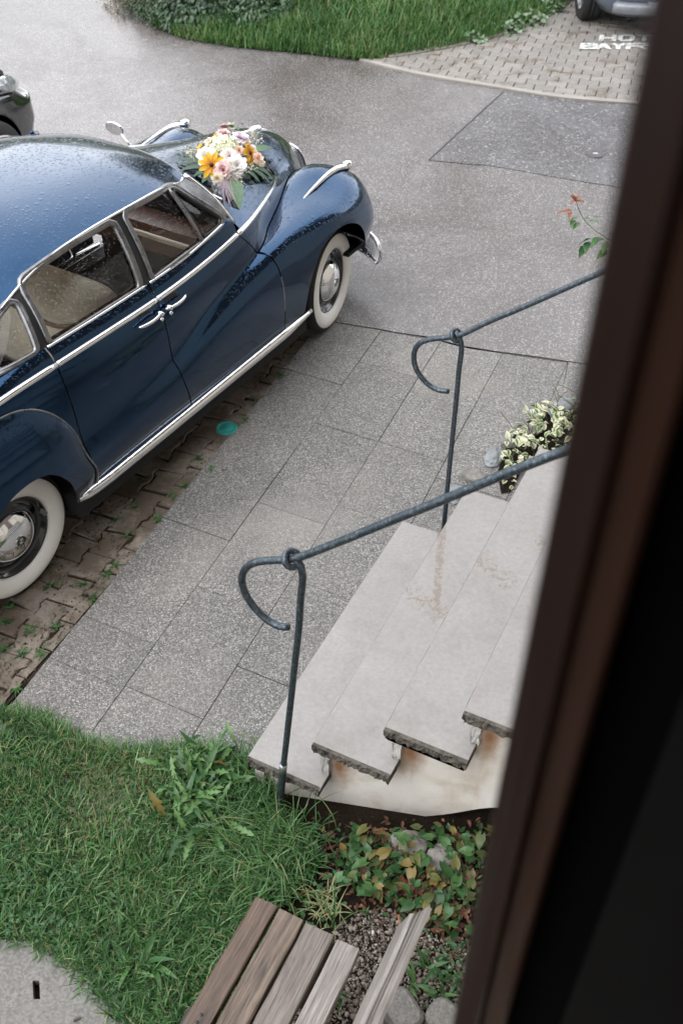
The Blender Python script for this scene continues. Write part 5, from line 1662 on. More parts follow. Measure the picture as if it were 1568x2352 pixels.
def clover_patch(px, n, spread):
    P = []
    for (u, v_) in px:
        c = at(u, v_)
        P.append(c + np.c_[RNG.normal(0, spread, (n, 2)), RNG.uniform(0.02, 0.045, n)])
    P = np.concatenate(P); ok = pdist(P[:, :2], lawn) > 0; P = P[ok]
    B, D, Nn = [], [], []
    a0 = RNG.uniform(0, 6.28, len(P))
    for j in range(3):
        a = a0 + j * 2.094
        D.append(np.c_[np.cos(a), np.sin(a), RNG.normal(0.05, .12, len(P))]); B.append(P)
    B, D = np.concatenate(B), np.concatenate(D)
    nrm = np.tile(np.c_[RNG.normal(0, .2, (len(P), 2)), np.ones(len(P))], (3, 1))
    v, q, m = leafset(B, D, nrm, RNG.uniform(.007, .013, len(B)), RNG.uniform(.009, .014, len(B)), .12, .15)
    return v, q, np.repeat(np.clip(np.tile(RNG.normal(.5, .2, len(P)), 3), 0, 1), m)
v, q, t = clover_patch([(30, 1960), (60, 2020), (20, 2080), (100, 2100), (60, 2140), (20, 1900), (150, 2050), (460, 1925), (490, 1950), (410, 1925), (130, 2155), (250, 2100)], 22, 0.045)
stuff(obj("clover", mesh_np("clover", v, q, M['clover'], t)))

def tuft(label, px, n, lo, hi, lean, group, z=-0.01, spread=0.03, wid=(.003, .006), az0=None, colr=(0.45, .16)):
    c = at(*px, z)
    r = np.random.default_rng(int(px[0] * 7 + px[1]))
    b = np.c_[r.normal(0, spread, (n, 2)), np.zeros(n)]
    az = r.uniform(0, 2 * math.pi, n) if az0 is None else az0 + r.normal(0, 1.0, n)
    v, q, m = blades(b, r.uniform(lo, hi, n), r.uniform(*wid, n), az, np.abs(r.normal(lean, .2, n)), r.uniform(.7, 1.9, n), 5, r)
    o = obj("grass_tuft", mesh_np("grass_tuft", v, q, M['grass'], np.repeat(np.clip(r.normal(*colr, n), 0, .95), m)), None, c)
    return tag(o, label, "grass tuft", group)
G1 = "long grass tufts round the foot of the near handrail"
tuft("long grass tuft spilling over the foot of the lowest step", (575, 1800), 90, .10, .22, .35, G1, az0=2.6)
tuft("long arching grass tuft left of the near handrail post", (600, 1872), 130, .12, .26, .4, G1, spread=.05, az0=3.3)
tuft("long grass tuft just below the near handrail post", (628, 1950), 110, .08, .19, .4, G1, spread=.045, az0=3.6)
tuft("grass tuft between the handrail post and the weeds on the lawn", (545, 1905), 120, .10, .22, .5, G1, spread=.05)
tuft("grass tuft halfway between handrail post and bench", (600, 2000), 100, .09, .20, .5, G1, spread=.05)
tuft("broad-bladed grass tuft above the first bench slat", (590, 2085), 45, .10, .20, .35, G1, spread=.02, wid=(.006, .010))
tuft("thin grass under the edge of the plastered flank", (705, 1915), 30, .08, .20, .3, G1, spread=.05)
tuft("sparse dry grass tuft above the third bench slat", (745, 2085), 60, .05, .13, .7, G1, spread=.035, colr=(.92, .06))
tuft("single tall bent grass stalk over the gravel", (768, 2135), 3, .20, .27, .1, G1, spread=.006, wid=(.004, .006))

for k_, (px_, n_, lab_) in enumerate([((520, 1835), 110, "dark tuft of long grass behind the jagged weeds, at their right"), ((565, 1945), 120, "long grass tuft left of the rail foot, drooping over the lawn"), ((655, 1960), 110, "grass tuft between the rail foot and the bindweed"), ((640, 2035), 110, "grass tuft nearest above the bench's first slat, on its right"), ((530, 1990), 100, "grass tuft at the lawn's middle right, left of all others"), ((672, 1925), 70, "grass tuft growing against the flank's left end"), ((600, 1765), 60, "grass tuft at the front corner of the lowest step")]):
    tuft(lab_, px_, n_, .10, .25, .42, G1, spread=.055, az0=3.2 + .3 * (k_ % 3), wid=(.003, .0075), colr=(.58, .2))

def lobed_leaf(name, L, W, lobes, seed, mat):
    """jagged dandelion-like leaf, arched, with a folded midrib"""
    r = np.random.default_rng(seed)
    n = lobes * 2 + 3
    t = np.linspace(0, 1, n)
    env = W * .5 * np.sin(np.pi * np.clip(t, 0.02, .98)) ** .55 * (0.35 + .65 * t)
    w = env * np.where(np.arange(n) % 2 == 0, 1.0, 0.42) * r.uniform(.8, 1.2, n); w[-1] = .0005; w[0] = .002
    x = t * L
    z = L * (0.42 * t - 0.52 * t ** 2.0)
    sh = np.where(np.arange(n) % 2 == 0, -0.05 * L, .02 * L) * (t > .1) * (t < .95)
    V = []
    for i in range(n):
        V += [(x[i] + sh[i], -w[i], z[i] + w[i] * .35 + r.normal(0, .0015)), (x[i], 0, z[i]), (x[i] + sh[i], w[i], z[i] + w[i] * .35 + r.normal(0, .0015))]
    f = []
    for i in range(n - 1):
        a = 3 * i
        f += [(a, a + 1, a + 4, a + 3), (a + 1, a + 2, a + 5, a + 4)]
    me = mesh_np(name, np.array(V), np.array(f), mat, np.clip(r.normal(.55, .12) + np.tile([0, .25, 0], n), 0, 1))
    return me
def plain_leaf(name, L, W, seed, mat, arch=.35, tip=1.0, heart=0.0, tint=.5, edge=0.0):
    r = np.random.default_rng(seed)
    n = 7
    t = np.linspace(0, 1, n)
    w = W * .5 * np.sin(np.pi * t ** .75) ** .8
    if heart: w = W * .5 * np.array([.62, 1.0, .95, .78, .55, .28, 0.0])
    w[-1] = .0004
    if not heart: w[0] = .0015
    x = t * L; z = L * (arch * t - arch * 1.35 * t ** 2)
    V = []; T = []
    for i in range(n):
        back = -heart * L * .22 if i == 0 else 0.0
        V += [(x[i] + back, -w[i], z[i] + w[i] * .28 + r.normal(0, .0012)), (x[i], 0, z[i]), (x[i] + back, w[i], z[i] + w[i] * .28 + r.normal(0, .0012))]
        T += [tint + edge, tint, tint + edge]
    f = []
    for i in range(n - 1):
        a = 3 * i; f += [(a, a + 1, a + 4, a + 3), (a + 1, a + 2, a + 5, a + 4)]
    return mesh_np(name, np.array(V), np.array(f), mat, np.clip(np.array(T), 0, 1))
LOBED0 = [lobed_leaf("leaf", L, W, lb, s, M['leaf']) for s, (L, W, lb) in enumerate([(.17, .055, 5), (.14, .045, 4), (.20, .06, 6), (.12, .05, 4)])]
LOBED = [lobed_leaf("leaf", L, W, lb, s + 20, M['leaf']) for s, (L, W, lb) in enumerate([(.12, .034, 5), (.10, .030, 4), (.14, .036, 6), (.09, .03, 4), (.11, .026, 5)])]
LOBEY = [lobed_leaf("leaf", .12, .045, 4, 9, M['autumn'])]
LONG = [plain_leaf("leaf", .13, .022, s, M['leaf'], .3, tint=.45 + .15 * s) for s in range(3)]
BIG = 1.0
def rosette(name, label, cat, px, meshes, n, z=0.0, smin=.7, smax=1.1, group=None, up=(.1, .7), extra=(), az=None):
    c = at(*px, z)
    t = thing(name, label, cat, c, 0, group)
    r = np.random.default_rng(int(px[0] * 3 + px[1] * 11))
    for i in range(n + len(extra)):
        me = meshes[int(r.integers(len(meshes)))] if i < n else extra[i - n]
        a = (i * 2.4 + r.normal(0, .3)) if az is None else az + r.normal(0, .8)
        obj("leaf", me, t, tuple(np.r_[r.normal(0, .008 + .0009 * n, 2), .002]), (r.normal(0, .25 + .007 * n), -r.uniform(*up), a), r.uniform(smin, smax) * BIG)
    return t
G2 = "weeds in the lawn and bed"
rosette("dandelion", "largest jagged-leaved weed clump on the lawn, with a yellow leaf", "weed", (455, 1790), LOBED + LONG[:1], 64, .06, .8, 1.45, G2, (.35, 1.15), LOBEY)
rosette("dandelion", "jagged-leaved weed below the largest clump, with two yellowed leaves", "weed", (470, 1862), LOBED + LONG[:1], 56, .05, .75, 1.4, G2, (.35, 1.1), LOBEY * 2)
rosette("dandelion", "jagged-leaved weed hugging the paving edge above the largest clump", "weed", (500, 1752), LOBED, 34, .04, .7, 1.2, G2, (.3, 1.0))
rosette("dandelion", "bright green weed with long leaves at the corner of the concrete slab", "weed", (330, 2225), LONG + LOBED[2:3], 17, 0, .75, 1.35, G2, (.0, .6))
rosette("dandelion", "upright broad-leaved weed right of the long grass, above the bench", "weed", (690, 1985), LONG + LOBED[1:2], 9, -.02, .7, 1.0, G2, (.5, 1.2))
rosette("dandelion", "small flat weed in the lawn between clover and long grass", "weed", (365, 2030), LONG, 5, 0, .4, .6, G2, (.0, .25))
rosette("dandelion", "single-leaved weed in the middle of the lawn", "weed", (275, 1925), LONG, 4, 0, .4, .6, G2, (.1, .4))
rosette("dandelion", "small green weed rising from the gravel beside the backrest", "weed", (855, 2105), LONG, 5, -.03, .3, .5, G2, (.5, 1.0))
for k, (px, lab) in enumerate([((985, 2225), "low weed at the gravel's right edge, uppermost of the three there"), ((950, 2265), "low weed at the gravel's right edge, behind the first edging stone"), ((1015, 2290), "leafy weed beside the second edging stone"), ((770, 2290), "small weed under the bench's fourth slat")]):
    rosette("dandelion", lab, "weed", px, LONG, 7, -.03, .4, .75, G2, (.2, .9))

weeds_px = [(456, 1055), (485, 1077), (422, 1117), (398, 1139), (312, 1163), (362, 1194), (271, 1194), (293, 1230), (266, 1300), (245, 1319), (185, 1343), (120, 1343), (211, 1374), (22, 1398), (10, 1432), (68, 1452), (52, 1500), (95, 1502), (38, 1580), (586, 918), (643, 863), (130, 1440), (10, 1490), (560, 965), (330, 1100)]
for k, px in enumerate(weeds_px):
    r = np.random.default_rng(k + 50)
    n = int(r.integers(9, 17)); c = at(*px, 0.0)
    a = r.uniform(0, 6.28, n); d = np.c_[np.cos(a), np.sin(a), r.uniform(.15, .9, n)]
    v, q, m = leafset(np.c_[r.normal(0, .006, (n, 2)), np.zeros(n)], d, np.c_[r.normal(0, .2, (n, 2)), np.ones(n)], r.uniform(.018, .048, n), r.uniform(.006, .012, n), .2, .4)
    o = obj("joint_weed", mesh_np("joint_weed", v, q, M['leaf'], np.repeat(np.clip(r.normal(.55, .2, n), 0, 1), m)), None, c)
    tag(o, "small green weed sprouting from a joint of the soiled pavers", "weed", "weeds in the paver joints")

# moss, crumbs and dead bits lodged between the old pavers
mp_ = in_poly(strip_poly, 26000); mb_ = mp_ @ DB[:2]; mp_ = mp_[mb_ < 3.6]
kk = hnoise(np.c_[mp_, np.zeros(len(mp_))], 5.0, 3.0); mp_ = mp_[kk > .0]; n_m = len(mp_)
az = RNG.uniform(0, 6.28, n_m)
v, q, m = leafset(np.c_[mp_, RNG.uniform(-.008, .003, n_m)], np.c_[np.cos(az), np.sin(az), RNG.uniform(.0, .7, n_m)], np.c_[RNG.normal(0, .5, (n_m, 2)), np.ones(n_m)], RNG.uniform(.006, .020, n_m), RNG.uniform(.004, .012, n_m), .3, .3)
M['moss'] = leaf_mat("moss_and_dirt", [(0, (.030, .022, .015)), (.45, (.075, .055, .038)), (.7, (.05, .06, .022)), (1, (.20, .16, .12))], .8, .0)
stuff(obj("joint_moss", mesh_np("joint_moss", v, q, M['moss'], np.repeat(np.clip(RNG.normal(.4, .28, n_m), 0, 1), m))))
# bindweed with heart-shaped leaves under the steps
vine = thing("bindweed", "trailing bindweed with heart-shaped green and yellowing leaves below the plastered flank", "plant", at(930, 1990, -.03))
vo = at(930, 1990, -.03)
reg = [(725, 1915), (780, 1912), (860, 1916), (1000, 1912), (1120, 1890), (1125, 2000), (1105, 2130), (1040, 2150), (985, 2130), (930, 2085), (860, 2070), (800, 2040), (755, 1980)]
regw = np.array([at(*p_)[:2] for p_ in reg])
HG = [plain_leaf("leaf", .075, .055, s, M['leaf'], .25, heart=1.0, tint=t_) for s, t_ in enumerate((.30, .45, .6))]
HY = [plain_leaf("leaf", .072, .052, s + 7, M['autumn'], .3, heart=1.0, tint=t_, edge=e_) for s, (t_, e_) in enumerate(((.12, .1), (.35, .12), (.58, .2), (.8, -.2)))]
pts = in_poly(regw, 900)
sel = []
for q_ in pts:
    if hnoise(np.r_[q_, 0][None], 9.0, 4.0)[0] > -.25 and all(np.linalg.norm(q_ - s_) > .017 for s_ in sel): sel.append(q_)
    if len(sel) >= 230: break
for i, q_ in enumerate(sel):
    yl = RNG.random() < .36
    me = (HY if yl else HG)[int(RNG.integers(4 if yl else 3))]
    obj("leaf", me, vine, np.r_[q_, RNG.uniform(-.02, .07)] - vo, (RNG.normal(0, .35), RNG.normal(.15, .35), RNG.uniform(0, 6.28)), RNG.uniform(.32, .88))
lr = in_poly(np.vstack([regw, [at(700, 1990)[:2]]]), 900) + RNG.normal(0, .05, (900, 2))
bp = [(680, 1900), (820, 1912), (1130, 1890), (1130, 2160), (1090, 2352), (980, 2352), (985, 2160), (900, 2090), (780, 2090), (740, 2160), (650, 2120)]
gc_ = in_poly(np.array([at(*p_)[:2] for p_ in bp]), 900)
gk = hnoise(np.c_[gc_, np.zeros(900)], 7.0, 1.0) > -.15; gc_ = gc_[gk]; n_g = len(gc_)
az = RNG.uniform(0, 6.28, n_g)
v, q, m = leafset(np.c_[gc_, RNG.uniform(-.028, .01, n_g)], np.c_[np.cos(az), np.sin(az), RNG.normal(.3, .4, n_g)], np.c_[RNG.normal(0, .3, (n_g, 2)), np.ones(n_g)], RNG.uniform(.012, .04, n_g), RNG.uniform(.008, .022, n_g), .2, .3)
stuff(obj("ground_cover", mesh_np("ground_cover", v, q, M['leaf'], np.repeat(np.clip(RNG.normal(.4, .25, n_g), 0, 1), m))))
az = RNG.uniform(0, 6.28, 900)
v, q, m = leafset(np.c_[lr, RNG.uniform(-.03, -.005, 900)], np.c_[np.cos(az), np.sin(az), RNG.normal(0, .35, 900)], np.c_[RNG.normal(0, .5, (900, 2)), np.ones(900)], RNG.uniform(.012, .035, 900), RNG.uniform(.008, .022, 900), .3, .4)
stuff(obj("leaf_litter", mesh_np("leaf_litter", v, q, M['brown'], np.repeat(np.clip(RNG.normal(.3, .25, 900), 0, 1), m))))
stems = []
for i in range(14):
    k = np.argsort(np.linalg.norm(np.array(sel) - sel[int(RNG.integers(len(sel)))], axis=1))[[0, 4, 9, 15]]
    stems.append(tube(curve(np.array([np.r_[sel[j], RNG.uniform(-.01, .05)] for j in k]) - vo, 16), .0016, 5))
v, f = join(stems)
o = stuff(obj("stem", mesh("stem", v, f, flat("vine_stem", (.08, .06, .03), .6)), vine))
for k, (px, s) in enumerate([((1080, 2180), .8), ((1060, 2120), .9), ((690, 1935), .7), ((735, 1915), .8), ((720, 1945), .9), ((745, 1960), .8), ((700, 1915), .6)]):
    pass
def lobes5(name, R, seed):
    r = np.random.default_rng(seed); n = 20
    a = np.linspace(0, 2 * math.pi, n, endpoint=False)
    rr = R * (0.55 + .45 * np.abs(np.cos(a * 2.5))) * r.uniform(.8, 1.15, n)
    ring = np.c_[np.cos(a) * rr, np.sin(a) * rr, np.abs(r.normal(0, R * .32, n)) + R * .25 * (rr / R) ** 2]
    mid = np.c_[np.cos(a) * rr * .5, np.sin(a) * rr * .5, np.abs(r.normal(0, R * .12, n))]
    v = np.concatenate([[(0, 0, 0)], mid, ring])
    f = [(0, 1 + i, 1 + (i + 1) % n) for i in range(n)]
    q = [(1 + i, n + 1 + i, n + 1 + (i + 1) % n, 1 + (i + 1) % n) for i in range(n)]
    f3 = np.array(f + [t for a_, b_, c_, d_ in q for t in ((a_, b_, c_), (a_, c_, d_))])
    return mesh_np(name, v, f3, M['brown'], np.clip(r.normal(.5, .25, len(v)), 0, 1))
dead = [lobes5("fallen_leaf", R, s) for s, R in enumerate((.035, .045, .03, .04))]
for k, px in enumerate([(995, 2000), (1010, 2040), (985, 2055), (1030, 2010), (960, 2020), (1000, 2080), (1045, 2060), (970, 2090), (940, 1985), (1050, 1930), (1020, 2100), (955, 2060), (1075, 2030), (900, 1950), (830, 2000), (870, 1930), (1060, 2100), (930, 2045)]):
    o = obj("fallen_leaf", dead[k % 4], None, at(*px, -.02) + [0, 0, RNG.uniform(0, .03)], (RNG.normal(0, .4), RNG.normal(0, .4), RNG.uniform(0, 6)), RNG.uniform(.7, 1.1))
    tag(o, "curled brown dead leaf lying among the bindweed", "leaf", "dead leaves among the bindweed")
one = [plain_leaf("fallen_leaf", .05, .035, 3, M['autumn'], .2, tint=.95), plain_leaf("fallen_leaf", .035, .02, 4, M['autumn'], .1, tint=.8)]
tag(obj("fallen_leaf", one[0], None, at(80, 1650, .02), (.3, .2, 1)), "orange dead leaf at the lawn's upper left edge", "leaf")
tag(obj("fallen_leaf", one[1], None, at(515, 1082, .004), (.1, .1, 2)), "small yellow leaf on the paving edge near the turquoise cap", "leaf")

# rocks, gravel, chips
def rock(name, c, rad, seed, mat, flatten=.6, sub=3):
    import bmesh
    bm = bmesh.new(); bmesh.ops.create_icosphere(bm, subdivisions=sub, radius=1.0)
    me = bpy.data.meshes.new(name); bm.to_mesh(me); bm.free()
    v = np.array([x.co[:] for x in me.vertices])
    k = 1 + .28 * hnoise(v, 1.6, seed) + .10 * hnoise(v, 4.5, seed + 3)
    v = v * k[:, None] * np.asarray(rad) * np.array([1, 1, flatten])
    for x, p_ in zip(me.vertices, v): x.co = p_
    me.materials.append(mat)
    return obj(name, me, None, c, (0, 0, seed))
M['rock'] = flat("grey_rock", (.20, .19, .175), .8, var=.45, vscale=14, bumpiness=.008)
M['bluestone'] = flat("blue_grey_stone", (.20, .215, .225), .7, var=.4, vscale=16, bumpiness=.008)
for c, rad, lab in [((938, 1938), (.075, .055, .06), "grey rock half hidden by bindweed under the flank, the left of two"), ((1012, 1972), (.07, .06, .06), "grey rock half hidden by bindweed, the right of two")]:
    tag(rock("rock", at(*c, .0), rad, c[0] * .01, M['rock']), lab, "rock", "rocks in the bindweed")
gp = [(770, 2120), (830, 2085), (900, 2080), (950, 2100), (1000, 2140), (1075, 2150), (1090, 2230), (1060, 2300), (1060, 2420), (640, 2420), (700, 2250)]
gw = np.array([at(*p_)[:2] for p_ in gp])
PT = []
ico = None
import bmesh as _b
bm = _b.new(); _b.ops.create_icosphere(bm, subdivisions=1, radius=1.0); bm.verts.ensure_lookup_table()
iv = np.array([x.co[:] for x in bm.verts]); itf = np.array([[x.index for x in q_.verts] for q_ in bm.faces]); bm.free()
NP = 7000
pp = in_poly(gw, NP); pp = pp[hnoise(np.c_[pp, np.zeros(NP)], 6.0, 2.0) > -.30]; NP = len(pp)
sz = np.clip(RNG.lognormal(-5.55, .45, NP), .0020, .014)
pv = iv[None] * (sz[:, None] * RNG.uniform(.6, 1.25, (NP, 3)))[:, None] * RNG.uniform(.88, 1.12, (NP, len(iv), 1))
pv = pv + np.c_[pp, -.028 + sz * .35][:, None]
pf = (itf[None] + (np.arange(NP) * len(iv))[:, None, None]).reshape(-1, 3)
def gravel_mat():
    m, nt, bs, out = new_mat("mixed_gravel")
    a = nd(nt, 'Attribute'); a.attribute_name = 'tint'
    n = noise(nt, coords(nt), 120, 3)
    f = math_(nt, 'ADD', a.outputs['Fac'], fr(nt, n, .3, .7, -.1, .1))
    setin(nt, bs, 'Base Color', ramp(nt, f, [(0, (.06, .045, .035)), (.35, (.15, .12, .095)), (.6, (.22, .20, .175)), (.85, (.34, .31, .28)), (1, (.5, .47, .43))]))
    bs.inputs['Roughness'].default_value = .6
    return m
stuff(obj("gravel", mesh_np("gravel", pv.reshape(-1, 3), pf, gravel_mat(), np.repeat(np.clip(RNG.normal(.34, .24, NP), 0, 1), len(iv)))))
for px, rz, lab in [((698, 2049), .5, "splinter of orange wood in the grass above the bench"), ((916, 2114), 1.6, "splinter of orange wood beside the tip of the backrest")]:
    v, f = box(-.022, .022, -.004, .004, 0, .006, .001)
    tag(obj("wood_chip", mesh("wood_chip", v, f, flat("fresh_wood", (.32, .12, .05), .7), False), None, at(*px, -.02), (.1, .1, rz)), lab, "wood splinter")
v, f = box(-.012, .012, -.004, .004, 0, .008, .001)
tag(obj("wood_chip", mesh("wood_chip", v, f, flat("dark_wood", (.06, .04, .035), .7), False), None, at(178, 2342, .013), (0, 0, .4)), "small dark wood scrap lying on the concrete slab", "wood splinter")

tag(rock("edging_stone", at(12, 1680, .0), (.075, .05, .05), 2.2, M['kerbstone'], .5), "pale broken concrete lump where pavers, lawn and slabs meet at the left edge", "stone")
# variegated ground cover and edging stones at the far end of the steps
vg_c = at(1225, 1040, 0.05)
M['varieg'] = leaf_mat("variegated_leaf", [(0.0, (.05, .10, .03)), (.28, (.12, .19, .07)), (.45, (.56, .57, .38)), (1.0, (.80, .77, .60))], .42, .2)
vp = thing("variegated_plant", "low bush of cream-edged variegated leaves between far paving and steps", "plant", vg_c)
vr = np.array([at(*p_)[:2] for p_ in ((1142, 1085), (1165, 1020), (1200, 975), (1270, 930), (1345, 925), (1345, 1100), (1260, 1075), (1200, 1075), (1172, 1130), (1150, 1135))])
VL = [plain_leaf("leaf", .05, .032, s, M['varieg'], .3, tint=t_, edge=e_) for s, (t_, e_) in enumerate(((.15, .5), (.05, .5), (.25, .6), (.40, .4), (.1, .3)))]
for i, q_ in enumerate(in_poly(vr, 290)):
    h = .02 + .15 * max(0, 1 - (np.linalg.norm(q_ - vr.mean(0)) / .5) ** 2)
    obj("leaf", VL[i % 5], vp, np.r_[q_, RNG.uniform(.2, 1) * h] - vg_c, (RNG.normal(0, .45), RNG.normal(-.1, .45), RNG.uniform(0, 6.28)), RNG.uniform(.65, 1.15))
stm = [tube(curve(np.array([np.r_[q_, -.02], np.r_[q_ + RNG.normal(0, .03, 2), .06], np.r_[q_ + RNG.normal(0, .06, 2), .12]]) - vg_c, 6), .002, 5) for q_ in in_poly(vr, 40)]
v, f = join(stm); stuff(obj("stem", mesh("stem", v, f, flat("plant_stem", (.05, .05, .02), .6)), vp))
sheet("planting_soil", [tuple(x) for x in vr], .004, M['soil'])
for i, (px, rad) in enumerate([((1290, 940), (.13, .07, .07)), ((1212, 985), (.08, .05, .05)), ((1133, 1050), (.085, .05, .06)), ((1086, 1093), (.075, .05, .06)), ((1045, 1135), (.07, .055, .06)), ((1168, 1018), (.05, .04, .05))]):
    lab = ["blue-grey edging stone behind the variegated bush, the farthest", "pale edging stone at the upper left of the variegated bush", "blue-grey edging stone left of the variegated bush", "pale edging stone between the far post and the variegated bush", "small edging stone at the foot of the far handrail post", "small stone between two larger edging stones by the variegated bush"][i]
    tag(rock("edging_stone", at(*px, .01), rad, 1 + i * 1.7, M['bluestone'] if i % 2 == 0 else M['rock'], .55), lab, "stone", "edging stones by the steps")
# rose shoot
ra = 4.75
def rp(u, v_): return AB(ra, *at_a(u, v_, ra))
rose = thing("rose_shoot", "thin rose shoot with reddish young leaves against the asphalt, beside the window frame", "plant", rp(1480, 640))
ro = rp(1480, 640)
stp = curve(np.array([rp(*p_) for p_ in ((1480, 640), (1430, 575), (1385, 542), (1345, 510), (1328, 480), (1322, 462))]), 24)
v, f = tube(stp - ro, .0030, 6, np.linspace(1.2, .6, 24)); obj("stem", mesh("stem", v, f, flat("rose_stem", (.13, .15, .06), .5)), rose)
v, f = tube(curve(np.array([rp(1480, 640), rp(1500, 720), np.r_[rp(1520, 800)[:2], 0.0]]) - ro, 10), .006, 6); obj("stem", mesh("stem", v, f, flat("rose_wood", (.08, .07, .04), .6)), rose)
RL = [plain_leaf("leaf", .055, .026, s, M['leaf'], .25, tint=t_) for s, t_ in ((1, .35), (2, .55), (3, .75))]
RR = [plain_leaf("leaf", .045, .018, s, leaf_mat("red_rose_leaf", [(0, (.16, .045, .02)), (1, (.34, .13, .06))], .4, .3), .3, tint=t_) for s, t_ in ((1, .4), (2, .7))]
def rleaf(px, me, az, pitch, sc=1.0): obj("leaf", me, rose, rp(*px) - ro, (RNG.normal(0, .3), pitch, az), sc * 1.25)
for i in range(9): rleaf((1322, 462), RR[i % 2], i * .75, -RNG.uniform(-.3, .9), .75)
for px, a0 in (((1312, 484), 3.0), ((1300, 486), 3.3), ((1310, 487), 4.4)): rleaf(px, RR[0], a0, .2, 1.0)
for px, a0 in (((1325, 500), 3.6), ((1318, 505), 4.3), ((1345, 505), 1.0), ((1352, 508), .2), ((1365, 500), .5), ((1330, 512), 4.0)): rleaf(px, RL[2], a0, .2, .9)
for px, a0 in (((1375, 545), 4.0), ((1350, 555), 4.4), ((1385, 548), 3.5), ((1395, 556), 4.2), ((1360, 548), 3.3), ((1340, 565), 4.3), ((1392, 572), 3.9), ((1400, 540), .3)): rleaf(px, RL[int(RNG.integers(3))], a0, .35, 1.15)

# ------------------------------------------------------------------ bench
def wood_grain(name, lo, hi, mid):
    m, nt, bs, out = new_mat(name)
    c = coords(nt)
    oi = nd(nt, 'ObjectInfo')
    ad = nd(nt, 'VectorMath', operation='ADD'); nt.links.new(c, ad.inputs[0])
    cmb = nd(nt, 'CombineXYZ'); nt.links.new(math_(nt, 'MULTIPLY', oi.outputs['Random'], 9.0), cmb.inputs[0]); nt.links.new(math_(nt, 'MULTIPLY', oi.outputs['Random'], 3.0), cmb.inputs[1]); nt.links.new(cmb.outputs[0], ad.inputs[1])
    mp = mapped(nt, ad.outputs[0], (4.5, 110, 110))
    n = noise(nt, mp, 1.0, 7, .7, .9)
    w2 = noise(nt, mapped(nt, ad.outputs[0], (2.0, 30, 30)), 1.0, 5, .6, 1.6)
    w3 = noise(nt, mapped(nt, ad.outputs[0], (9, 190, 190)), 1.0, 4, .6, .4)
    k = math_(nt, 'ADD', math_(nt, 'MULTIPLY', n, .42), math_(nt, 'ADD', math_(nt, 'MULTIPLY', w2, .30), math_(nt, 'MULTIPLY', w3, .28)))
    col = ramp(nt, k, [(.39, lo), (.48, mid), (.60, hi)])
    big = noise(nt, c, 4, 4)
    col = mixc(nt, 1.0, col, ramp(nt, big, [(.3, (.85, .82, .80)), (.7, (1.12, 1.1, 1.1))]), 'MULTIPLY')
    setin(nt, bs, 'Base Color', col)
    setin(nt, bs, 'Roughness', fr(nt, n, .3, .7, .42, .68))
    bump(nt, bs, k, .8, .004)
    return m
WD = [wood_grain("brown_weathered_wood", (.020, .013, .009), (.135, .092, .066), (.064, .042, .029)), wood_grain("greybrown_weathered_wood", (.030, .021, .015), (.175, .134, .104), (.094, .069, .051)),
      wood_grain("grey_weathered_wood", (.042, .033, .026), (.205, .181, .163), (.122, .104, .091)), wood_grain("silver_weathered_wood", (.060, .050, .042), (.285, .268, .254), (.172, .158, .147))]
bench = thing("bench", "weathered wooden garden bench with four seat slats, seen from above at the bottom", "bench", AB(0.2, 0.75), math.pi / 2 - AL)
BO = AB(0.2, 0.75)
def bench_slat(name, b0, b1, a1, zt, mat, th=.034, seed=0, label=None):
    r = np.random.default_rng(seed)
    L = a1 - 0.2 + 0.75
    n = 30
    xs = np.linspace(-.75, a1 - .2, n)
    hw = (b1 - b0) / 2; yc = (b0 + b1) / 2 - .75
    pr = np.array([(-hw, -.004), (-hw + .004, 0), (hw - .004, 0), (hw, -.004), (hw, -th), (-hw, -th)])
    V = []
    for i, x in enumerate(xs):
        e = r.normal(0, .0009, pr.shape)
        q = pr + e
        xx = np.full(len(pr), x) + (r.normal(0, .002, len(pr)) if i == n - 1 else 0)
        V.append(np.c_[xx, yc + q[:, 0], zt + q[:, 1]])
    v = np.concatenate(V); m = len(pr); f = []
    for i in range(n - 1):
        for j in range(m): f.append((i * m + j, i * m + (j + 1) % m, (i + 1) * m + (j + 1) % m, (i + 1) * m + j))
    f += [tuple(range(m)), tuple((n - 1) * m + j for j in range(m))]
    o = obj(name, fix_normals(mesh(name, v, f, mat, False)), bench)
    if label: o['label'] = label
    return o
bench_slat("seat_slat", .872, .952, 1.292, .452, WD[0], seed=1)
bench_slat("seat_slat", .772, .862, 1.292, .448, WD[1], seed=2)
bench_slat("seat_slat", .662, .762, 1.288, .448, WD[2], seed=3)
bench_slat("seat_slat", .565, .645, 1.282, .455, WD[3], seed=4)
def bench_profile(name, sec, a1, mat):
    sec = np.array(sec); xs = np.linspace(-.75, a1 - .2, 24); V = []
    r = np.random.default_rng(5)
    for x in xs:
        V.append(np.c_[np.full(len(sec), x), sec[:, 0] - .75 + r.normal(0, .0008, len(sec)), sec[:, 1] + r.normal(0, .0008, len(sec))])
    m = len(sec); n = len(xs); v = np.concatenate(V)
    f = [(i * m + j, i * m + (j + 1) % m, (i + 1) * m + (j + 1) % m, (i + 1) * m + j) for i in range(n - 1) for j in range(m)]
    f += [tuple(range(m)), tuple((n - 1) * m + j for j in range(m))]
    return obj(name, fix_normals(mesh(name, v, f, mat, False)), bench)
bench_profile("backrest_slat", [(.448, .72), (.412, .835), (.408, .838), (.398, .846), (.394, .842), (.385, .880), (.381, .876), (.360, .925), (.350, .918), (.425, .705)], 1.287, WD[3])
M['bench_iron'] = flat("dark_bench_iron", (.03, .03, .032), .5, .4)
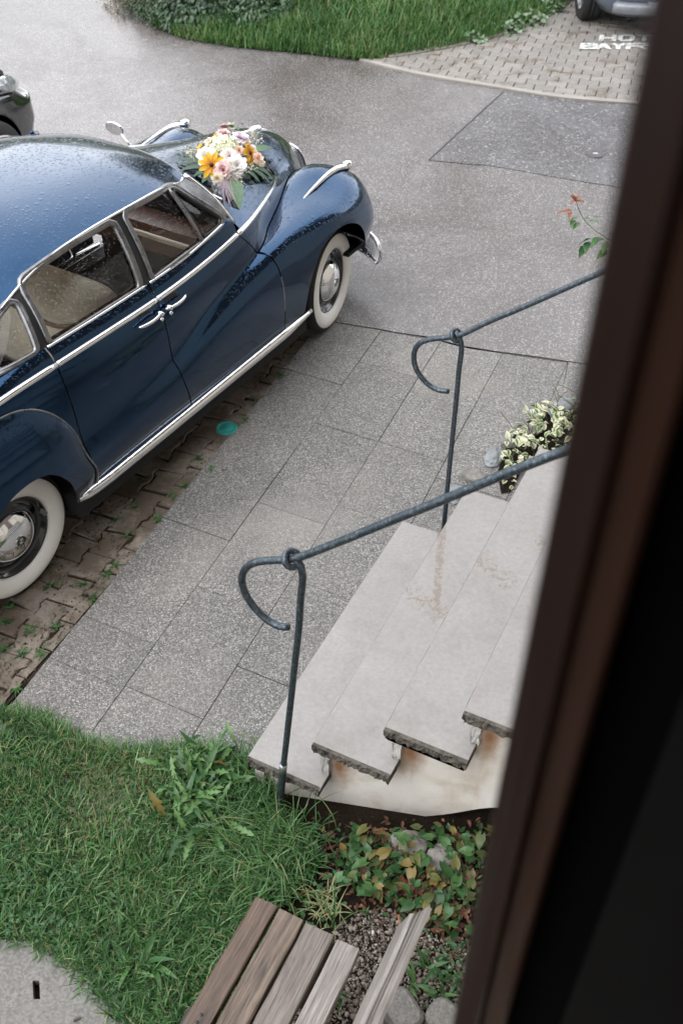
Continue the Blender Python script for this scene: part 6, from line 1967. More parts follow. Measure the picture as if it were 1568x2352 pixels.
for x in (-.45, .68):
    v, f = box(x - .03, x + .03, -.21, .22, .405, .416, .002); obj("cross_bar", mesh("cross_bar", v, f, M['bench_iron'], False), bench)
    for y in (.163, .067, -.038, -.145):
        for dx in (-.012, .012):
            v, f = lathe([(0, .0012), (.0045, .001), (.0055, -.001)], 10, 'z'); obj("screw", mesh("screw", v + np.array([x + dx, y, .4535]), f, M['bench_iron']), bench)
    for y in (-.17, .19):
        v, f = box(x - .02, x + .02, y - .02, y + .02, -.04, .406, .003); obj("leg", mesh("leg", v, f, M['bench_iron'], False), bench)
    v, f = tube(np.array([(x, -.21, .41), (x, -.30, .45), (x, -.325, .70), (x, -.385, .90)]), .016, 8); obj("back_bracket", fix_normals(mesh("back_bracket", v, f, M['bench_iron'])), bench)
for px, dims, rz, lab in [((925, 2318), (.052, .075), .55, "rounded grey edging stone beside the bench backrest, nearer of two"), ((1026, 2340), (.055, .07), .9, "rounded grey edging stone in the weeds at the bottom edge, farther from the bench")]:
    p = roundpoly([(-dims[0], -dims[1]), (dims[0], -dims[1]), (dims[0], dims[1]), (-dims[0], dims[1])], .045, 6)
    v, f = prism(p, -.10, .075, .012)
    tag(obj("edging_block", fix_normals(mesh("edging_block", v, f, M['concrete'], False)), None, at(*px, .06) * [1, 1, 0], (0, 0, rz)), lab, "stone", "rounded edging blocks by the bench")

# ------------------------------------------------------------------ bouquet on the bonnet
def bpt(u, v_, h=0.0):
    """point over the bonnet under a sight line (car frame), h above the sheet metal"""
    z = 1.17
    for _ in range(4):
        p = to_car(at(u, v_, z)); z = on_bonnet(p[0], p[1]) + h
    p = to_car(at(u, v_, z)); p[2] = z
    return p
fl_c = from_car(bpt(515, 365))
bq = thing("flower_arrangement", "wedding bouquet of yellow, pink and white flowers with green leaves on the blue bonnet", "bouquet", fl_c, math.pi / 2 - CAR_YAW)
bc = to_car(fl_c)
def petal_mat(name, stops, trans=.25, rough=.55):
    return leaf_mat(name, stops, rough, trans)
P = {
 'yellow': petal_mat("yellow_petal", [(0, (.55, .16, .012)), (.35, (.74, .38, .02)), (1, (.82, .52, .03))]),
 'pink': petal_mat("pink_petal", [(0, (.72, .36, .39)), (.5, (.86, .62, .63)), (1, (.86, .70, .68))]),
 'pale': petal_mat("pale_pink_petal", [(0, (.76, .56, .54)), (.5, (.89, .80, .78)), (1, (.90, .85, .82))]),
 'lilac': petal_mat("lilac_white_petal", [(0, (.52, .34, .52)), (.5, (.80, .70, .78)), (1, (.90, .87, .88))]),
 'white': petal_mat("white_petal", [(0, (.76, .68, .66)), (.5, (.90, .87, .85)), (1, (.93, .92, .91))]),
 'cream': petal_mat("cream_petal", [(0, (.66, .48, .34)), (.5, (.82, .72, .55)), (1, (.87, .82, .70))]),
 'peach': petal_mat("peach_petal", [(0, (.60, .30, .20)), (.5, (.80, .54, .42)), (1, (.86, .70, .58))]),
 'lime': petal_mat("lime_floret", [(0, (.50, .53, .30)), (.5, (.76, .77, .56)), (1, (.88, .88, .74))]),
}
M['cone'] = flat("dark_flower_cone", (.030, .014, .010), .8, var=.5, vscale=200, bumpiness=.002)
def frame_from(nrm):
    n = unit(nrm); a = unit(np.cross(n, [0.3, 1, .1])); return np.stack([a, np.cross(n, a), n], 1)
def petals(n, L, W, cup, r0=0.0, seg=4, seed=0, tint=(.2, .9), jit=.08, ruffle=0.0, layer=0.0, spread=1.0):
    """ring of petals about +z; cup = angle of each petal from the flower's plane"""
    r = np.random.default_rng(seed)
    V, Q, T = [], [], []
    for i in range(n):
        a = 2 * math.pi * i / n * spread + r.normal(0, jit); l = L * r.uniform(.88, 1.1); c = cup + r.normal(0, .10)
        for j in range(seg + 1):
            t = j / seg
            w = W * .5 * (math.sin(math.pi * (0.12 + .80 * t)) ** .8)
            rad = r0 + l * (math.cos(c) * t) - l * .10 * t * t * math.sin(c)
            z = layer + l * math.sin(c) * t * (1 - .25 * t) - .12 * l * t * t * (1 if c < .5 else -.6)
            z += r.normal(0, ruffle * l)
            for s_ in (-1, 0, 1):
                V.append((math.cos(a) * rad - math.sin(a) * w * s_, math.sin(a) * rad + math.cos(a) * w * s_, z + abs(s_) * w * .35 + r.normal(0, ruffle * l * .5)))
                T.append(tint[0] + (tint[1] - tint[0]) * t + r.normal(0, .04))
        o = i * 3 * (seg + 1)
        for j in range(seg):
            b = o + 3 * j
            Q += [(b, b + 1, b + 4, b + 3), (b + 1, b + 2, b + 5, b + 4)]
    return np.array(V), np.array(Q), np.array(T)
def flower(name, label, px, h, nrm, layers, mat, center=None):
    pos = bpt(*px, h) - bc
    R = frame_from(nrm)
    V, Q, T, o = [], [], [], 0
    for k in layers:
        v, q, t = petals(**k)
        V.append(v); Q.append(q + o); T.append(t); o += len(v)
    v = np.concatenate(V) @ R.T
    ob = obj(name, mesh_np(name, v, np.concatenate(Q), mat, np.clip(np.concatenate(T), 0, 1)), bq, tuple(pos))
    if label: ob['label'] = label
    if center:
        rad, hh, cm = center
        cv, cf = lathe([(0, hh), (rad * .6, hh * .85), (rad * .95, hh * .4), (rad, 0), (rad * .6, -.004)], 14, 'z')
        obj("flower_centre", fix_normals(mesh("flower_centre", cv @ R.T, cf, cm)), ob)
    return ob
toward = unit(to_car(np.array([0, 0, H])) - bc)          # blooms lean out of the mound
def out_n(px, k=.8):
    c = bpt(*px) - bc
    return unit(np.array([c[0] * 2.2, c[1] * 2.2, .35]) * k + toward * .9)
H_ = 0.085
flower("rudbeckia", "yellow flower with dark cone at the left of the bouquet", (486, 379), .095, out_n((486, 377)) + toward * .5, [dict(n=11, L=.070, W=.030, cup=.10, r0=.008, seed=1, tint=(.0, .9)), dict(n=7, L=.055, W=.022, cup=-.05, r0=.006, seed=2, tint=(.1, .8))], P['yellow'], (.0125, .014, M['cone']))
flower("rudbeckia", "yellow flower with dark cone at the right of the bouquet", (574, 352), .09, np.array([.5, -.9, .35]) + toward * .3, [dict(n=11, L=.064, W=.028, cup=.05, r0=.007, seed=3, tint=(.0, .8)), dict(n=6, L=.05, W=.02, cup=-.1, r0=.006, seed=4, tint=(.0, .7))], P['yellow'], (.012, .014, M['cone']))
flower("rudbeckia", "small half-closed yellow flower at the far left of the bouquet", (461, 338), .06, np.array([-.6, .3, .8]), [dict(n=9, L=.026, W=.014, cup=.5, r0=.003, seed=5, tint=(.3, 1))], P['yellow'])
flower("rudbeckia", "yellow flower mostly hidden behind the white ball of florets", (490, 317), .10, np.array([-.3, .6, .8]), [dict(n=9, L=.035, W=.016, cup=.3, r0=.003, seed=6, tint=(.1, .9))], P['yellow'])
def ball(name, label, px, h, R_, n, mat, seed, ps=.012, flat_=.75, tint=(.3, .9)):
    """head built of many small petals or florets"""
    r = np.random.default_rng(seed)
    d = unit(r.normal(0, 1, (n, 3))); d[:, 2] = np.abs(d[:, 2]) * 1.1 - .25; d = unit(d)
    base = d * R_ * r.uniform(.72, .98, (n, 1)) * np.array([1, 1, flat_])
    V, Q, T, o = [], [], [], 0
    for i in range(n):
        v, q, t = petals(4, ps, ps * .95, .25, .0005, 2, seed * 100 + i, (.15 + .6 * r.random(), .6 + .4 * r.random()))
        V.append(v @ frame_from(d[i] + r.normal(0, .25, 3)).T + base[i]); Q.append(q + o); T.append(t); o += len(v)
    ob = obj(name, mesh_np(name, np.concatenate(V), np.concatenate(Q), mat, np.clip(np.concatenate(T), 0, 1)), bq, tuple(bpt(*px, h) - bc))
    if label: ob['label'] = label
    return ob
ball("hydrangea", "greenish white ball of small florets in the middle of the bouquet", (512, 340), .085, .095, 260, P['lime'], 7, .016, .8)
def ruffled(name, label, px, h, R_, mat, seed, rings=5, nrm=None, center=None):
    R_ = R_ * 1.18
    L = []
    for k in range(rings):
        t = k / (rings - 1)
        L.append(dict(n=int(12 - 5 * t), L=R_ * (1 - .55 * t), W=R_ * (.72 - .25 * t), cup=.15 + 1.05 * t, r0=R_ * .05, seed=seed * 10 + k, tint=(.1 + .2 * t, .95 - .15 * t), jit=.2, ruffle=.035, layer=R_ * .12 * t))
    return flower(name, label, px, h, out_n(px) if nrm is None else nrm, L, mat, center)
ruffled("dahlia", "white and lilac dahlia at the top right of the bouquet", (553, 318), .095, .048, P['lilac'], 21, 6)
ruffled("peony", "white peony behind the left yellow flower", (474, 360), .085, .052, P['white'], 22, 5)
ruffled("carnation", "pale pink ruffled flower in the bouquet's middle", (527, 359), .105, .043, P['pale'], 23, 5)
ruffled("dahlia", "large white dahlia at the bouquet's lower right", (545, 381), .095, .052, P['white'], 24, 6)
ruffled("lisianthus", "open pink flower with yellow centre at the front", (512, 390), .095, .046, P['pink'], 25, 4, out_n((512, 388)) + toward, (.010, .010, flat("yellow_centre", (.5, .28, .03), .8)))
ruffled("rose", "small cream rose at the very front", (500, 411), .06, .030, P['cream'], 26, 5)
ruffled("carnation", "pink flower above the ball of florets", (513, 307), .115, .038, P['pink'], 27, 5)
ruffled("lisianthus", "pink bud at the bouquet's top", (515, 291), .11, .024, P['pink'], 28, 4)
ruffled("lisianthus", "pale green bud at the bouquet's top", (530, 289), .11, .026, P['lime'], 29, 4)
ruffled("rose", "peach rose between the white dahlia and the right yellow flower", (550, 347), .10, .030, P['peach'], 30, 4)
ruffled("rose", "peach rose at the bouquet's right end", (593, 365), .065, .031, P['peach'], 31, 4)
ruffled("rose", "pale peach rose right of the dark cone", (584, 355), .075, .026, P['peach'], 32, 4)
ruffled("rose", "cream bud at the far right of the bouquet", (601, 375), .05, .020, P['cream'], 33, 4)
ruffled("rose", "pale peach bud behind the right yellow flower", (580, 341), .08, .022, P['pale'], 34, 4)
ruffled("rose", "peach rose at the upper left of the bouquet", (481, 327), .085, .028, P['peach'], 35, 4)
ruffled("carnation", "green-eyed pale flower tucked above the florets", (512, 322), .125, .020, P['lime'], 36, 4)
ruffled("carnation", "tiny cream bud between the pink flowers", (529, 374), .115, .012, P['cream'], 37, 3)
M['bq_leaf'] = leaf_mat("bouquet_leaf", [(0, (.012, .035, .018)), (.5, (.035, .085, .045)), (1, (.11, .19, .10))], .4, .15)
def bleaf(p0, p1, w, h0=.02, h1=.006, t=.4, seed=0, label=None):
    a, b = bpt(*p0, h0), bpt(*p1, h1)
    L = np.linalg.norm(b - a)
    me = plain_leaf("leaf", L, w, seed, M['bq_leaf'], .22, tint=t)
    d = unit(b - a); up = np.array([0, 0, 1.0]); s = unit(np.cross(up, d)); n = np.cross(d, s)
    o = obj("leaf", me, bq)
    o.matrix_local = Matrix(((d[0], s[0], n[0], a[0] - bc[0]), (d[1], s[1], n[1], a[1] - bc[1]), (d[2], s[2], n[2], a[2] - bc[2]), (0, 0, 0, 1)))
    if label: o['label'] = label
bleaf((580, 352), (640, 338), .095, .05, .06, .95, 1, "large pale green leaf pointing along the bonnet")
bleaf((535, 412), (551, 476), .085, .04, .02, .8, 2, "large leaf hanging towards the windscreen end")
for p0, p1, w, t, s in (((470, 372), (402, 378), .07, .25, 3), ((470, 366), (397, 369), .035, .15, 4), ((472, 385), (408, 391), .06, .3, 5), ((480, 395), (443, 403), .06, .7, 6), ((490, 402), (463, 418), .055, .55, 7), ((505, 405), (490, 424), .05, .45, 8), ((480, 390), (446, 397), .045, .2, 9),
                        ((575, 380), (634, 413), .065, .35, 10), ((585, 378), (634, 398), .055, .45, 11), ((570, 385), (625, 420), .045, .3, 12), ((565, 392), (600, 419), .035, .5, 13), ((560, 392), (575, 413), .03, .3, 14), ((548, 345), (556, 372), .04, .15, 15), ((555, 395), (590, 405), .03, .4, 16), ((565, 365), (560, 395), .045, .15, 17), ((548, 395), (552, 417), .035, .85, 18), ((560, 370), (575, 395), .04, .2, 19), ((570, 388), (612, 414), .04, .35, 20)):
    bleaf(p0, p1, w, .035, .008, t, s)
# dark greenery inside the mound, feathery grasses and little white filler
r = np.random.default_rng(77)
n = 420
c = np.array([bpt(515 + x, 362 + y, 0) for x, y in zip(r.normal(0, 34, n), r.normal(0, 26, n))]) - bc
c[:, 2] += r.uniform(.005, .075, n) * np.exp(-(c[:, 0] ** 2 + c[:, 1] ** 2) / .018)
d = np.c_[c[:, :2] * 3 + r.normal(0, .3, (n, 2)), r.uniform(.0, .8, n)]
v, q, m = leafset(c, d, np.c_[r.normal(0, .4, (n, 2)), np.ones(n)], r.uniform(.02, .045, n), r.uniform(.012, .022, n), .2, .3)
stuff(obj("greenery", mesh_np("greenery", v, q, M['bq_leaf'], np.repeat(np.clip(r.normal(.3, .18, n), 0, 1), m)), bq))
M['haze_grass'] = leaf_mat("feathery_grass", [(0, (.20, .15, .17)), (.6, (.42, .34, .38)), (1, (.50, .50, .34))], .6, .2)
V, Q, T, o = [], [], [], 0
for (p0, p1, k, t) in (((505, 405), (530, 462), 34, .5), ((520, 408), (508, 450), 26, .5), ((585, 320), (566, 300), 22, .9), ((575, 335), (592, 316), 26, .9), ((480, 350), (430, 352), 45, .9), ((525, 400), (545, 425), 50, .8), ((595, 370), (628, 393), 14, .1)):
    for i in range(k):
        a = bpt(*p0, .05) - bc; b = bpt(p1[0] + r.normal(0, 14), p1[1] + r.normal(0, 9), .015 + abs(r.normal(0, .02))) - bc
        mid = (a + b) / 2 + np.array([r.normal(0, .008), r.normal(0, .008), .035])
        tt = np.linspace(.15, 1, 5)[:, None]
        pth = (1 - tt) ** 2 * a + 2 * tt * (1 - tt) * mid + tt ** 2 * b
        s = unit(np.cross(unit(b - a), [0, 0, 1])) * .00055
        vv = np.stack([pth - s, pth + s], 1).reshape(-1, 3)
        V.append(vv); Q.append(np.array([(2 * j, 2 * j + 1, 2 * j + 3, 2 * j + 2) for j in range(4)]) + o); o += 10
        T.append(np.full(10, np.clip(t + r.normal(0, .12), 0, 1)))
stuff(obj("feather_grass", mesh_np("feather_grass", np.concatenate(V), np.concatenate(Q), M['haze_grass'], np.concatenate(T)), bq))
V, Fc = [], []
for (px, k, sp) in (((436, 350), 38, 9), ((590, 322), 24, 8), ((545, 405), 30, 9), ((575, 385), 34, 10), ((500, 395), 18, 6), ((534, 300), 22, 7), ((462, 330), 12, 5)):
    for i in range(k):
        p = bpt(px[0] + r.normal(0, sp), px[1] + r.normal(0, sp * .7), .03 + abs(r.normal(0, .03))) - bc
        V.append((iv * r.uniform(.003, .0062) + p, itf.tolist()))
v, f = join(V)
stuff(obj("filler_buds", mesh("filler_buds", v, f, flat("filler_bud", (.55, .52, .42), .7, var=.35, vscale=60)), bq))

# ------------------------------------------------------------------ the other two vehicles
def pillow(rings, n=56, ex=4.5):
    """stack of rounded-rectangle rings (x0, x1, halfwidth, z) into a closed shell"""
    V = []
    a = np.linspace(0, 2 * math.pi, n, endpoint=False)
    for x0, x1, hw, z in rings:
        c, s = np.cos(a), np.sin(a)
        V.append(np.c_[(x0 + x1) / 2 + (x1 - x0) / 2 * np.sign(c) * np.abs(c) ** (2 / ex), hw * np.sign(s) * np.abs(s) ** (2 / ex), (z(np.sign(c) * np.abs(c) ** (2 / ex)) if callable(z) else np.full(n, z))])
    v = np.concatenate(V); m = len(rings); f = []
    for k in range(m - 1):
        for i in range(n):
            j = (i + 1) % n; f.append((k * n + i, k * n + j, (k + 1) * n + j, (k + 1) * n + i))
    f += [tuple(range(n)), tuple((m - 1) * n + i for i in range(n))]
    return v, f
def modern_wheel(parent, x, y, rad=.33, wid=.215):
    w = bpd = bpy.data.objects.new("wheel", None); w.location = (x, y, rad); w.rotation_euler = (0, 0, 0 if y < 0 else math.pi); link(w, parent)
    h = wid / 2
    v, f = lathe([(rad * .62, h), (rad * .93, h), (rad * .985, h * .82), (rad, h * .6), (rad, h * .28), (rad * .975, h * .25), (rad * .975, h * .18), (rad, h * .15), (rad, -h * .15), (rad * .975, -h * .18), (rad * .975, -h * .25), (rad, -h * .28), (rad, -h * .6), (rad * .985, -h * .82), (rad * .93, -h), (rad * .64, -h)], 48, 'y')
    obj("tyre", fix_normals(mesh("tyre", v, f, M['tyre'])), w)
    v, f = lathe([(rad * .64, -h * .95), (rad * .60, -h * .80), (rad * .5, -h * .55), (rad * .15, -h * .62), (0, -h * .66)], 40, 'y')
    obj("rim", fix_normals(mesh("rim", v, f, M['steel'])), w)
def modern_car(name, label, loc, rz, paint, L, W, Hh, van=False):
    root = thing(name, label, "car" if not van else "van", loc, rz)
    N = lambda nm, v, f, m, p=None, s=True: obj(nm, fix_normals(mesh(nm, v, f, m, s)), p or root)
    hw = W / 2; xb, xf = -L * .5, L * .5
    axf, axr = xf - .82, xb + .75
    hood = (lambda c: np.interp(c, [-1, -.6, .2, .45, .8, 1.0], [.95, 1.0, 1.0, .98, .86, .70])) if not van else (lambda c: np.full(np.shape(c), 1.0))
    R = [(xb + .10, xf - .16, hw * .90, .20), (xb + .03, xf - .05, hw * .975, .30), (xb, xf, hw, .46), (xb + .01, xf - .015, hw, .62), (xb + .05, xf - .06, hw * .985, lambda c: hood(c) - .12), (xb + .12, xf - .15, hw * .93, lambda c: hood(c) - .03), (xb + .30, xf - .36, hw * .80, hood), (xb + 1.0, xf - 1.0, hw * .3, lambda c: hood(c) + .015)]
    v, f = pillow(R, 96)
    arches = []
    for ax in (axf, axr):
        aa = np.linspace(0, 2 * math.pi, 40, endpoint=False); arches.append(np.c_[ax + np.cos(aa) * .375, .33 + np.sin(aa) * .375])
    # finer sides so that the wheel openings cut cleanly
    import bmesh
    bm = bmesh.new(); me0 = mesh("tmp", v, f, M['rubber']); bm.from_mesh(me0)
    bmesh.ops.subdivide_edges(bm, edges=bm.edges[:], cuts=2, use_grid_fill=True); 
    vv = np.array([x.co[:] for x in bm.verts]); bm.verts.index_update(); ff = [tuple(x.index for x in q_.verts) for q_ in bm.faces]; bm.free(); bpy.data.meshes.remove(me0)
    d = np.minimum(-pdist(vv[:, [0, 2]], arches[0]), -pdist(vv[:, [0, 2]], arches[1]))
    d = np.where(np.abs(vv[:, 1]) < hw * .6, 1.0, d)
    v, f = clip(vv, ff, d)
    o = N("body", v, f, paint)
    md = o.modifiers.new("thickness", 'SOLIDIFY'); md.thickness = .01; md.offset = -1
    g0, g1 = (xb + .15, xf - 1.35) if not van else (xb + .06, xf - .75)
    GR = [(g0 - .02, g1 + .55, hw * .93, .93), (g0 + .10, g1 + .10, hw * .84, .93 + (Hh - .93) * .55), (g0 + .25, g1 - .30, hw * .74, Hh - .07), (g0 + .5, g1 - .55, hw * .62, Hh - .01), (g0 + .9, g1 - .9, hw * .2, Hh)]
    v, f = pillow(GR, 72, 5); N("glasshouse", v, f, flat("tinted_glass", (.008, .009, .010), .08, 0, .05, coat=.5))
    v, f = pillow([(g0 + .22, g1 - .26, hw * .765, Hh - .085), (g0 + .25, g1 - .31, hw * .74, Hh - .055), (g0 + .5, g1 - .55, hw * .62, Hh + .004), (g0 + .9, g1 - .9, hw * .2, Hh + .012)], 72, 5); N("roof", v, f, paint)
    v, f = box(xb + .2, xf - .25, -hw * .62, hw * .62, .22, .85, .03); N("underbody", v, f, M['under'], None, False)
    for x in (axf, axr):
        for s in (-1, 1): modern_wheel(root, x, s * (hw - .125))
    for s in (-1, 1):
        v, f = box(-.10, .10, -.045, .045, -.11, .11, .02)
        N("tail_lamp", v + np.array([xb + .10, s * (hw - .10), .80]), f, flat("red_lens", (.25, .01, .01), .2))
    return root, dict(xb=xb, xf=xf, hw=hw, N=N)
blk_paint = flat("black_car_paint", (.006, .007, .0075), .12, 0, .15, 3, coat=1.0)
# black car beyond the blue one: its front corner shows
bc_tip = at(78, 297, 0.42)
yaw2 = math.radians(30)
f2 = np.array([math.sin(yaw2), math.cos(yaw2), 0]); r2 = np.array([math.cos(yaw2), -math.sin(yaw2), 0])
Lb, Wb = 4.2, 1.76
ctr = bc_tip - f2 * (Lb / 2 - .30) - r2 * (Wb / 2 - .10)
bcar, K = modern_car("parked_car", "black car parked beyond the blue saloon, only its front corner in view", (ctr[0], ctr[1], 0), math.pi / 2 - yaw2, blk_paint, Lb, Wb, 1.46)
lens = flat("grey_headlamp_glass", (.36, .38, .39), .12, .3, .4, 25, coat=1.0)
for s in (-1, 1):
    # swept-back headlamp wrapped over the corner of the wing
    n, m = 14, 7
    V = []
    for i in range(n):
        t = i / (n - 1)
        for j in range(m):
            w = (j / (m - 1) - .5)
            x = K['xf'] - .135 - .52 * t
            y = s * (K['hw'] * (.60 + .345 * math.sin(t * math.pi * .5)) + w * .0)
            wid = .085 * math.sin(math.pi * (.12 + .80 * t)) ** .7
            z = .735 + .155 * t + w * wid * 1.5
            y2 = y - s * max(0, w) * .10 + s * .02
            V.append((x - max(0, w) * .02, y2, z))
    v = np.array(V)
    o = K['N']("headlamp", v, gridfaces(n, m), lens)
    md = o.modifiers.new("thickness", 'SOLIDIFY'); md.thickness = .03; md.offset = -1
v, f = box(-.02, .02, -.45, .45, -.05, .05, .01)
K['N']("front_grille", v + np.array([K['xf'] - .005, 0, .50]), f, M['rubber'], None, False)

# grey-blue van on the parking bay
van_l = at(1345, 45, 0.0)
van_paint = flat("blue_grey_paint", (.10, .125, .16), .3, .3, .1, 4, coat=.6)
vw = 1.82
vx = van_l[0] + vw / 2 - .125
van_root, K2 = modern_car("parked_van", "blue-grey van on the paved bay, only its tyre and bumper in view", (vx, van_l[1] + 4.4 / 2 - .82 + .02, 0), -math.pi / 2, van_paint, 4.4, vw, 1.9, True)
# its bumper with a pale step plate and a small tow eye
yb = np.linspace(-.66, .66, 30)
path = np.stack([K2['xf'] + .03 - .10 * np.abs(yb / .66) ** 4, yb, np.full(30, .345)], 1)
v, f = sweep(path, np.array([(-.10, -.05), (.07, -.05), (.085, -.03), (.085, .03), (.07, .05), (-.10, .05)]), up=(0, 0, 1))
K2['N']("bumper", v, f, flat("grey_bumper", (.16, .17, .19), .35, .2, .15))
v, f = box(-.06, .06, -.42, .42, -.004, .004, .002); K2['N']("step_plate", v + np.array([K2['xf'] + .01, .1, .400]), f, flat("pale_step", (.36, .38, .41), .4, .5), None, False)
v, f = tube(np.array([(K2['xf'] + .02, .03, .27), (K2['xf'] + .07, .03, .27)]), .02, 10); K2['N']("tow_eye", v, f, M['steel'])

# ------------------------------------------------------------------ planted island beyond the road
isl_px = [(280, -4), (310, 28), (340, 50), (380, 72), (420, 90), (480, 100), (550, 111), (630, 118), (700, 125), (770, 133), (830, 140), (870, 138), (900, 133), (980, 122), (1050, 108), (1120, 92), (1180, 73), (1240, 47), (1285, 22), (1308, 0)]
isl = [at(*p)[:2] for p in isl_px] + [np.array([3.1, 16.5]), np.array([3.2, 22.0]), np.array([-3.5, 22.0]), np.array([-3.2, 15.5])]
isl = np.array(isl)
n = 70
gx = np.linspace(isl[:, 0].min(), isl[:, 0].max(), n); gy = np.linspace(isl[:, 1].min(), isl[:, 1].max(), n)
X, Y = np.meshgrid(gx, gy, indexing='ij'); q = np.c_[X.ravel(), Y.ravel()]
d = pdist(q, isl)
def isl_h(p, dd): return 0.012 + .55 * (1 - np.exp(-np.maximum(dd, 0) / 1.6)) + .03 * hnoise(np.c_[p, np.zeros(len(p))], 1.5, 4) * np.clip(dd, 0, 1)
v2, f2 = clip(np.c_[q, isl_h(q, d)], gridfaces(n, n), d)
me = mesh("island", v2, f2, M['turf'])
if me.polygons[0].normal.z < 0: me.flip_normals()
struct(obj("island", me))
NG = 24000
p = in_poly(isl, NG * 2); p = p[p[:, 1] < 14.8][:NG]; NG = len(p)
dd = pdist(p, isl); 
right = np.clip((p[:, 0] + 1.3) / .8, 0, 1) * (dd < 2.4)
keep = RNG.random(NG) < (.15 + .85 * right); p, dd = p[keep], dd[keep]; NG = len(p)
b = np.c_[p, isl_h(p, dd)]
edge = np.clip(dd / .5, .25, 1)
kk = hazard(p, 1.6)
v, q, m = blades(b, RNG.uniform(.10, .36, NG) * edge * (1 + .55 * kk), RNG.uniform(.008, .017, NG), RNG.uniform(0, 6.28, NG), np.abs(RNG.normal(.35, .25, NG)), RNG.uniform(.5, 1.7, NG), 4)
tint = np.clip(.52 + .28 * kk + .15 * hazard(p, 5.0) + RNG.normal(0, .15, NG), 0, .9); tint[RNG.random(NG) < .05] = .95
M['meadow'] = leaf_mat("meadow_blade", [(0.0, (0.018, 0.055, 0.013)), (0.35, (0.042, 0.118, 0.027)), (0.65, (0.080, 0.19, 0.046)), (0.88, (0.17, 0.25, 0.09)), (1.0, (0.24, 0.19, 0.09))], 0.42, 0.3)
stuff(obj("meadow_grass", mesh_np("meadow_grass", v, q, M['meadow'], np.repeat(tint, m))))
# short turf at the rim
ed = np.array([at(*x)[:2] for x in isl_px]); ed = curve(np.c_[ed, np.zeros(len(ed))], 400)[:, :2]; p = ed[RNG.integers(400, size=16000)] + np.c_[RNG.normal(0, .05, 16000), RNG.uniform(-.03, .55, 16000)]; dd = pdist(p, isl); ok = dd > -.03; p, dd = p[ok], dd[ok]; n = len(p)
v, q, m = blades(np.c_[p, isl_h(p, dd)], RNG.uniform(.06, .18, n), RNG.uniform(.007, .014, n), RNG.uniform(0, 6.28, n), np.abs(RNG.normal(.5, .3, n)), RNG.uniform(.3, 1.2, n), 2)
tint = np.clip(.52 + .25 * hazard(p, 3.0) + RNG.normal(0, .22, n), 0, 1)
stuff(obj("turf_rim", mesh_np("turf_rim", v, q, M['meadow'], np.repeat(tint, m))))
def shrub(name, label, c, rad, n, lsz, mat, tint, group, seed, droop=.4):
    r = np.random.default_rng(seed)
    t = thing(name, label, "shrub", c, 0, group)
    d = unit(r.normal(0, 1, (n, 3))); d[:, 2] = np.abs(d[:, 2])
    k = 1 + .28 * hnoise(d, 2.4, seed) + .16 * hnoise(d, 5.5, seed + 1)
    rr = r.uniform(.45, 1.0, n) ** .5
    P_ = d * np.asarray(rad) * (k * rr)[:, None]
    dirs = unit(d * np.array([1, 1, .4]) + r.normal(0, .55, (n, 3))) - np.array([0, 0, droop])
    nr = d + np.array([0, 0, .7]) + r.normal(0, .35, (n, 3))
    v, q, m = leafset(P_, dirs, nr, r.uniform(*lsz, n), r.uniform(lsz[0] * .55, lsz[1] * .62, n), .2, .35)
    clump = hnoise(P_, 5.0 / max(rad), seed + 5)
    obj("foliage", mesh_np("foliage", v, q, mat, np.repeat(np.clip(tint + .22 * clump + r.normal(0, .12, n), 0, 1), m)), t)
    st = []
    for i in range(9):
        e = d[i] * np.asarray(rad) * .8
        st.append(tube(curve(np.array([(r.normal(0, .05), r.normal(0, .05), -.05), e * .4 + [0, 0, .1], e]), 8), .012, 5, np.linspace(1, .3, 8)))
    v, f = join(st); stuff(obj("branches", mesh("branches", v, f, flat("bark", (.05, .035, .025), .8)), t))
    return t
M['needle'] = leaf_mat("fine_grey_green_leaf", [(0, (.018, .030, .018)), (.5, (.045, .068, .040)), (1, (.11, .14, .09))], .5, .15)
M['redbrown'] = leaf_mat("russet_leaf", [(0, (.06, .05, .025)), (.5, (.14, .09, .05)), (1, (.25, .15, .09))], .5, .15)
SG = "shrubs on the island beyond the road"
shrub("shrub", "fine-leaved shrub overhanging the road at the left of the island", np.r_[at(405, 30)[:2], .0], (.62, .55, .62), 3400, (.025, .05), M['needle'], .45, SG, 3, .5)
shrub("shrub", "glossy dark ivy-leaved shrub in the middle of the island's road edge", np.r_[at(490, 55)[:2], .0], (.62, .45, .55), 2300, (.045, .085), M['ivy'], .55, SG, 5)
shrub("shrub", "low dark bramble between the ivy-leaved shrub and the tall grass", np.r_[at(600, 70)[:2], .0], (.50, .35, .40), 1500, (.05, .085), M['ivy'], .75, SG, 7)
shrub("shrub", "russet low shrub at the island's left tip", np.r_[at(318, 12)[:2], 0], (.42, .45, .20), 1100, (.02, .04), M['redbrown'], .4, SG, 9)
shrub("shrub", "dark shrub behind the ivy-leaved one at the photo's top edge", np.r_[at(560, 0)[:2], .2], (.9, .6, 1.1), 2600, (.05, .09), M['ivy'], .35, SG, 11)
shrub("shrub", "dark shrub behind the tall grass at the top edge", np.r_[at(720, -20)[:2], .2], (.8, .5, .9), 2000, (.05, .09), M['ivy'], .3, SG, 13)
M['mallow'] = leaf_mat("pale_mallow_leaf", [(0, (.06, .10, .05)), (.5, (.14, .21, .12)), (1, (.26, .34, .22))], .5, .2)
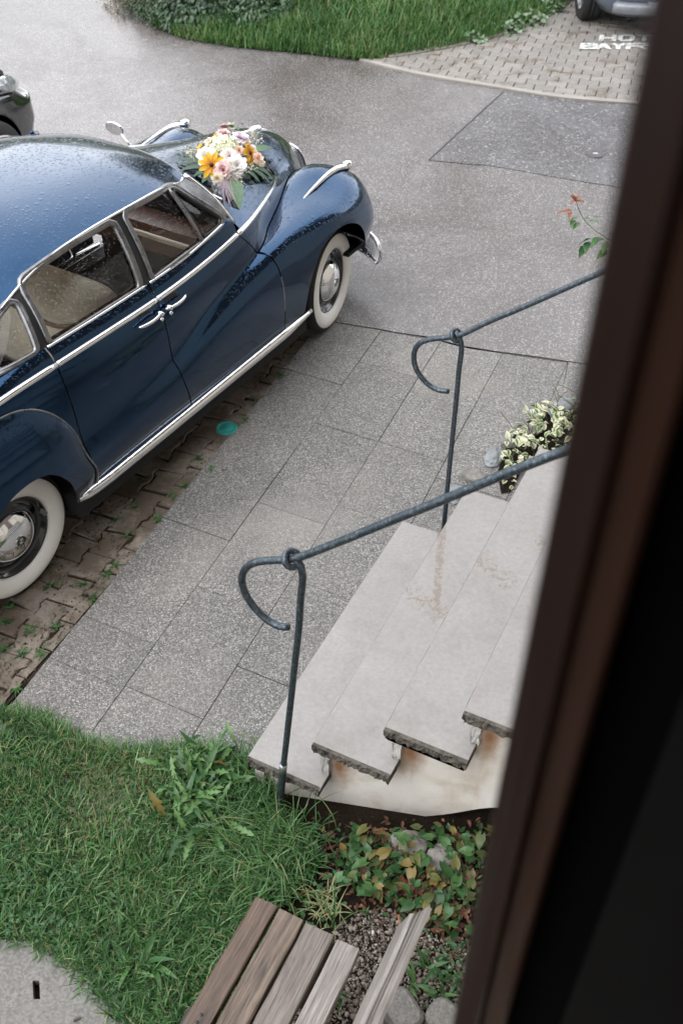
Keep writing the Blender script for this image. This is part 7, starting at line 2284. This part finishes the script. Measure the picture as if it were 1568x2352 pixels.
for k, (px, rad, lab) in enumerate([((1085, 97), .12, "small pale-leaved plant at the island's edge, nearest to the road"), ((1170, 74), .2, "pale-leaved plant with round leaves on the island's edge, middle one"), ((1215, 55), .2, "pale-leaved plant on the island's edge, behind the middle one"), ((1250, 28), .22, "pale-leaved plant on the island's edge, farthest back")]):
    c = np.r_[at(*px)[:2], .02]
    r = np.random.default_rng(k + 90); n = 90
    d = unit(r.normal(0, 1, (n, 3))); d[:, 2] = np.abs(d[:, 2])
    P_ = d * np.array([rad, rad, rad * .7]) * r.uniform(.5, 1, (n, 1))
    v, q, m = leafset(P_, np.c_[d[:, :2] + r.normal(0, .4, (n, 2)), r.normal(0, .2, n)], np.c_[r.normal(0, .35, (n, 2)), np.ones(n)], r.uniform(.04, .075, n), r.uniform(.05, .08, n), .15, .25)
    o = obj("mallow", mesh_np("mallow", v, q, M['mallow'], np.repeat(np.clip(r.normal(.55, .2, n), 0, 1), m)), None, c)
    tag(o, lab, "plant", "pale-leaved plants along the island")
# trees further back on the island: out of view, but mirrored in the wet road and the car
def tree(label, c, h, rad, n, seed):
    r = np.random.default_rng(seed)
    t = thing("tree", label, "tree", c, 0, "trees behind the island")
    v, f = tube(curve(np.array([(0, 0, -.1), (.1, .05, h * .3), (.0, .1, h * .6), (.1, 0, h * .85)]), 14), .16, 9, np.linspace(1, .25, 14))
    tr = [(v, f)]
    for i in range(7):
        a = i * 2.2; z = h * (.35 + .07 * i)
        tr.append(tube(curve(np.array([(0.05, .05, z), (math.cos(a) * rad * .4, math.sin(a) * rad * .4, z + .5), (math.cos(a) * rad * .8, math.sin(a) * rad * .8, z + .9)]), 8), .06, 6, np.linspace(1, .3, 8)))
    v, f = join(tr); obj("trunk", mesh("trunk", v, f, flat("tree_bark", (.06, .045, .035), .85, bumpiness=.01)), t)
    cl = unit(r.normal(0, 1, (26, 3))) * np.array([rad, rad, h * .34]) * r.uniform(.3, .9, (26, 1)) + [0, 0, h * .62]
    P_ = cl[r.integers(26, size=n)] + r.normal(0, rad * .22, (n, 3))
    v, q, m = leafset(P_, r.normal(0, 1, (n, 3)), np.c_[r.normal(0, .5, (n, 2)), np.ones(n)], r.uniform(.12, .22, n), r.uniform(.08, .14, n), .2, .3)
    obj("crown", mesh_np("crown", v, q, M['ivy'], np.repeat(np.clip(r.normal(.4, .2, n), 0, 1), m)), t)
for k, (c, h, rad) in enumerate([((-.9, 17.6, .3), 6.5, 2.0), ((1.6, 18.6, .3), 7.5, 2.3), ((4.6, 19.5, 0), 6.5, 2.2)]):
    tree(["broad dark tree on the island, behind its shrubs", "tallest dark tree at the back of the island", "dark tree behind the parking bay"][k], c, h, rad, 3800, 30 + k)

# wooded slope closing the view behind the road (out of frame; the roof and the wet road mirror it)
n = 120
xs = np.linspace(-90, 90, n); V = []
for t in np.linspace(0, 1, 14):
    hgt = 9.5 + 2.2 * hnoise(np.c_[xs * .08, np.zeros(n), np.zeros(n)], 1.0, 2)
    V.append(np.c_[xs, 42 + 26 * t + .004 * xs ** 2 * -1.2 + 1.2 * hnoise(np.c_[xs * .5, np.full(n, t * 9), np.zeros(n)], 1.0, 5), hgt * (t ** .7) - .2 + (.9 * hnoise(np.c_[xs * .9, np.full(n, t * 14), np.zeros(n)], 1.0, 7) if 0 < t else 0)])
hm, nt, bs, out = new_mat("wooded_slope")
hn = noise(nt, coords(nt), .9, 6, .7)
setin(nt, bs, 'Base Color', ramp(nt, hn, [(.3, (.010, .020, .009)), (.7, (.045, .075, .028))]))
bs.inputs['Roughness'].default_value = .9
bump(nt, bs, hn, 1.0, .8)
me = mesh("hillside", np.stack(V, 1).reshape(-1, 3), gridfaces(n, 14), hm)
struct(obj("hillside", me))
